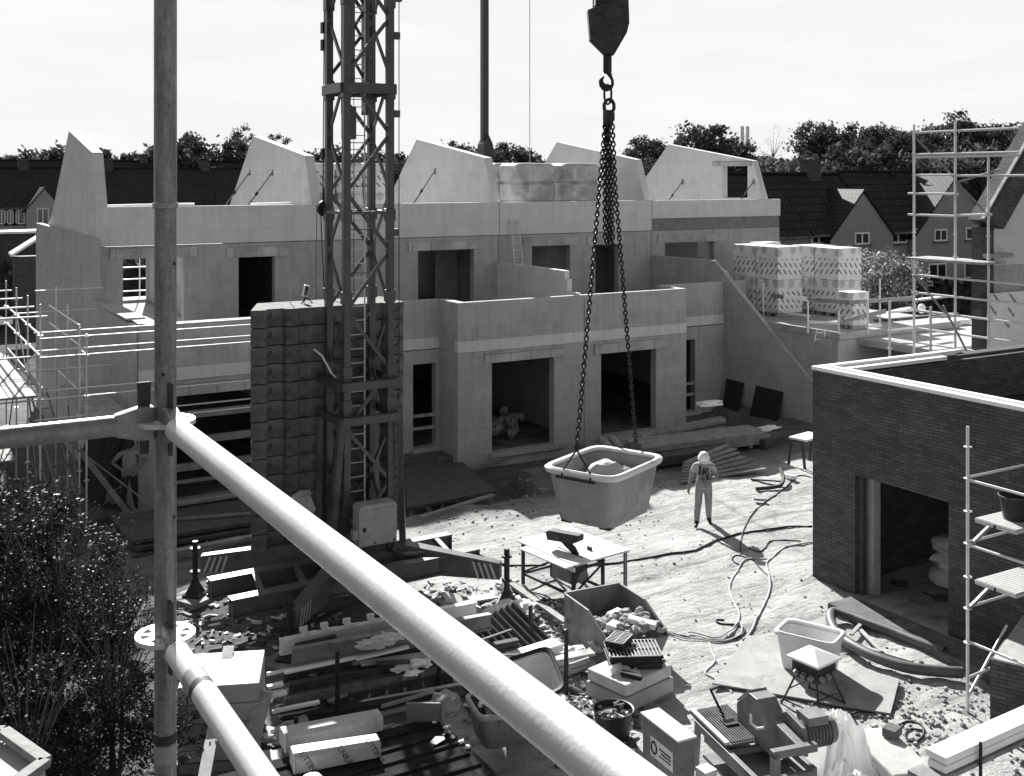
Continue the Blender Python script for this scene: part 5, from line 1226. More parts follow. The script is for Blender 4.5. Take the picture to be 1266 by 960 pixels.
p = M_ @ Vector((-.3, -.3, .503)); solo('brush_block', MB().obx(p+Vector((0,0,.04)), (.34, .1, .07), (0, .1, -.9)), 'rubber', 'dark ribbed brush lying on the front corner of the pale stone pack', 'brush', bevel=.01)
solo('torn_film', MB().blob(p+Vector((-.05, .3, .05)), .17, 4, 9, 0, .6, (1.2, .8, .5)).blob(p+Vector((.15, .1, .02)), .1, 9, 7, 0, .6, (1, .7, .4)), 'pvc_sheet', 'torn crumpled film on the pale stone pack beside the skip', 'film', smooth=True)
# bucket with offcuts
def bucket(label, c, r, h, fill, seed, name='rubble_bucket'):
    t = thing(name, label, 'bucket', c)
    obj('shell', MB().lathe([(0, 0), (r*.78, 0), (r*.97, h-.03), (r*1.0, h-.02), (r*1.04, h-.01), (r*1.03, h+.008), (r*.96, h), (r*.77, .03), (0, .03)], 28, c), 'black_steel', t, smooth=True)
    hm = MB(); 
    hm.path([Vector(c)+Vector((r*1.04*math.cos(q), r*1.04*math.sin(q)*.9, h-.02+.0)) for q in [R(200)+R(140)*k/10 for k in range(11)]], .008, 5); obj('handle', hm, 'galv', t)
    if fill:
        q_ = random.Random(seed); b = MB().lathe([(0, h-.06), (r*.9, h-.09), (r*.88, h-.12), (0, h-.12)], 18, c)
        for k in range(26): b.obx(Vector(c)+Vector((q_.uniform(-.7, .7)*r, q_.uniform(-.7, .7)*r, h-.05+q_.uniform(0, .05))), (q_.uniform(.05, .14), q_.uniform(.03, .06), .03), (q_.uniform(-.5, .5), q_.uniform(-.5, .5), q_.uniform(0, 3)), 0 if k % 3 else 1)
        tag(obj('rubble_load', b, ['concrete_dark', 'tub_white']), fill, kind='stuff')
bucket('black round bucket full of stone chips in front of the stone pack', (9.62, 13.38, ground_z(9.62, 13.38)), .3, .42, 'stone chips filling the black round bucket', 4)
# white tub on the board
wt = tub('plaster_tub', 'upright white plaster tub standing on the plywood sheet', 'tub', (13.78, 13.52, .075), R(-65), 1.0, .66, .62, 'tub_white', .82, .035, rimm='tub_white')
M_ = wmat(wt); tag(obj('mortar_residue', MB().lathe([(0, .20), (.36, .19), (.4, .16), (0, .16)], 20, (0,0,0), 1, .66).xf(M_), 'mortar'), 'dried grey mortar in the bottom of the white plaster tub', kind='stuff')
obj('handle', MB().path([(-.54, -.08, .57), (-.58, -.08, .5), (-.58, .08, .5), (-.54, .08, .57)], .012, 6), 'black_steel', wt, local=True)
# plywood sheet
cs = [G(880, 850), G(925, 790), G(1112, 845), G(1101, 888)]
solo('plywood_sheet', MB().prism([(p.x, p.y) for p in cs][::-1], 'z', .045, .072), 'ply', 'large plywood sheet lying on the sand under the white plaster tub', 'plywood', bevel=.003)
solo('stop_batten', MB().bar((12.2, 13.75, .02), (13.6, 11.9, .02), .08, .06), 'wood_dark', 'dark batten under the near edge of the plywood sheet', 'batten')
# power distribution box on its frame
pd = thing('power_box', 'site power box with a pyramid lid on a splayed tube stand', 'power box', (12.95, 12.62, .06), R(8))
obj('box', MB().box(-.24, .24, -.24, .24, .42, .70), 'black_steel', pd, local=True, bevel=.01)
obj('lid', MB().add([(-.3,-.3,.70), (.3,-.3,.70), (.3,.3,.70), (-.3,.3,.70), (-.3,-.3,.735), (.3,-.3,.735), (.3,.3,.735), (-.3,.3,.735), (0,0,.86)], [(3,2,1,0), (0,1,5,4), (1,2,6,5), (2,3,7,6), (3,0,4,7), (4,5,8), (5,6,8), (6,7,8), (7,4,8)]), 'tub_white', pd, local=True)
for (x, y) in ((-1,-1), (1,-1), (1,1), (-1,1)): obj('leg', MB().tube((x*.2, y*.2, .42), (x*.36, y*.36, -.05), .016, 8), 'black_steel', pd, local=True)
obj('stretcher', MB().tube((-.28, -.28, .2), (.28, -.28, .2), .011, 6).tube((-.28, .28, .2), (.28, .28, .2), .011, 6).tube((-.33, -.33, .03), (-.33, .33, .03), .011, 6).tube((.33, -.33, .03), (.33, .33, .03), .011, 6), 'black_steel', pd, local=True)
sk_ = MB()
for q in range(3): sk_.tube((-.16+.16*q, -.24, .52), (-.16+.16*q, -.30, .49), .045, 10); sk_.tube((-.24, -.14+.14*q, .52), (-.30, -.14+.14*q, .49), .045, 10)
obj('socket', sk_, 'steel_box', pd, local=True, smooth=True)
# masonry saw: long frame with rail table, tall blade hood, motor
ms = thing('masonry_saw', 'grey masonry saw machine with a roller table, tall blade hood and motor', 'masonry saw', (10.45, 11.35, 0), R(-12))
fr = MB()
for x in (-.42, .42): fr.bar((x, -.9, .62), (x, .75, .62), .07, .1)
for y in (-.88, .72, -.1): fr.bar((-.42, y, .6), (.42, y, .6), .06, .08)
fr.box(-.4, .4, -.3, .6, .2, .24)
obj('frame', fr, 'steel_box', ms, local=True, bevel=.006)
for (x, y) in ((-.42, -.86), (.42, -.86), (-.42, .7), (.42, .7)): obj('leg', MB().bar((x, y, .62), (x*1.05, y*1.05, 0), .07, .07), 'steel_box', ms, local=True)
tb_ = MB().box(-.44, .16, -.1, .92, .68, .71)
for k in range(13): tb_.box(-.33+k*.038, -.31+k*.038, -.08, .9, .712, .735)
rt_ = obj('roller_table', tb_, 'concrete_dark', ms, local=True)
obj('guide_rail', MB().box(-.44, -.37, -.1, .92, .712, .75), 'saw_white', rt_, local=True, bevel=.004)
obj('table_stop', MB().box(-.2, .0, .3, .48, .73, .76).bar((-.12, .5, .76), (-.16, .82, 1.02), .025, .025).bar((-.16, .82, 1.02), (.0, .86, 1.03), .035, .035), 'black_steel', ms, local=True)
obj('water_tray', MB().box(-.38, .38, -.8, .6, .42, .46).box(-.38, -.36, -.8, .6, .46, .56).box(.36, .38, -.8, .6, .46, .56), 'steel_box', ms, local=True)
obj('blade_hood', MB().prism([(-.42, .66), (.42, .66), (.44, .98), (.12, 1.26), (-.1, 1.26), (-.44, 1.02)], 'x', .04, .34), 'steel_box', ms, local=True, bevel=.012)
obj('hood_lid', MB().bar((.19, .13, 1.275), (.19, .43, 1.012), .29, .02), 'tub_grey', ms, local=True)
obj('blade', MB().tube((.195, -.02, .72), (.205, -.02, .72), .33, 28), 'galv_old', ms, local=True)
mt_ = obj('motor', MB().tube((.32, -.62, .98), (.86, -.62, .98), .17, 18).box(.42, .72, -.76, -.48, 1.13, 1.24), 'steel_box', ms, local=True, smooth=True)
fin = MB()
for k in range(9): fin.tube((.36+k*.05, -.62, .98), (.375+k*.05, -.62, .98), .19, 18)
obj('cooling_rib', fin, 'concrete_dark', mt_, local=True)
obj('belt_cover', MB().prism([(-.85, .8), (-.4, .8), (.0, .66), (.06, .9), (-.4, 1.2), (-.8, 1.15)], 'x', .305, .36), 'steel_box', ms, local=True, bevel=.01)
obj('saw_arm', MB().bar((.2, -.3, 1.0), (.2, -.95, .95), .12, .14).bar((-.2, -.95, .3), (-.2, -.95, 1.0), .1, .1).bar((-.25, -.95, .98), (.4, -.95, .98), .1, .1), 'steel_box', ms, local=True, bevel=.008)
obj('crank_handle', MB().path([(.0, -.35, 1.0), (-.08, -.3, .98), (-.12, -.22, 1.02), (-.1, -.18, 1.12)], .02, 8), 'tub_white', ms, local=True)
# grey cabinet with its sticker
cp = G(826, 896, 1.05)
kc = thing('tool_cabinet', 'grey steel cabinet with a logo sticker, just right of the thick handrail', 'cabinet', (cp.x, cp.y, 0), R(-4))
obj('body', MB().box(-.13, .13, -.42, .42, .1, 1.03), 'steel_box', kc, local=True, bevel=.012)
obj('top_plate', MB().box(-.15, .15, -.44, .44, 1.031, 1.06), 'saw_white', kc, local=True, bevel=.006)
obj('foot_frame', MB().box(-.16, .16, -.44, -.34, 0, .098).box(-.16, .16, .34, .44, 0, .098), 'black_steel', kc, local=True)
sx_ = -.1325
stk = obj('sticker', MB().box(sx_-.002, sx_, -.3, .22, .58, .84), 'tub_white', kc, local=True)
lg_ = MB().path([(sx_-.004, .13+.062*math.cos(q), .71+.075*math.sin(q)) for q in [2*math.pi*k/20 for k in range(20)]], .014, 5, True)
for (y0_, y1_, z0_, z1_) in ((-.26, .02, .735, .765), (-.26, .0, .69, .72), (-.26, .03, .645, .67)):
    n = int((y1_-y0_)/.045)
    for k in range(n): lg_.box(sx_-.004, sx_-.0025, y0_+k*.045+.006, y0_+(k+1)*.045-.004, z0_, z1_)
obj('logo', lg_, 'ink', stk, local=True)
solo('pump_can', MB().lathe([(0, 0), (.09, 0), (.1, .02), (.1, .24), (.06, .28), (.03, .3), (0, .3)], 16, (cp.x+.38, cp.y+.05, 0.0)).box(cp.x+.3, cp.x+.5, cp.y-.4, cp.y-.2, 0, .5), 'tub_white', 'white container standing behind the grey cabinet', 'container', smooth=True)
# white tarp draped over a stand
def drape(name, label, c, sx, sy, h, seed, m, folds=.16, n=60):
    vs = []
    for j in range(n):
        for i in range(n):
            u, v = i/(n-1)*2-1, j/(n-1)*2-1; d = max(abs(u), abs(v)); a = math.atan2(v, u)
            q = sstep(.25, 1.0, d); z = h*(1-q)+.03
            f = 1+folds*math.sin(a*7+seed)*q+.4*noise.noise(Vector((u*3+seed, v*3, 1)))+.12*noise.noise(Vector((u*9+seed, v*9, 4)))
            vs.append(Vector((c[0]+u*sx*f*.5*(.6+.4*d), c[1]+v*sy*f*.5*(.6+.4*d), c[2]+z+.12*noise.noise(Vector((u*5, v*5, seed)))+.06*noise.noise(Vector((u*13, v*13, seed))))))
    fs = [(j*n+i, j*n+i+1, (j+1)*n+i+1, (j+1)*n+i) for j in range(n-1) for i in range(n-1)]
    return solo(name, MB().add(vs, fs), m, label, 'tarp', smooth=True)
tpz = G(1045, 925, .4)
drape('tarpaulin', 'white crumpled tarpaulin draped over a stand right of the masonry saw', (tpz.x-.1, tpz.y, 0), .95, 1.15, .85, 3, 'pvc_sheet', .3)
drape('sheet_remnant', 'second lower fold of white sheet in front of the tarpaulin', (tpz.x-.55, tpz.y-.75, 0), .8, .8, .45, 7, 'cloth_white', .25)
sp_ = G(1088, 930, .35)
solo('block_stack', MB().obx((sp_.x+.1, sp_.y-.1, .2), (.62, 1.25, .4), (0, 0, R(-20))), 'concrete', 'low pale block stack covered with dust beside the white tarpaulin', 'blocks', bevel=.03)
solo('brick_offcut', MB().obx((sp_.x+.42, sp_.y+.15, .47), (.24, .2, .12), (0, 0, .3)), 'concrete_dark', 'dark brick offcut lying on the low pale block stack', 'brick', bevel=.01)
# foam lined trough in the bottom right
ta, tb2 = G(1157, 936, 1.25), G(1300, 872, 1.25)
tr = thing('foam_beam', 'long white foam beam on timber at the bottom right corner', 'foam beam', (ta.x, ta.y, 1.0))
dr = (tb2-ta).normalized(); sd_ = dr.cross(Vector((0,0,1)))
obj('top_foam', MB().bar(ta+Vector((0,0,.0)), tb2, .30, .09), 'white_foam', tr, bevel=.012)
obj('lower_foam', MB().bar(ta+sd_*.02-dr*.02+Vector((0,0,-.10)), tb2+sd_*.02+Vector((0,0,-.10)), .26, .09), 'white_foam', tr, bevel=.012)
obj('carrier_board', MB().bar(ta-dr*.3+Vector((0,0,-.18)), tb2+Vector((0,0,-.18)), .36, .05), 'wood_grey', tr)
for t_ in (.3, 1.0): p = ta+dr*t_*2; obj('post', MB().tube(p+sd_*.2+Vector((0,0,-1.25)), p+sd_*.2+Vector((0,0,.1)), .022, 8), 'rubber', tr)
# low brick wall with its cover board
lwz = 1.0; l0 = G(1224, 816, lwz); l1 = G(1262, 762, lwz); l2 = G(1300, 845, lwz)
lb = thing('low_brick_wall', 'low dark brick wall end with a pale board on top at the right edge', 'wall', (l0.x+.5, l0.y, 0))
e1 = (l1-l0); e2 = Vector((e1.y, -e1.x, 0)).normalized()*2.0
obj('brickwork', MB().prism([(l0.x, l0.y), (l0.x+e2.x, l0.y+e2.y), (l1.x+e2.x, l1.y+e2.y), (l1.x, l1.y)], 'z', -.1, lwz), 'brick_dark', lb)
obj('cover_board', MB().bar(l0+e2*.22+Vector((0,0,.02)), l1+e2*.22+Vector((0,0,.02)), .8, .03), 'wood', lb, bevel=.003)
# black drainage hose ring
hp_ = [(1168, 806), (1140, 796), (1108, 783), (1075, 771), (1048, 761), (1031, 757), (1027, 765), (1032, 779), (1046, 793), (1068, 806), (1094, 817), (1125, 826), (1160, 830), (1190, 832)]
pts = [G(*q, .13) for q in hp_]
def smooth_path(p, k=4):
    out = []; n = len(p)
    for i in range(n-1):
        a, b, c, d = p[max(0, i-1)], p[i], p[i+1], p[min(n-1, i+2)]
        for j in range(k):
            t = j/k; out.append(.5*((2*b)+(c-a)*t+(2*a-5*b+4*c-d)*t*t+(3*b-a-3*c+d)*t**3))
    return out+[p[-1]]
solo('drainage_hose', MB().path(smooth_path(pts), .092, 12), 'drain_hose', 'thick grey drainage hose bent into a loop in front of the brick wall', 'hose', smooth=True)
for k, (pa, pb__, lab) in enumerate((((1060, 775), (1090, 806), 'pale broken lath lying inside the hose loop, upper one'), ((1068, 800), (1128, 818), 'long pale lath lying inside the hose loop'), ((1052, 785), (1064, 772), 'short pale scrap of board inside the hose loop'))):
    a, b = G(*pa, .06), G(*pb__, .1); solo('scrap_lath', MB().bar(a, b, .07, .03), 'wood', lab, 'lath')
# dark strip of soil and kerb slab along the brick wall
solo('kerb_slab', MB().box(16.05, 16.75, 11.5, 15.3, .0, .16), 'concrete_dark', 'long dark concrete slab lying along the brick wall below its doorway', 'slab', bevel=.03)
# cables and hoses on the sand
def ground_line(name, px_pts, r, m, label, cat, lift=0):
    P_ = [G(*q, 0) for q in px_pts]; P_ = smooth_path(P_, 5)
    for q in P_: q.z = ground_z(q.x, q.y)+r*.8+lift
    solo(name, MB().path(P_, r, 6), m, label, cat, 'cables and hoses on the sand', smooth=True)
ground_line('power_cable', [(590, 684), (604, 692), (622, 698), (668, 701), (720, 701), (765, 697), (815, 690), (860, 682), (888, 670), (915, 662), (950, 656), (1004, 651)], .022, 'cable_black', 'long dark power cable running behind the saw table to the brick wall', 'cable')
ground_line('power_cable', [(1004, 668), (975, 676), (958, 688), (948, 697), (950, 712), (952, 728), (945, 745), (936, 765), (928, 780), (918, 788)], .02, 'cable_pale', 'pale hose curving down from the brick corner to the coil on the sand', 'hose')
ground_line('power_cable', [(1003, 592), (985, 590), (968, 606), (945, 622), (928, 640), (920, 655), (916, 672), (915, 690)], .016, 'cable_black', 'thin cable from the scrap heap down past the worker shadow', 'cable')
ground_line('power_cable', [(990, 668), (966, 668), (952, 670), (945, 680), (938, 684), (926, 680)], .014, 'cable_black', 'short thin cable piece right of the worker shadow', 'cable')
ground_line('power_cable', [(948, 692), (930, 692), (918, 697), (908, 712), (902, 730), (908, 748), (914, 762), (910, 775), (900, 786)], .018, 'cable_pale', 'pale hose loop hanging left of the coil on the sand', 'hose')
ground_line('power_cable', [(915, 700), (905, 695), (912, 690), (930, 694), (936, 700), (950, 715)], .014, 'cable_black', 'thin dark cable bow just below the worker shadow', 'cable')
ground_line('power_cable', [(822, 781), (845, 786), (868, 790), (895, 789), (915, 784), (920, 776), (905, 772), (888, 770), (886, 766), (895, 767)], .018, 'cable_black', 'dark cable bundle running from the skip to the coil', 'cable')
ground_line('power_cable', [(826, 783), (850, 790), (880, 792), (905, 788), (917, 780), (914, 770), (905, 778), (893, 786), (878, 788), (862, 784), (850, 783), (852, 787)], .014, 'cable_pale', 'pale hose coil lying over the dark cable bundle', 'hose', .02)
ground_line('power_cable', [(876, 792), (880, 805), (884, 818), (876, 828), (872, 834), (882, 840), (893, 846), (905, 858)], .014, 'cable_pale', 'pale hose leading from the coil to the masonry saw', 'hose')
ground_line('power_cable', [(1000, 872), (1012, 885), (1030, 892), (1048, 890), (1055, 885), (1075, 884), (1095, 892)], .016, 'cable_black', 'dark cable looping below the power box', 'cable')
ground_line('power_cable', [(1020, 850), (1030, 870), (1042, 885), (1060, 888), (1072, 890)], .012, 'cable_black', 'thin cable from the power box over the plywood edge', 'cable')
ground_line('power_cable', [(1112, 900), (1122, 896), (1138, 902), (1142, 912), (1132, 920), (1120, 914), (1124, 906), (1140, 908)], .016, 'cable_black', 'dark cable coil right of the low pale block stack', 'cable')
ground_line('power_cable', [(985, 880), (1000, 895), (1010, 905)], .016, 'cable_black', 'short dark cable behind the motor of the masonry saw', 'cable')
# scrap in the sun beside the brick corner and timbers in the shade
def timber_pile(label, a, b, n_w, n_h, w, h, m, round_=False, seed=1, name='timber_pile', group='timber and pipe piles along the facade'):
    rr = random.Random(seed); a, b = Vector(a), Vector(b); d = (b-a).normalized(); s = d.cross(Vector((0,0,1))).normalized()
    t = thing(name, label, 'timber pile', a.lerp(b, .5), group=group)
    obj('bearer', MB().bar(a.lerp(b, .15)-s*n_w*w*.5+Vector((0,0,.04)), a.lerp(b, .15)+s*n_w*w*.5+Vector((0,0,.04)), .1, .08).bar(a.lerp(b, .85)-s*n_w*w*.5+Vector((0,0,.04)), a.lerp(b, .85)+s*n_w*w*.5+Vector((0,0,.04)), .1, .08), 'wood_grey', t)
    for j in range(n_h):
        for i in range(n_w-(j if round_ else 0)):
            o = s*((i-(n_w-(j if round_ else 0)-1)/2)*w)+Vector((0,0,.08+h*(.5+j*(.88 if round_ else 1))))
            p, q = a+o+d*rr.uniform(-.12, .12), b+o+d*rr.uniform(-.12, .12)
            obj('pipe' if round_ else 'plank', MB().tube(p, q, w*.48, 10) if round_ else MB().bar(p, q, w-.012, h-.008), m, t, smooth=round_, bevel=0 if round_ else .006)
    return t
gz = lambda x, y: ground_z(x, y)
timber_pile('long pile of round poles in front of the second wide opening', (19.2, 28.3, gz(19.2, 28.3)+.05), (24.6, 28.1, gz(24, 28)+.2), 5, 4, .24, .24, 'wood_grey', True, 2)
timber_pile('flat stack of long boards right of the hanging tub, behind the worker', (19.6, 26.2, gz(19.6, 26)+.05), (24.3, 26.1, gz(24, 26)+.05), 5, 4, .22, .09, 'wood_grey', False, 3)
timber_pile('lower stack of boards between the hanging tub and the worker', (17.4, 25.6, gz(17.4, 25.6)), (22.4, 25.3, gz(22, 25.3)), 4, 3, .2, .09, 'wood_dark', False, 4)
t = thing('plank_heap', 'slanting loose planks in the shade right behind the worker', 'planks', (20.6, 23.9, 0)); rr = random.Random(6)
for k in range(7):
    a = Vector((19.3+.1*k, 23.7+.09*k, .06+.05*k)); b = Vector((22.0+.1*rr.random(), 23.4+.25*k, .12+.06*k)); obj('plank', MB().bar(a, b, .18, .04), 'wood_grey', t)
t = thing('log_row', 'row of short round posts lying in front of the pole pile', 'logs', (20.0, 27.0, 0))
for k in range(5): a = Vector((19.3+.42*k, 26.9, gz(19.3+.4*k, 26.9)+.14)); obj('post', MB().tube(a, a+Vector((.3, 1.0, .1)), .13, 10), 'wood', t, smooth=True)
solo('sheet_remnant', MB().blob((24.0, 28.0, .95), .32, 3, 12, 0, .5, (1.5, .8, .3)), 'cloth_white', 'pale cloth thrown over the far end of the pole pile', 'cloth', smooth=True)
for k, (pa, pb_, w_, lab) in enumerate((((897, 474), (919, 520), 0, 'left dark sheet leaning slightly tilted on the sloping wall'), ((934, 478), (967, 530), 0, 'right wider dark sheet leaning on the sloping wall'))):
    a, b = PX(*pa, 27.8), PX(pb_[0], pa[1], 27.8); z0 = gz(27.3, a.y)
    solo('leaning_sheet', MB().add([(27.45, a.y-.25*(k == 0), z0), (27.45, b.y, z0), (27.82, b.y, .85), (27.82, a.y, .85), (27.5, a.y-.25*(k == 0), z0), (27.5, b.y, z0), (27.86, b.y, .87), (27.86, a.y, .87)], [(0,1,2,3), (7,6,5,4), (0,4,5,1), (1,5,6,2), (2,6,7,3), (3,7,4,0)]), 'black_steel', lab, 'sheet', 'dark sheets leaning on the sloping wall')
c = G(965, 545)
solo('board_stack', MB().obx((c.x-.2, c.y+.3, .12), (2.4, 1.5, .34), (0, 0, .15)), 'wood_dark', 'low dark board stack at the foot of the sloping wall', 'boards', bevel=.02)
solo('paper_scrap', MB().blob((c.x-.1, c.y+.4, .33), .28, 5, 10, 0, .5, (1.5, .8, .2)), 'cloth_white', 'pale scrap of paper lying on the low dark board stack', 'scrap', smooth=True)
tr_ = thing('trestle', 'small trestle with a pale top plate at the brick corner', 'trestle', (G(998, 575).x, G(998, 575).y, 0))
q = G(998, 575); obj('top_plate', MB().obx((q.x, q.y, .82), (1.0, .6, .06), (0, 0, .2)), 'tub_white', tr_, bevel=.01)
for sx in (-.4, .4):
    for sy in (-.2, .2): obj('leg', MB().bar((q.x+sx, q.y+sy, .79), (q.x+sx*1.05, q.y+sy*1.6, 0), .06, .06), 'wood_dark', tr_)
sc_ = random.Random(12)
for k, (px, py, lab) in enumerate(((955, 603, 'curled dark metal scrap in the sun near the brick corner'), (975, 592, 'bright folded scrap beside the curled dark scrap'), (948, 597, 'flat dark lath left of the curled scrap'), (940, 621, 'small flat chip of wood on the sunlit sand'))):
    p = G(px, py); m = MB()
    if k == 0: m.path(smooth_path([p+Vector((-.6, 0, .05)), p+Vector((0, -.25, .1)), p+Vector((.5, .1, .18)), p+Vector((.75, .5, .3))]), .05, 6)
    else: m.obx((p.x, p.y, .06), ((.5, .2, .1), (.9, .12, .04), (.3, .14, .05))[k-1], (.2, .1, sc_.uniform(0, 3)))
    solo('scrap', m, ['rust_steel', 'white_foam', 'wood_dark', 'wood_grey'][k], lab, 'scrap')
# ramp platform over the trench
ra = thing('access_ramp', 'dark plank platform over the trench right of the crane', 'platform', (13.9, 27.4, -.3))
rp_ = [(G(*q, -.05).x, G(*q, -.05).y) for q in ((503, 629), (614, 607), (572, 572), (500, 573))]
obj('deck', MB().prism(rp_, 'z', -.12, -.04), 'wood_dark', ra)
for k in range(6):
    a = Vector((*rp_[0], 0)).lerp(Vector((*rp_[1], 0)), (k+.4)/6); obj('support_post', MB().bar((a.x, a.y+.1, -.125), (a.x+(.3 if k % 2 else -.04), a.y-.1*(k % 2), -.75), .09, .1), 'wood_grey', ra)
for k, (a, b, lab) in enumerate((((566, 583), (690, 548), 'long pale plank lying along the foot of the first bay wall'), ((520, 640), (610, 612), 'thin board at the front edge of the plank platform'), ((640, 585), (690, 600), 'dark bent pipe in the shaded trench'))):
    p, q = G(*a, -.5 if k != 1 else .02), G(*b, -.5 if k != 1 else .05); solo('loose_plank', MB().bar(p, q, .16, .05), ['wood_grey', 'wood_grey', 'wood_dark'][k], lab, 'plank')
t = thing('darkening_screen', 'added dark boards that darken the foot of the end wall behind the shrub', 'boards', (5.9, 32.0, -.3))  # made-up boards, added to darken this corner
for k in range(5): obj('board', MB().add([(5.35+.03*k, 30.2+.85*k, -.35), (5.35+.03*k, 31.0+.85*k, -.35), (6.03, 31.0+.85*k, 1.9-.12*(k % 2)), (6.03, 30.2+.85*k, 1.9-.12*(k % 2)), (5.39+.03*k, 30.2+.85*k, -.37), (5.39+.03*k, 31.0+.85*k, -.37), (6.07, 31.0+.85*k, 1.9-.12*(k % 2)), (6.07, 30.2+.85*k, 1.9-.12*(k % 2))], [(0,1,2,3), (7,6,5,4), (0,4,5,1), (1,5,6,2), (2,6,7,3), (3,7,4,0)]), 'panel_black', t)
# formwork boards lying left of the crane in the shade of the first house
t = thing('formwork_stack', 'wide stack of dark formwork boards in the shade left of the ballast', 'formwork', (7.2, 26.4, 0))
for k in range(3): obj('board', MB().box(5.2+.1*(k % 2), 9.6-.12*(k % 3), 25.3+.13*k, 27.7, -.1+.13*k, -.01+.13*k), 'wood_dark', t, bevel=.01)
for (pa, pb_, z, lab) in (((208, 598), (312, 585), 0.45, 'pale long plank edge on the dark formwork stack, upper one'), ((208, 643), (318, 634), .3, 'thin pale lath on the dark formwork stack'), ((205, 684), (334, 659), .15, 'pale broad plank on the ground in front of the formwork stack'), ((205, 625), (330, 606), .35, 'middle long plank on the dark formwork stack')):
    p, q = G(*pa, z), G(*pb_, z); solo('loose_plank', MB().bar(p, q, .2 if 'lath' not in lab else .05, .05), 'wood_grey', lab, 'plank')
op = thing('opening_barrier', 'horizontal timber barrier across the wide dark opening of the first house', 'barrier', (8.7, 30.0, 0))
for z in (.5, 1.2, 1.9): obj('rail_board', MB().box(7.2, 10.4, 29.96-.02*z, 30.05-.02*z, z, z+.2), 'wood_grey', op)
lp = PY(180, 590, 29.6); pr_ = thing('slanting_prop', 'timber shore slanting behind the upright tube against the first house', 'prop', (5.2, 29.7, -.3))
obj('shaft', MB().bar((4.3, 29.6, 2.2), (5.9, 29.2, -.2), .12, .12), 'wood_grey', pr_); obj('foot', MB().box(5.7, 6.2, 29.0, 29.4, -.3, -.2), 'wood_grey', pr_)
# ------------------------------------------------------------------ heap of formwork and scaffold parts in front of the crane
def beam(label, pa, pb, z, w, h, m, name='formwork_beam', clamps=(), group='beams in the heap in front of the crane', kind='beam'):
    a, b = G(*pa, z), G(*pb, z); t = thing(name, label, kind, a.lerp(b, .5), group=group)
    obj('web', MB().bar(a, b, w*.35, h-.04), m, t)
    obj('flange', MB().bar(a+Vector((0,0,h/2-.012)), b+Vector((0,0,h/2-.012)), w, .024).bar(a-Vector((0,0,h/2-.012)), b-Vector((0,0,h/2-.012)), w, .024), m, t)
    for k in clamps:
        c = a.lerp(b, k)+Vector((0,0,h/2)); obj('clamp', MB().box(c.x-.05, c.x+.05, c.y-.05, c.y+.05, c.z, c.z+.05).box(c.x-.09, c.x+.03, c.y-.03, c.y+.03, c.z+.05, c.z+.13).tube(c+Vector((.04,0,.02)), c+Vector((.16,-.08,.05)), .014, 6), 'galv', t, bevel=.006)
    return t
beam('light metal beam with clamps on its top flange, back one of the upper pair', (346, 800), (588, 752), .92, .12, .24, 'galv', clamps=(.12, .22, .33, .45))
beam('light metal beam in front of the one with clamps, upper pair', (361, 812), (606, 768), .90, .12, .26, 'steel_box')
beam('steel beam in the second layer of the heap, ending below the clamped beam', (350, 838), (560, 800), .64, .1, .14, 'rust_steel')
beam('dark beam in the second layer, in front of its neighbour', (358, 850), (640, 795), .56, .12, .14, 'wood_dark')
beam('pale metal beam third from the top of the heap', (352, 868), (575, 820), .42, .1, .13, 'galv_old')
beam('dark timber beam low in the heap with hanging strips', (345, 880), (560, 838), .26, .14, .2, 'wood_dark')
beam('lowest dark beam of the heap beside the stake', (350, 893), (560, 860), .12, .14, .18, 'wood_dark')
for k, (pa, pb, z, w, lab) in enumerate((((352, 832), (447, 812), .76, .08, 'white foam strip wedged between the two upper beams'), ((440, 815), (505, 800), .76, .12, 'bright plastic strip on the second beam layer'), ((332, 862), (354, 856), .6, .16, 'pale block end at the left tip of the heap'), ((336, 880), (395, 868), .42, .12, 'pale lath on the third beam layer'), ((330, 850), (350, 846), .7, .14, 'short white board end above the left tip of the heap'))):
    a, b = G(*pa, z), G(*pb, z); solo('foam_strip', MB().bar(a, b, w*.7, .045), 'white_foam', lab, 'strip', 'pale strips in the beam heap', bevel=.01)
for k, (px, pb, ptp, lab) in enumerate(((417, 905, 805, 'dark steel stake rising in front of the beam heap'), (700, 862, 778, 'dark steel stake between the pipe bundle and the skip'), (656, 808, 748, 'dark steel stake behind the slatted rack'), (366, 925, 886, 'short dark stake near the printed rolls'), (543, 865, 812, 'dark stake half hidden by the thick handrail'))):
    b = G(px, pb); zt = D(px, ptp, SN*b.x+CS*b.y).z; t = thing('stake', lab, 'stake', b, group='dark steel stakes round the heap')
    obj('post', MB().tube(b, (b.x, b.y, zt-.03), .036, 10), 'black_steel', t, smooth=True); obj('cap', MB().lathe([(.036, zt-.03), (.036, zt-.01), (.02, zt), (0, zt)], 10, (b.x, b.y, 0)), 'black_steel', t, smooth=True)
for k, (pa, pb, z, lab) in enumerate((((340, 846), (548, 805), .52, 'uppermost scaffold tube lying in the beam heap'), ((335, 858), (610, 806), .46, 'second scaffold tube lying in the beam heap'), ((342, 874), (520, 838), .34, 'third scaffold tube lying in the beam heap'), ((345, 886), (590, 842), .2, 'lowest scaffold tube lying in the beam heap'), ((330, 834), (470, 806), .74, 'scaffold tube lying right under the upper beam pair'))):
    solo('scaffold_tube', MB().tube(G(*pa, z), G(*pb, z), .03, 10), 'galv', lab, 'tube', 'scaffold tubes in the beam heap', smooth=True)
# loose strips hanging from the beams
r_ = random.Random(4)
for k in range(9):
    a = G(390+k*22, 858-k*4.2, .42); solo('hanging_strap', MB().bar(a, a+Vector((r_.uniform(-.03, .03), -.05, -.32)), .05, .012), 'tub_grey', 'loose strap in the row hanging down from the low dark timber beam', 'strap', 'straps hanging from the beam heap')
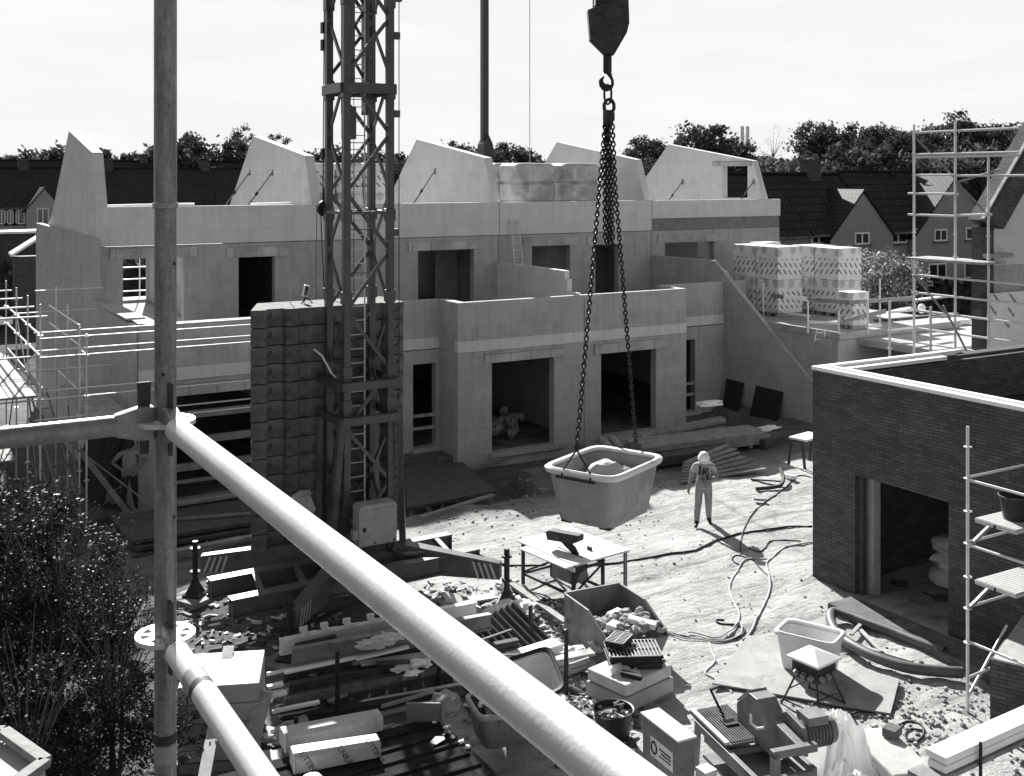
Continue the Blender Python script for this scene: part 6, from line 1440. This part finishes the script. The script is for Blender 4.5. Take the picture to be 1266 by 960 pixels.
# slatted rack
sa, sb = G(578, 812, .45), G(655, 772, .45); rk = thing('slatted_rack', 'dark rack of tilted slats with white tips beside the thick handrail', 'rack', sa.lerp(sb, .5))
d = (sb-sa).normalized(); s = d.cross(Vector((0,0,1)))
for k in range(11):
    c = sa.lerp(sb, k/10); obj('slat', MB().bar(c+s*.42+Vector((0,0,-.24)), c-s*.42+Vector((0,0,.22)), .045, .2), 'wood_dark', rk)
    if k > 2: obj('slat_tip', MB().bar(c+s*.47+Vector((0,0,-.23)), c+s*.43+Vector((0,0,-.215)), .05, .2), 'white_foam', rk)
obj('bearer', MB().bar(sa-s*.3+Vector((0,0,-.1)), sb-s*.3+Vector((0,0,-.1)), .06, .12).bar(sa+s*.3+Vector((0,0,-.42)), sb+s*.3+Vector((0,0,-.42)), .08, .1), 'black_steel', rk)
# pipe bundle and loose planks
t = thing('pipe_bundle', 'bundle of pale pipes on the ground left of the skip', 'pipes', G(690, 830)); r_ = random.Random(5)
for k, (pa, pb, z) in enumerate((((640, 838), (722, 806), .1), ((645, 845), (730, 812), .1), ((650, 852), (735, 820), .09), ((648, 830), (712, 806), .2), ((655, 842), (728, 816), .2), ((630, 832), (700, 804), .28))):
    obj('pipe', MB().tube(G(*pa, z), G(*pb, z), .05, 10), 'galv' if k % 2 else 'tub_grey', t, smooth=True)
def solo_bar(label, pa, pb, z, w, h, m, name='loose_plank', cat='plank', z2=None):
    a, b = G(*pa, z), G(*pb, z if z2 is None else z2); return solo(name, MB().bar(a, b, w, h), m, label, cat, 'loose planks lying in the yard', bevel=.005)
solo_bar('bright wide plank lying over the pipe bundle next to the skip', (630, 825), (733, 806), .36, .22, .04, 'wood')
solo_bar('white foam plank left of the pipe bundle behind the handrail', (620, 818), (690, 796), .42, .3, .1, 'white_foam')
solo_bar('long plank leading from the saw table to the striped crane foot', (632, 722), (700, 770), .1, .14, .05, 'wood_grey', z2=.25)
solo_bar('short board lying under the striped crane arm', (560, 745), (612, 737), .1, .3, .04, 'wood')
solo_bar('pale board at the foot of the striped crane arm', (590, 775), (655, 755), .2, .35, .05, 'wood')
solo_bar('dark board behind the slatted rack', (600, 790), (660, 778), .15, .3, .05, 'wood_grey')
for k, (px, py, w, lab) in enumerate(((560, 740, .4, 'pale tilted box lid near the striped crane arm'), (588, 755, .5, 'grey tilted panel below the striped crane arm'), (625, 755, .55, 'white crumpled sheet in front of the striped crane foot'), (690, 812, .5, 'white foam offcuts beside the dark stake'), (662, 838, .35, 'small pale box in front of the slatted rack'), (665, 790, .4, 'pale round lid beside the dark stake'))):
    p = G(px, py, .2)
    if k in (2, 3): solo('white_scrap', MB().blob(p, w*.7, k, 12, 0, .5, (1.3, .8, .35)).blob(p+Vector((.3, -.1, .05)), w*.4, k+4, 10, 0, .5, (1.2, .8, .4)), 'cloth_white', lab, 'scrap', 'pale scraps round the striped crane foot', smooth=True)
    else: solo('board_scrap', MB().obx(p, (w, w*.7, .05 if k != 4 else .22), (.35-.2*k % .5, .3, .5*k)), ['tub_white', 'tub_grey', '', '', 'tub_grey', 'white_foam'][k], lab, 'scrap', 'pale scraps round the striped crane foot', bevel=.01)
r_ = random.Random(44)
for k, (px, py, z, w, m, lab) in enumerate(((470, 800, .95, .3, 'pvc_sheet', 'torn clear film lying over the upper beam pair'), (520, 822, .6, .24, 'cloth_white', 'rag hanging over the middle of the beam heap'), (345, 905, .15, .3, 'pvc_sheet', 'crumpled film at the left foot of the beam heap'), (610, 800, .3, .26, 'cloth_white', 'crumpled sack paper in front of the slatted rack'), (745, 800, .3, .2, 'pvc_sheet', 'crumpled film between the stake and the skip'), (500, 745, .1, .3, 'wood_grey', 'torn sacking on the shaded ground below the crane arm'))):
    p = G(px, py, z); b = MB()
    for q in range(5): b.blob(p+Vector((r_.gauss(0, w*.6), r_.gauss(0, w*.5), r_.uniform(0, .05))), w*r_.uniform(.3, .7), k*7+q, 14, 0, .75, (1.3, .9, .35))
    solo('torn_wrapping', b, m, lab, 'wrapping', smooth=False)
for k in range(26):
    px, py = r_.uniform(335, 640), r_.uniform(770, 890); z = max(.05, .95-(py-790)/110*.9) if py > 790 else .1
    a = G(px, py, z+.03); an_ = r_.gauss(0, .35); d = Vector((math.cos(an_), math.sin(an_), r_.uniform(-.06, .06)))*r_.uniform(.5, 1.3)
    m = r_.choice(['wood', 'wood_grey', 'wood_dark', 'rust_steel', 'tub_grey'])
    solo('loose_lath', MB().bar(a, a+d, r_.choice([.05, .08, .12]), r_.choice([.025, .04])), m, 'loose lath or bar lying across the beam heap in front of the crane', 'lath', 'loose laths strewn over the beam heap')
r_ = random.Random(21)
lit = MB()
for k in range(1700):
    px, py = r_.choice([(r_.uniform(600, 700), r_.uniform(745, 800)), (r_.uniform(330, 640), r_.uniform(760, 900)), (r_.uniform(215, 420), r_.uniform(740, 830)), (r_.uniform(520, 640), r_.uniform(720, 780)), (r_.uniform(640, 735), r_.uniform(830, 905)), (r_.uniform(690, 790), r_.uniform(870, 950))])
    p = G(px, py); lit.obx((p.x, p.y, ground_z(p.x, p.y)+.02), (r_.uniform(.03, .22), r_.uniform(.02, .08), r_.uniform(.01, .04)), (r_.uniform(-.3, .3), r_.uniform(-.3, .3), r_.uniform(0, 3)), k % 3)
tag(obj('litter', lit, ['wood_dark', 'wood_grey', 'tub_white']), 'splinters, foam chips and small offcuts strewn between the heap and the skip', kind='stuff')
# white barrow-like tub leaning on its side, and a tub of rubble
wb = tub('leaning_tub', 'white tub with a dark rim tipped on its side behind the thick handrail', 'tub', G(652, 868, .35), R(-20), 1.1, .85, .5, 'tub_white', .8, .03, rimm='rubber')
wb.rotation_euler = (R(22), R(-14), R(-20))
rt = G(628, 940, 0); rt.z = .35
tub('rubble_tub', 'dark edged tub of broken bricks at the bottom edge of the picture', 'tub', rt, R(-12), 1.05, .75, .5, 'steel_box', .85, .035, rimm='tub_grey')
b = MB(); r_ = random.Random(31)
b.box(rt.x-.38, rt.x+.38, rt.y-.26, rt.y+.26, rt.z+.3, rt.z+.38)
for k in range(60): b.obx((rt.x+r_.uniform(-.4, .4), rt.y+r_.uniform(-.28, .28), rt.z+.42+r_.uniform(0, .12)), (r_.uniform(.06, .2), r_.uniform(.05, .1), .06), (r_.uniform(-.6, .6), r_.uniform(-.6, .6), r_.uniform(0, 3)), 0 if k % 3 else 1)
tag(obj('brick_rubble', b, ['concrete_dark', 'tub_white']), 'broken bricks and pale chips filling the dark edged tub', kind='stuff')
# stack of dark formwork panels with two printed rolls on it
zp = .85; c = [G(392, 905, zp), G(585, 868, zp), G(590, 985, zp), G(330, 985, zp)]
ea, eb = G(345, 985, zp), G(592, 985, zp)
pa_ = G(590, 935, zp); x1 = pa_.x; y1 = G(585, 872, zp).y; x0 = x1-3.4; y0 = y1-1.9
for k in range(10):
    z0 = .05+k*.08; j = .03*math.sin(k*2.3)
    solo('shuttering_sheet', MB().box(x0+j, x1+j, y0-j, y1+j*.6, z0, z0+.066), 'panel_black', ('topmost dark formwork panel under the printed rolls' if k == 9 else '%s dark formwork panel from the top, below the printed rolls' % ORD[9-k]), 'panel', 'stacked dark formwork panels at the bottom', bevel=.006)
ztop = .05+9*.08+.066
sl = MB()
for k in range(6): sl.box(x0+.1, x1-.05, y0+.15+.3*k, y0+.19+.3*k, ztop+.002, ztop+.03)
solo('batten_set', sl, 'panel_black', 'thin battens laid along the top of the dark formwork panels', 'battens')
def roll(label, pa, pb, z, word, nm='printed_roll'):
    a, b = G(*pa, z), G(*pb, z); t = thing(nm, label, 'insulation board', a.lerp(b, .5), group='printed insulation boards on the formwork panels')
    d = (b-a).normalized(); s = d.cross(Vector((0,0,1))); u = Vector((0,0,1)); n = 10
    prof = [(-.17, 0), (.17, 0), (.17, .19), (.10, .235), (-.10, .235), (-.17, .20)]
    vs = []
    for p, q in ((a, 1), (b, .86)): vs += [p+s*x*q+u*y*q for x, y in prof]
    m = len(prof); obj('board', MB().add(vs, [tuple(range(m-1, -1, -1)), tuple(range(m, 2*m))]+[(i, (i+1) % m, m+(i+1) % m, m+i) for i in range(m)]), 'foil_board', t, bevel=.015)
    obj('end_face', MB().add([a-d*.004+s*x*.98+u*(y*.98+.002) for x, y in prof]+[a-d*.012+s*x*.98+u*(y*.98+.002) for x, y in prof], [tuple(range(m)), tuple(range(2*m-1, m-1, -1))]+[(i, m+i, m+(i+1) % m, (i+1) % m) for i in range(m)]), 'white_foam', t)
    for w_, tt in word:
        c = a.lerp(b, tt)+s*(.174*(1-.14*tt))+u*.1
        M = Matrix((( *d, 0), (0,0,1,0), (0,0,0,1), (0,0,0,1)))
        X, Z = d, s; Y = Z.cross(X)
        M = Matrix(((X.x, Y.x, Z.x, c.x), (X.y, Y.y, Z.y, c.y), (X.z, Y.z, Z.z, c.z), (0,0,0,1))) @ Matrix.Rotation(R(-58), 4, 'Z')
        text_part('lettering', w_, .105, M, 'ink', t)
    return t
roll('printed insulation board, back one of the pair on the dark panels', (350, 925), (470, 898), ztop+.03, [])
roll('printed insulation board with diagonal lettering, front one on the dark panels', (362, 950), (468, 930), ztop+.03, [('UTTING', .16), ('UNILIN', .58), ('UTTING', .92)])
hp = G(380, 955, ztop+.06); hh = thing('hard_hat', 'white hard hat lying at the end of the front printed board', 'hard hat', (hp.x-.05, hp.y-.28, ztop+.03))
hc = (hp.x-.05, hp.y-.28, ztop+.03)
obj('dome', MB().lathe([(.145, 0), (.145, .03), (.135, .08), (.1, .125), (.05, .148), (0, .152)], 24, hc, 1.1, .9), 'helmet', hh, smooth=True)
obj('peak', MB().lathe([(.14, .012), (.19, .0), (.19, .008), (.14, .022)], 24, (hc[0]+.03, hc[1]-.01, hc[2]), 1.1, .85), 'helmet', hh, smooth=True)
an = G(525, 895, ztop); 
solo('angle_plate', MB().obx((an.x, an.y, ztop+.16), (.5, .03, .3), (.25, 0, -.55)).obx((an.x+.2, an.y-.15, ztop+.17), (.05, .05, .34), (0, 0, 0)), 'steel_box', 'tilted steel plate with an upright stub on the dark panels', 'plate', bevel=.005)
solo('mortar_sack', MB().blob((an.x+.35, an.y+.15, ztop+.12), .22, 6, 12, 0, .35, (1.2, .9, .7)), 'wood_grey', 'slumped sack behind the tilted steel plate', 'sack', smooth=True)
solo('pointed_trowel', MB().prism([(-.16, -.05), (.02, -.075), (.1, 0), (.02, .075), (-.16, .05)], 'z', 0, .012).bar((.08, 0, .01), (.3, .02, .05), .03, .03).xf(Matrix.Translation((an.x-.05, an.y-.55, ztop+.04)) @ Matrix.Rotation(.5, 4, 'Z')), 'steel_box', 'trowel lying flat in front of the tilted steel plate', 'trowel')
for k in range(7):
    r_ = random.Random(k); p = G(534+k*7+r_.uniform(-4, 4), 889+k*6, ztop); solo('foam_chip', MB().obx((p.x, p.y, ztop+.02), (r_.uniform(.04, .09), r_.uniform(.03, .06), .03), (.2, .3, r_.uniform(0, 3))), 'white_foam', 'crumbled pale foam chip at the right rim of the dark panels', 'chip', 'foam chips on the dark panels')
# white block pallet with a plank, at the left
wb0 = thing('block_pallet', 'pallet of pale blocks with a dusty bright top left of the formwork panels', 'block pallet', (4.55, 16.0, 0), R(-22))
for k in range(4): obj('block_layer', MB().box(-.56, .56, -.56, .56, .14+k*.265, .395+k*.265), 'concrete', wb0, local=True, bevel=.02)
obj('dust_sheet', MB().box(-.55, .55, -.55, .55, 1.192, 1.2), 'white_foam', wb0, local=True)
obj('pallet_board', MB().box(-.58, .58, -.58, -.44, 0, .13).box(-.58, .58, .44, .58, 0, .13).box(-.58, .58, -.07, .07, 0, .13), 'wood_grey', wb0, local=True)
a, b = G(283, 800, 1.26), G(250, 975, .55)
solo('loose_plank', MB().bar(a, b, .16, .045), 'wood', 'long timber plank leaning down over the pale block pallet', 'plank', 'loose planks lying in the yard', bevel=.004)
solo('loose_plank', MB().bar(G(328, 855, 1.0), G(300, 960, .3), .22, .03), 'wood', 'second plank at the right side of the pale block pallet', 'plank', 'loose planks lying in the yard', bevel=.004)
for k in range(3): a = G(330+k*3, 925+k*14, .3); solo('paving_block', MB().obx((a.x, a.y, .1), (.42, .3, .2), (0, 0, -.3)), 'sandy_block', 'pale paving block by the panel stack, %s of three' % ['hindmost', 'middle', 'nearest'][k], 'block', 'pale paving blocks', bevel=.01)
# wooden hatch frame in the bottom left corner
fz = 2.2; q = [G(-60, 905, fz), G(4, 905, fz), G(56, 942, fz), G(10, 975, fz)]
hf = thing('hatch_frame', 'weathered timber frame corner jutting in at the bottom left', 'frame', (q[2].x, q[2].y, fz-.2))
for k, (i, j) in enumerate(((1, 2), (2, 3), (0, 1))): obj('frame_board', MB().bar(q[i], q[j], .14, .08), 'wood_grey', hf, bevel=.006)
obj('infill', MB().prism([(p.x, p.y) for p in (q[0], q[3], q[2], q[1])], 'z', fz-.14, fz-.1), 'concrete', hf)
obj('post', MB().box(q[2].x-.1, q[2].x-.02, q[2].y-.02, q[2].y+.06, 0, fz-.15), 'wood_grey', hf)
# ------------------------------------------------------------------ people
def person(label, base, rz, J, mats_by_edge, shirt, trousers, hat=None, face=1, hair='trousers_dark', extras=()):
    """J: joint -> (x, y, z, radius); local frame faces +y, the person's right side is +x"""
    t = thing('person', label, 'person', base, rz)
    names = list(J); idx = {n: i for i, n in enumerate(names)}
    E_ = [(a, b, m) for (a, b, m) in mats_by_edge]
    me = bpy.data.meshes.new('skeleton'); me.from_pydata([J[n][:3] for n in names], [(idx[a], idx[b]) for a, b, _ in E_], [])
    o = bpy.data.objects.new('skeleton', me); COL.objects.link(o)
    sm = o.modifiers.new('skin', 'SKIN'); sm.use_smooth_shade = True
    for i, n in enumerate(names):
        r = J[n][3]; v = me.skin_vertices[0].data[i]; v.radius = r if isinstance(r, tuple) else (r, r); v.use_root = (n == 'pelvis')
    sb = o.modifiers.new('sub', 'SUBSURF'); sb.levels = 2; sb.render_levels = 2
    dg = bpy.context.evaluated_depsgraph_get(); dg.update(); bm_ = bpy.data.meshes.new_from_object(o.evaluated_get(dg))
    mb = MB(); segs = [(Vector(J[a][:3]), Vector(J[b][:3]), m) for a, b, m in E_]
    ml = ['skin', shirt, trousers, 'shoe', 'print_dark']
    vs = [v.co.copy() for v in bm_.vertices]
    def near(p):
        best, bi = 9, 0
        for a, b, m in segs:
            d = b-a; tt = max(0, min(1, (p-a).dot(d)/max(d.length_squared, 1e-9))); q = (a+d*tt-p).length
            if q < best: best, bi = q, m
        return bi
    mb.v = vs
    for p in bm_.polygons: mb.f.append(list(p.vertices)); mb.m.append(near(p.center))
    bpy.data.objects.remove(o); bpy.data.meshes.remove(me); bpy.data.meshes.remove(bm_)
    body = obj('body', mb, ml, t, local=True, smooth=True)
    h = Vector(J['head'][:3]); nk = Vector(J['neck'][:3]); up = (h-nk).normalized(); fw = Vector((0, 1, 0)); fw = (fw-up*fw.dot(up)).normalized(); sd = fw.cross(up)
    A = lambda x, y, z: h+sd*x+fw*y+up*z
    if face:
        obj('nose', MB().blob(A(0, .105, -.01), .016, 1, 6, 0, .1, (1, 1.2, 1.4)), 'skin', t, local=True, smooth=True)
        obj('eyes', MB().blob(A(-.034, .09, .022), .011, 1, 6, 0, 0).blob(A(.034, .09, .022), .011, 1, 6, 0, 0), 'shoe', t, local=True)
        obj('mouth', MB().obx(A(0, .096, -.05), (.045, .008, .008)), 'print_dark', t, local=True)
        obj('ears', MB().blob(A(-.094, 0, .0), .025, 1, 6, 0, .1, (.4, .8, 1.2)).blob(A(.094, 0, .0), .025, 1, 6, 0, .1, (.4, .8, 1.2)), 'skin', t, local=True, smooth=True)
    M = Matrix(((sd.x, fw.x, up.x, h.x), (sd.y, fw.y, up.y, h.y), (sd.z, fw.z, up.z, h.z), (0,0,0,1)))
    if hat:
        obj('helmet', MB().lathe([(.122, .045), (.128, .05), (.128, .075), (.118, .12), (.085, .165), (.04, .185), (0, .188)], 22, (0,0,-.005), 1, 1.16).lathe([(.12, .045), (.15, .038), (.15, .046), (.12, .058)], 22, (0, .02, -.002), .98, 1.25).xf(M), hat, t, local=True, smooth=True)
    obj('hair', MB().lathe([(.098, .0), (.101, .03), (.1, .06), (.08, .1), (0, .115)] if not hat else [(.099, -.03), (.1, .04), (.09, .06), (0, .07)], 18, (0, -.012, 0), 1, 1.08).xf(M), hair, t, local=True, smooth=True)
    return t
def hand(J, E, side, wrist, dirv, palm_n):
    """palm, four fingers and a thumb from the wrist"""
    d = Vector(dirv).normalized(); n = Vector(palm_n).normalized(); s = d.cross(n).normalized(); w = Vector(wrist)
    k = 'h'+side; p = w+d*.06; J[k+'p'] = (*p, .03); E.append((k+'w', k+'p', 0))
    for i, (o, ln) in enumerate(((-.028, .07), (-.009, .08), (.01, .075), (.028, .06))):
        a = p+s*o+d*.03; b = a+d*ln*.55+n*.012; c = b+d*ln*.35+n*.03
        J[k+'a%d' % i] = (*a, .0115); J[k+'b%d' % i] = (*b, .010); J[k+'c%d' % i] = (*c, .008)
        E += [(k+'p', k+'a%d' % i, 0), (k+'a%d' % i, k+'b%d' % i, 0), (k+'b%d' % i, k+'c%d' % i, 0)]
    a = w+d*.035-s*.035+n*.01; b = a+d*.03-s*.02+n*.015; J[k+'t0'] = (*a, .012); J[k+'t1'] = (*b, .009); E += [(k+'p', k+'t0', 0), (k+'t0', k+'t1', 0)]
def standing(lean=0.0, head=(0, .03, 1.615), rh=None, lh=None, rf=(.13, .06), lf=(-.13, -.06), re=None, le=None, rdir=None, ldir=None):
    J = {'pelvis': (0, 0, .96, (.185, .135)), 'spine': (0, .01+lean*.3, 1.13, (.18, .13)), 'chest': (0, .02+lean*.7, 1.32, (.205, .135)), 'collar': (0, .0+lean, 1.43, (.14, .1)),
         'neck': (0, .01+lean, 1.505, .056), 'head': (head[0], head[1]+lean, head[2], (.085, .1)), 'crown': (head[0], head[1]+lean+.0, head[2]+.085, (.066, .078))}
    E = [('pelvis', 'spine', 1), ('spine', 'chest', 1), ('chest', 'collar', 1), ('collar', 'neck', 1), ('neck', 'head', 0), ('head', 'crown', 0)]
    for sg, k, f, el, wr, dv in ((1, 'r', rf, re, rh, rdir), (-1, 'l', lf, le, lh, ldir)):
        J[k+'sh'] = (sg*.2, lean, 1.425, .078); J[k+'mid'] = tuple((Vector((sg*.205, lean, 1.415))+Vector(el))/2)+(.07,); J[k+'el'] = (*el, .054); J['h'+k+'w'] = (*wr, .034)
        E += [('collar', k+'sh', 1), (k+'sh', k+'mid', 1), (k+'mid', k+'el', 0), (k+'el', 'h'+k+'w', 0)]
        hand(J, E, k, wr, Vector(wr)-Vector(el) if dv is None else dv, (-sg*.6, .6, 0))
        J[k+'hip'] = (sg*.105, 0, .88, .125); J[k+'kn'] = (sg*.10+(f[0]-sg*.10)*.5, f[1]*.5+.03, .50, .09); J[k+'cf'] = (f[0]*.95, f[1]*.8+.0, .32, .085)
        J[k+'an'] = (f[0], f[1], .11, .066); J[k+'ft'] = (f[0]+sg*.02, f[1]+.09, .045, .045); J[k+'to'] = (f[0]+sg*.04, f[1]+.18, .035, .034)
        E += [('pelvis', k+'hip', 2), (k+'hip', k+'kn', 2), (k+'kn', k+'cf', 2), (k+'cf', k+'an', 2), (k+'an', k+'ft', 3), (k+'ft', k+'to', 3)]
    return J, E
w1 = G(870, 648); w1.z = ground_z(w1.x, w1.y)-.01
J, E = standing(.0, head=(0.0, .075, 1.60), re=(.30, -.05, 1.14), rh=(.35, .03, .90), le=(-.33, -.06, 1.16), lh=(-.13, .17, 1.10), ldir=(.9, .35, -.15), rf=(.17, .16), lf=(-.13, -.16))
P1 = person('worker in a white helmet, grey printed T-shirt and light trousers standing on the sand', w1, R(142), J, E, 'shirt_grey', 'trousers_pale', 'helmet')
pr = MB(); r_ = random.Random(3)
for k in range(9):
    x = -.11+.027*k; zt = r_.uniform(1.3, 1.44); pr.bar((x, .163-abs(x)*.12, zt), (x+r_.uniform(-.02, .02), .156-abs(x)*.1, zt-r_.uniform(.06, .24)), r_.uniform(.012, .03), .012)
for k in range(14):
    x, z = r_.uniform(-.12, .12), r_.uniform(1.1, 1.44); pr.obx((x, .158-abs(x)*.1, z), (r_.uniform(.02, .05), .012, r_.uniform(.03, .09)), (0, r_.uniform(-.4, .4), 0))
obj('shirt_hem', MB().lathe([(.2, .93), (.206, .90), (.2, .895), (.19, .93)], 24, (0, 0, 0), 1.0, .74), 'shirt_grey', P1, local=True, smooth=True)
pr2 = obj('shirt_print', pr, 'print_dark', P1, local=True)
w2 = G(160, 628, -.3); w2 = D(160, 628, 28.8)
J, E = standing(.0, head=(0, .03, 1.615), re=(.42, -.1, 1.17), rh=(.20, .07, 1.03), le=(-.42, -.1, 1.17), lh=(-.20, .07, 1.03), rdir=(-.5, .6, -.5), ldir=(.5, .6, -.5), rf=(.16, .05), lf=(-.16, -.03))
person('worker with hands on hips, pale T-shirt and dark trousers, in the shade at the left', w2, R(165), J, E, 'shirt_pale', 'trousers_dark', 'trousers_dark')
solo('standing_board', MB().box(4.9, 6.07, 29.3, 30.4, -.5, w2.z), 'wood_dark', 'dark plank landing under the worker with hands on hips', 'landing', bevel=.01)
# bent worker on the far slab
w3 = D(1143, 400, 42.6); w3.z = 2.2
J, E = standing(.0, head=(0, .05, 1.60), re=(.30, .3, 1.05), rh=(.22, .5, .9), le=(-.30, .3, 1.05), lh=(-.2, .5, .9))
for n, (x, y, z, r) in list(J.items()):
    if z > .98 or n[0] == 'h' or n.endswith('el'):
        q = Vector((x, y, z))-Vector((0, 0, .96)); q = Matrix.Rotation(R(-62), 3, 'X') @ q; q += Vector((0, 0, .96)); J[n] = (*q, r)
    if n[1:] == 'kn': J[n] = (x, y+.18, z-.05, r)
solo('standing_board', MB().box(w3.x-1, w3.x+1, w3.y-1, w3.y+.8, 2.0, 2.19), 'wood_dark', 'dark plank landing under the bending worker', 'landing', bevel=.01)
person('worker in a white helmet bending down on the far slab behind the scaffold tower', w3, R(120), J, E, 'trousers_dark', 'trousers_dark', 'helmet')
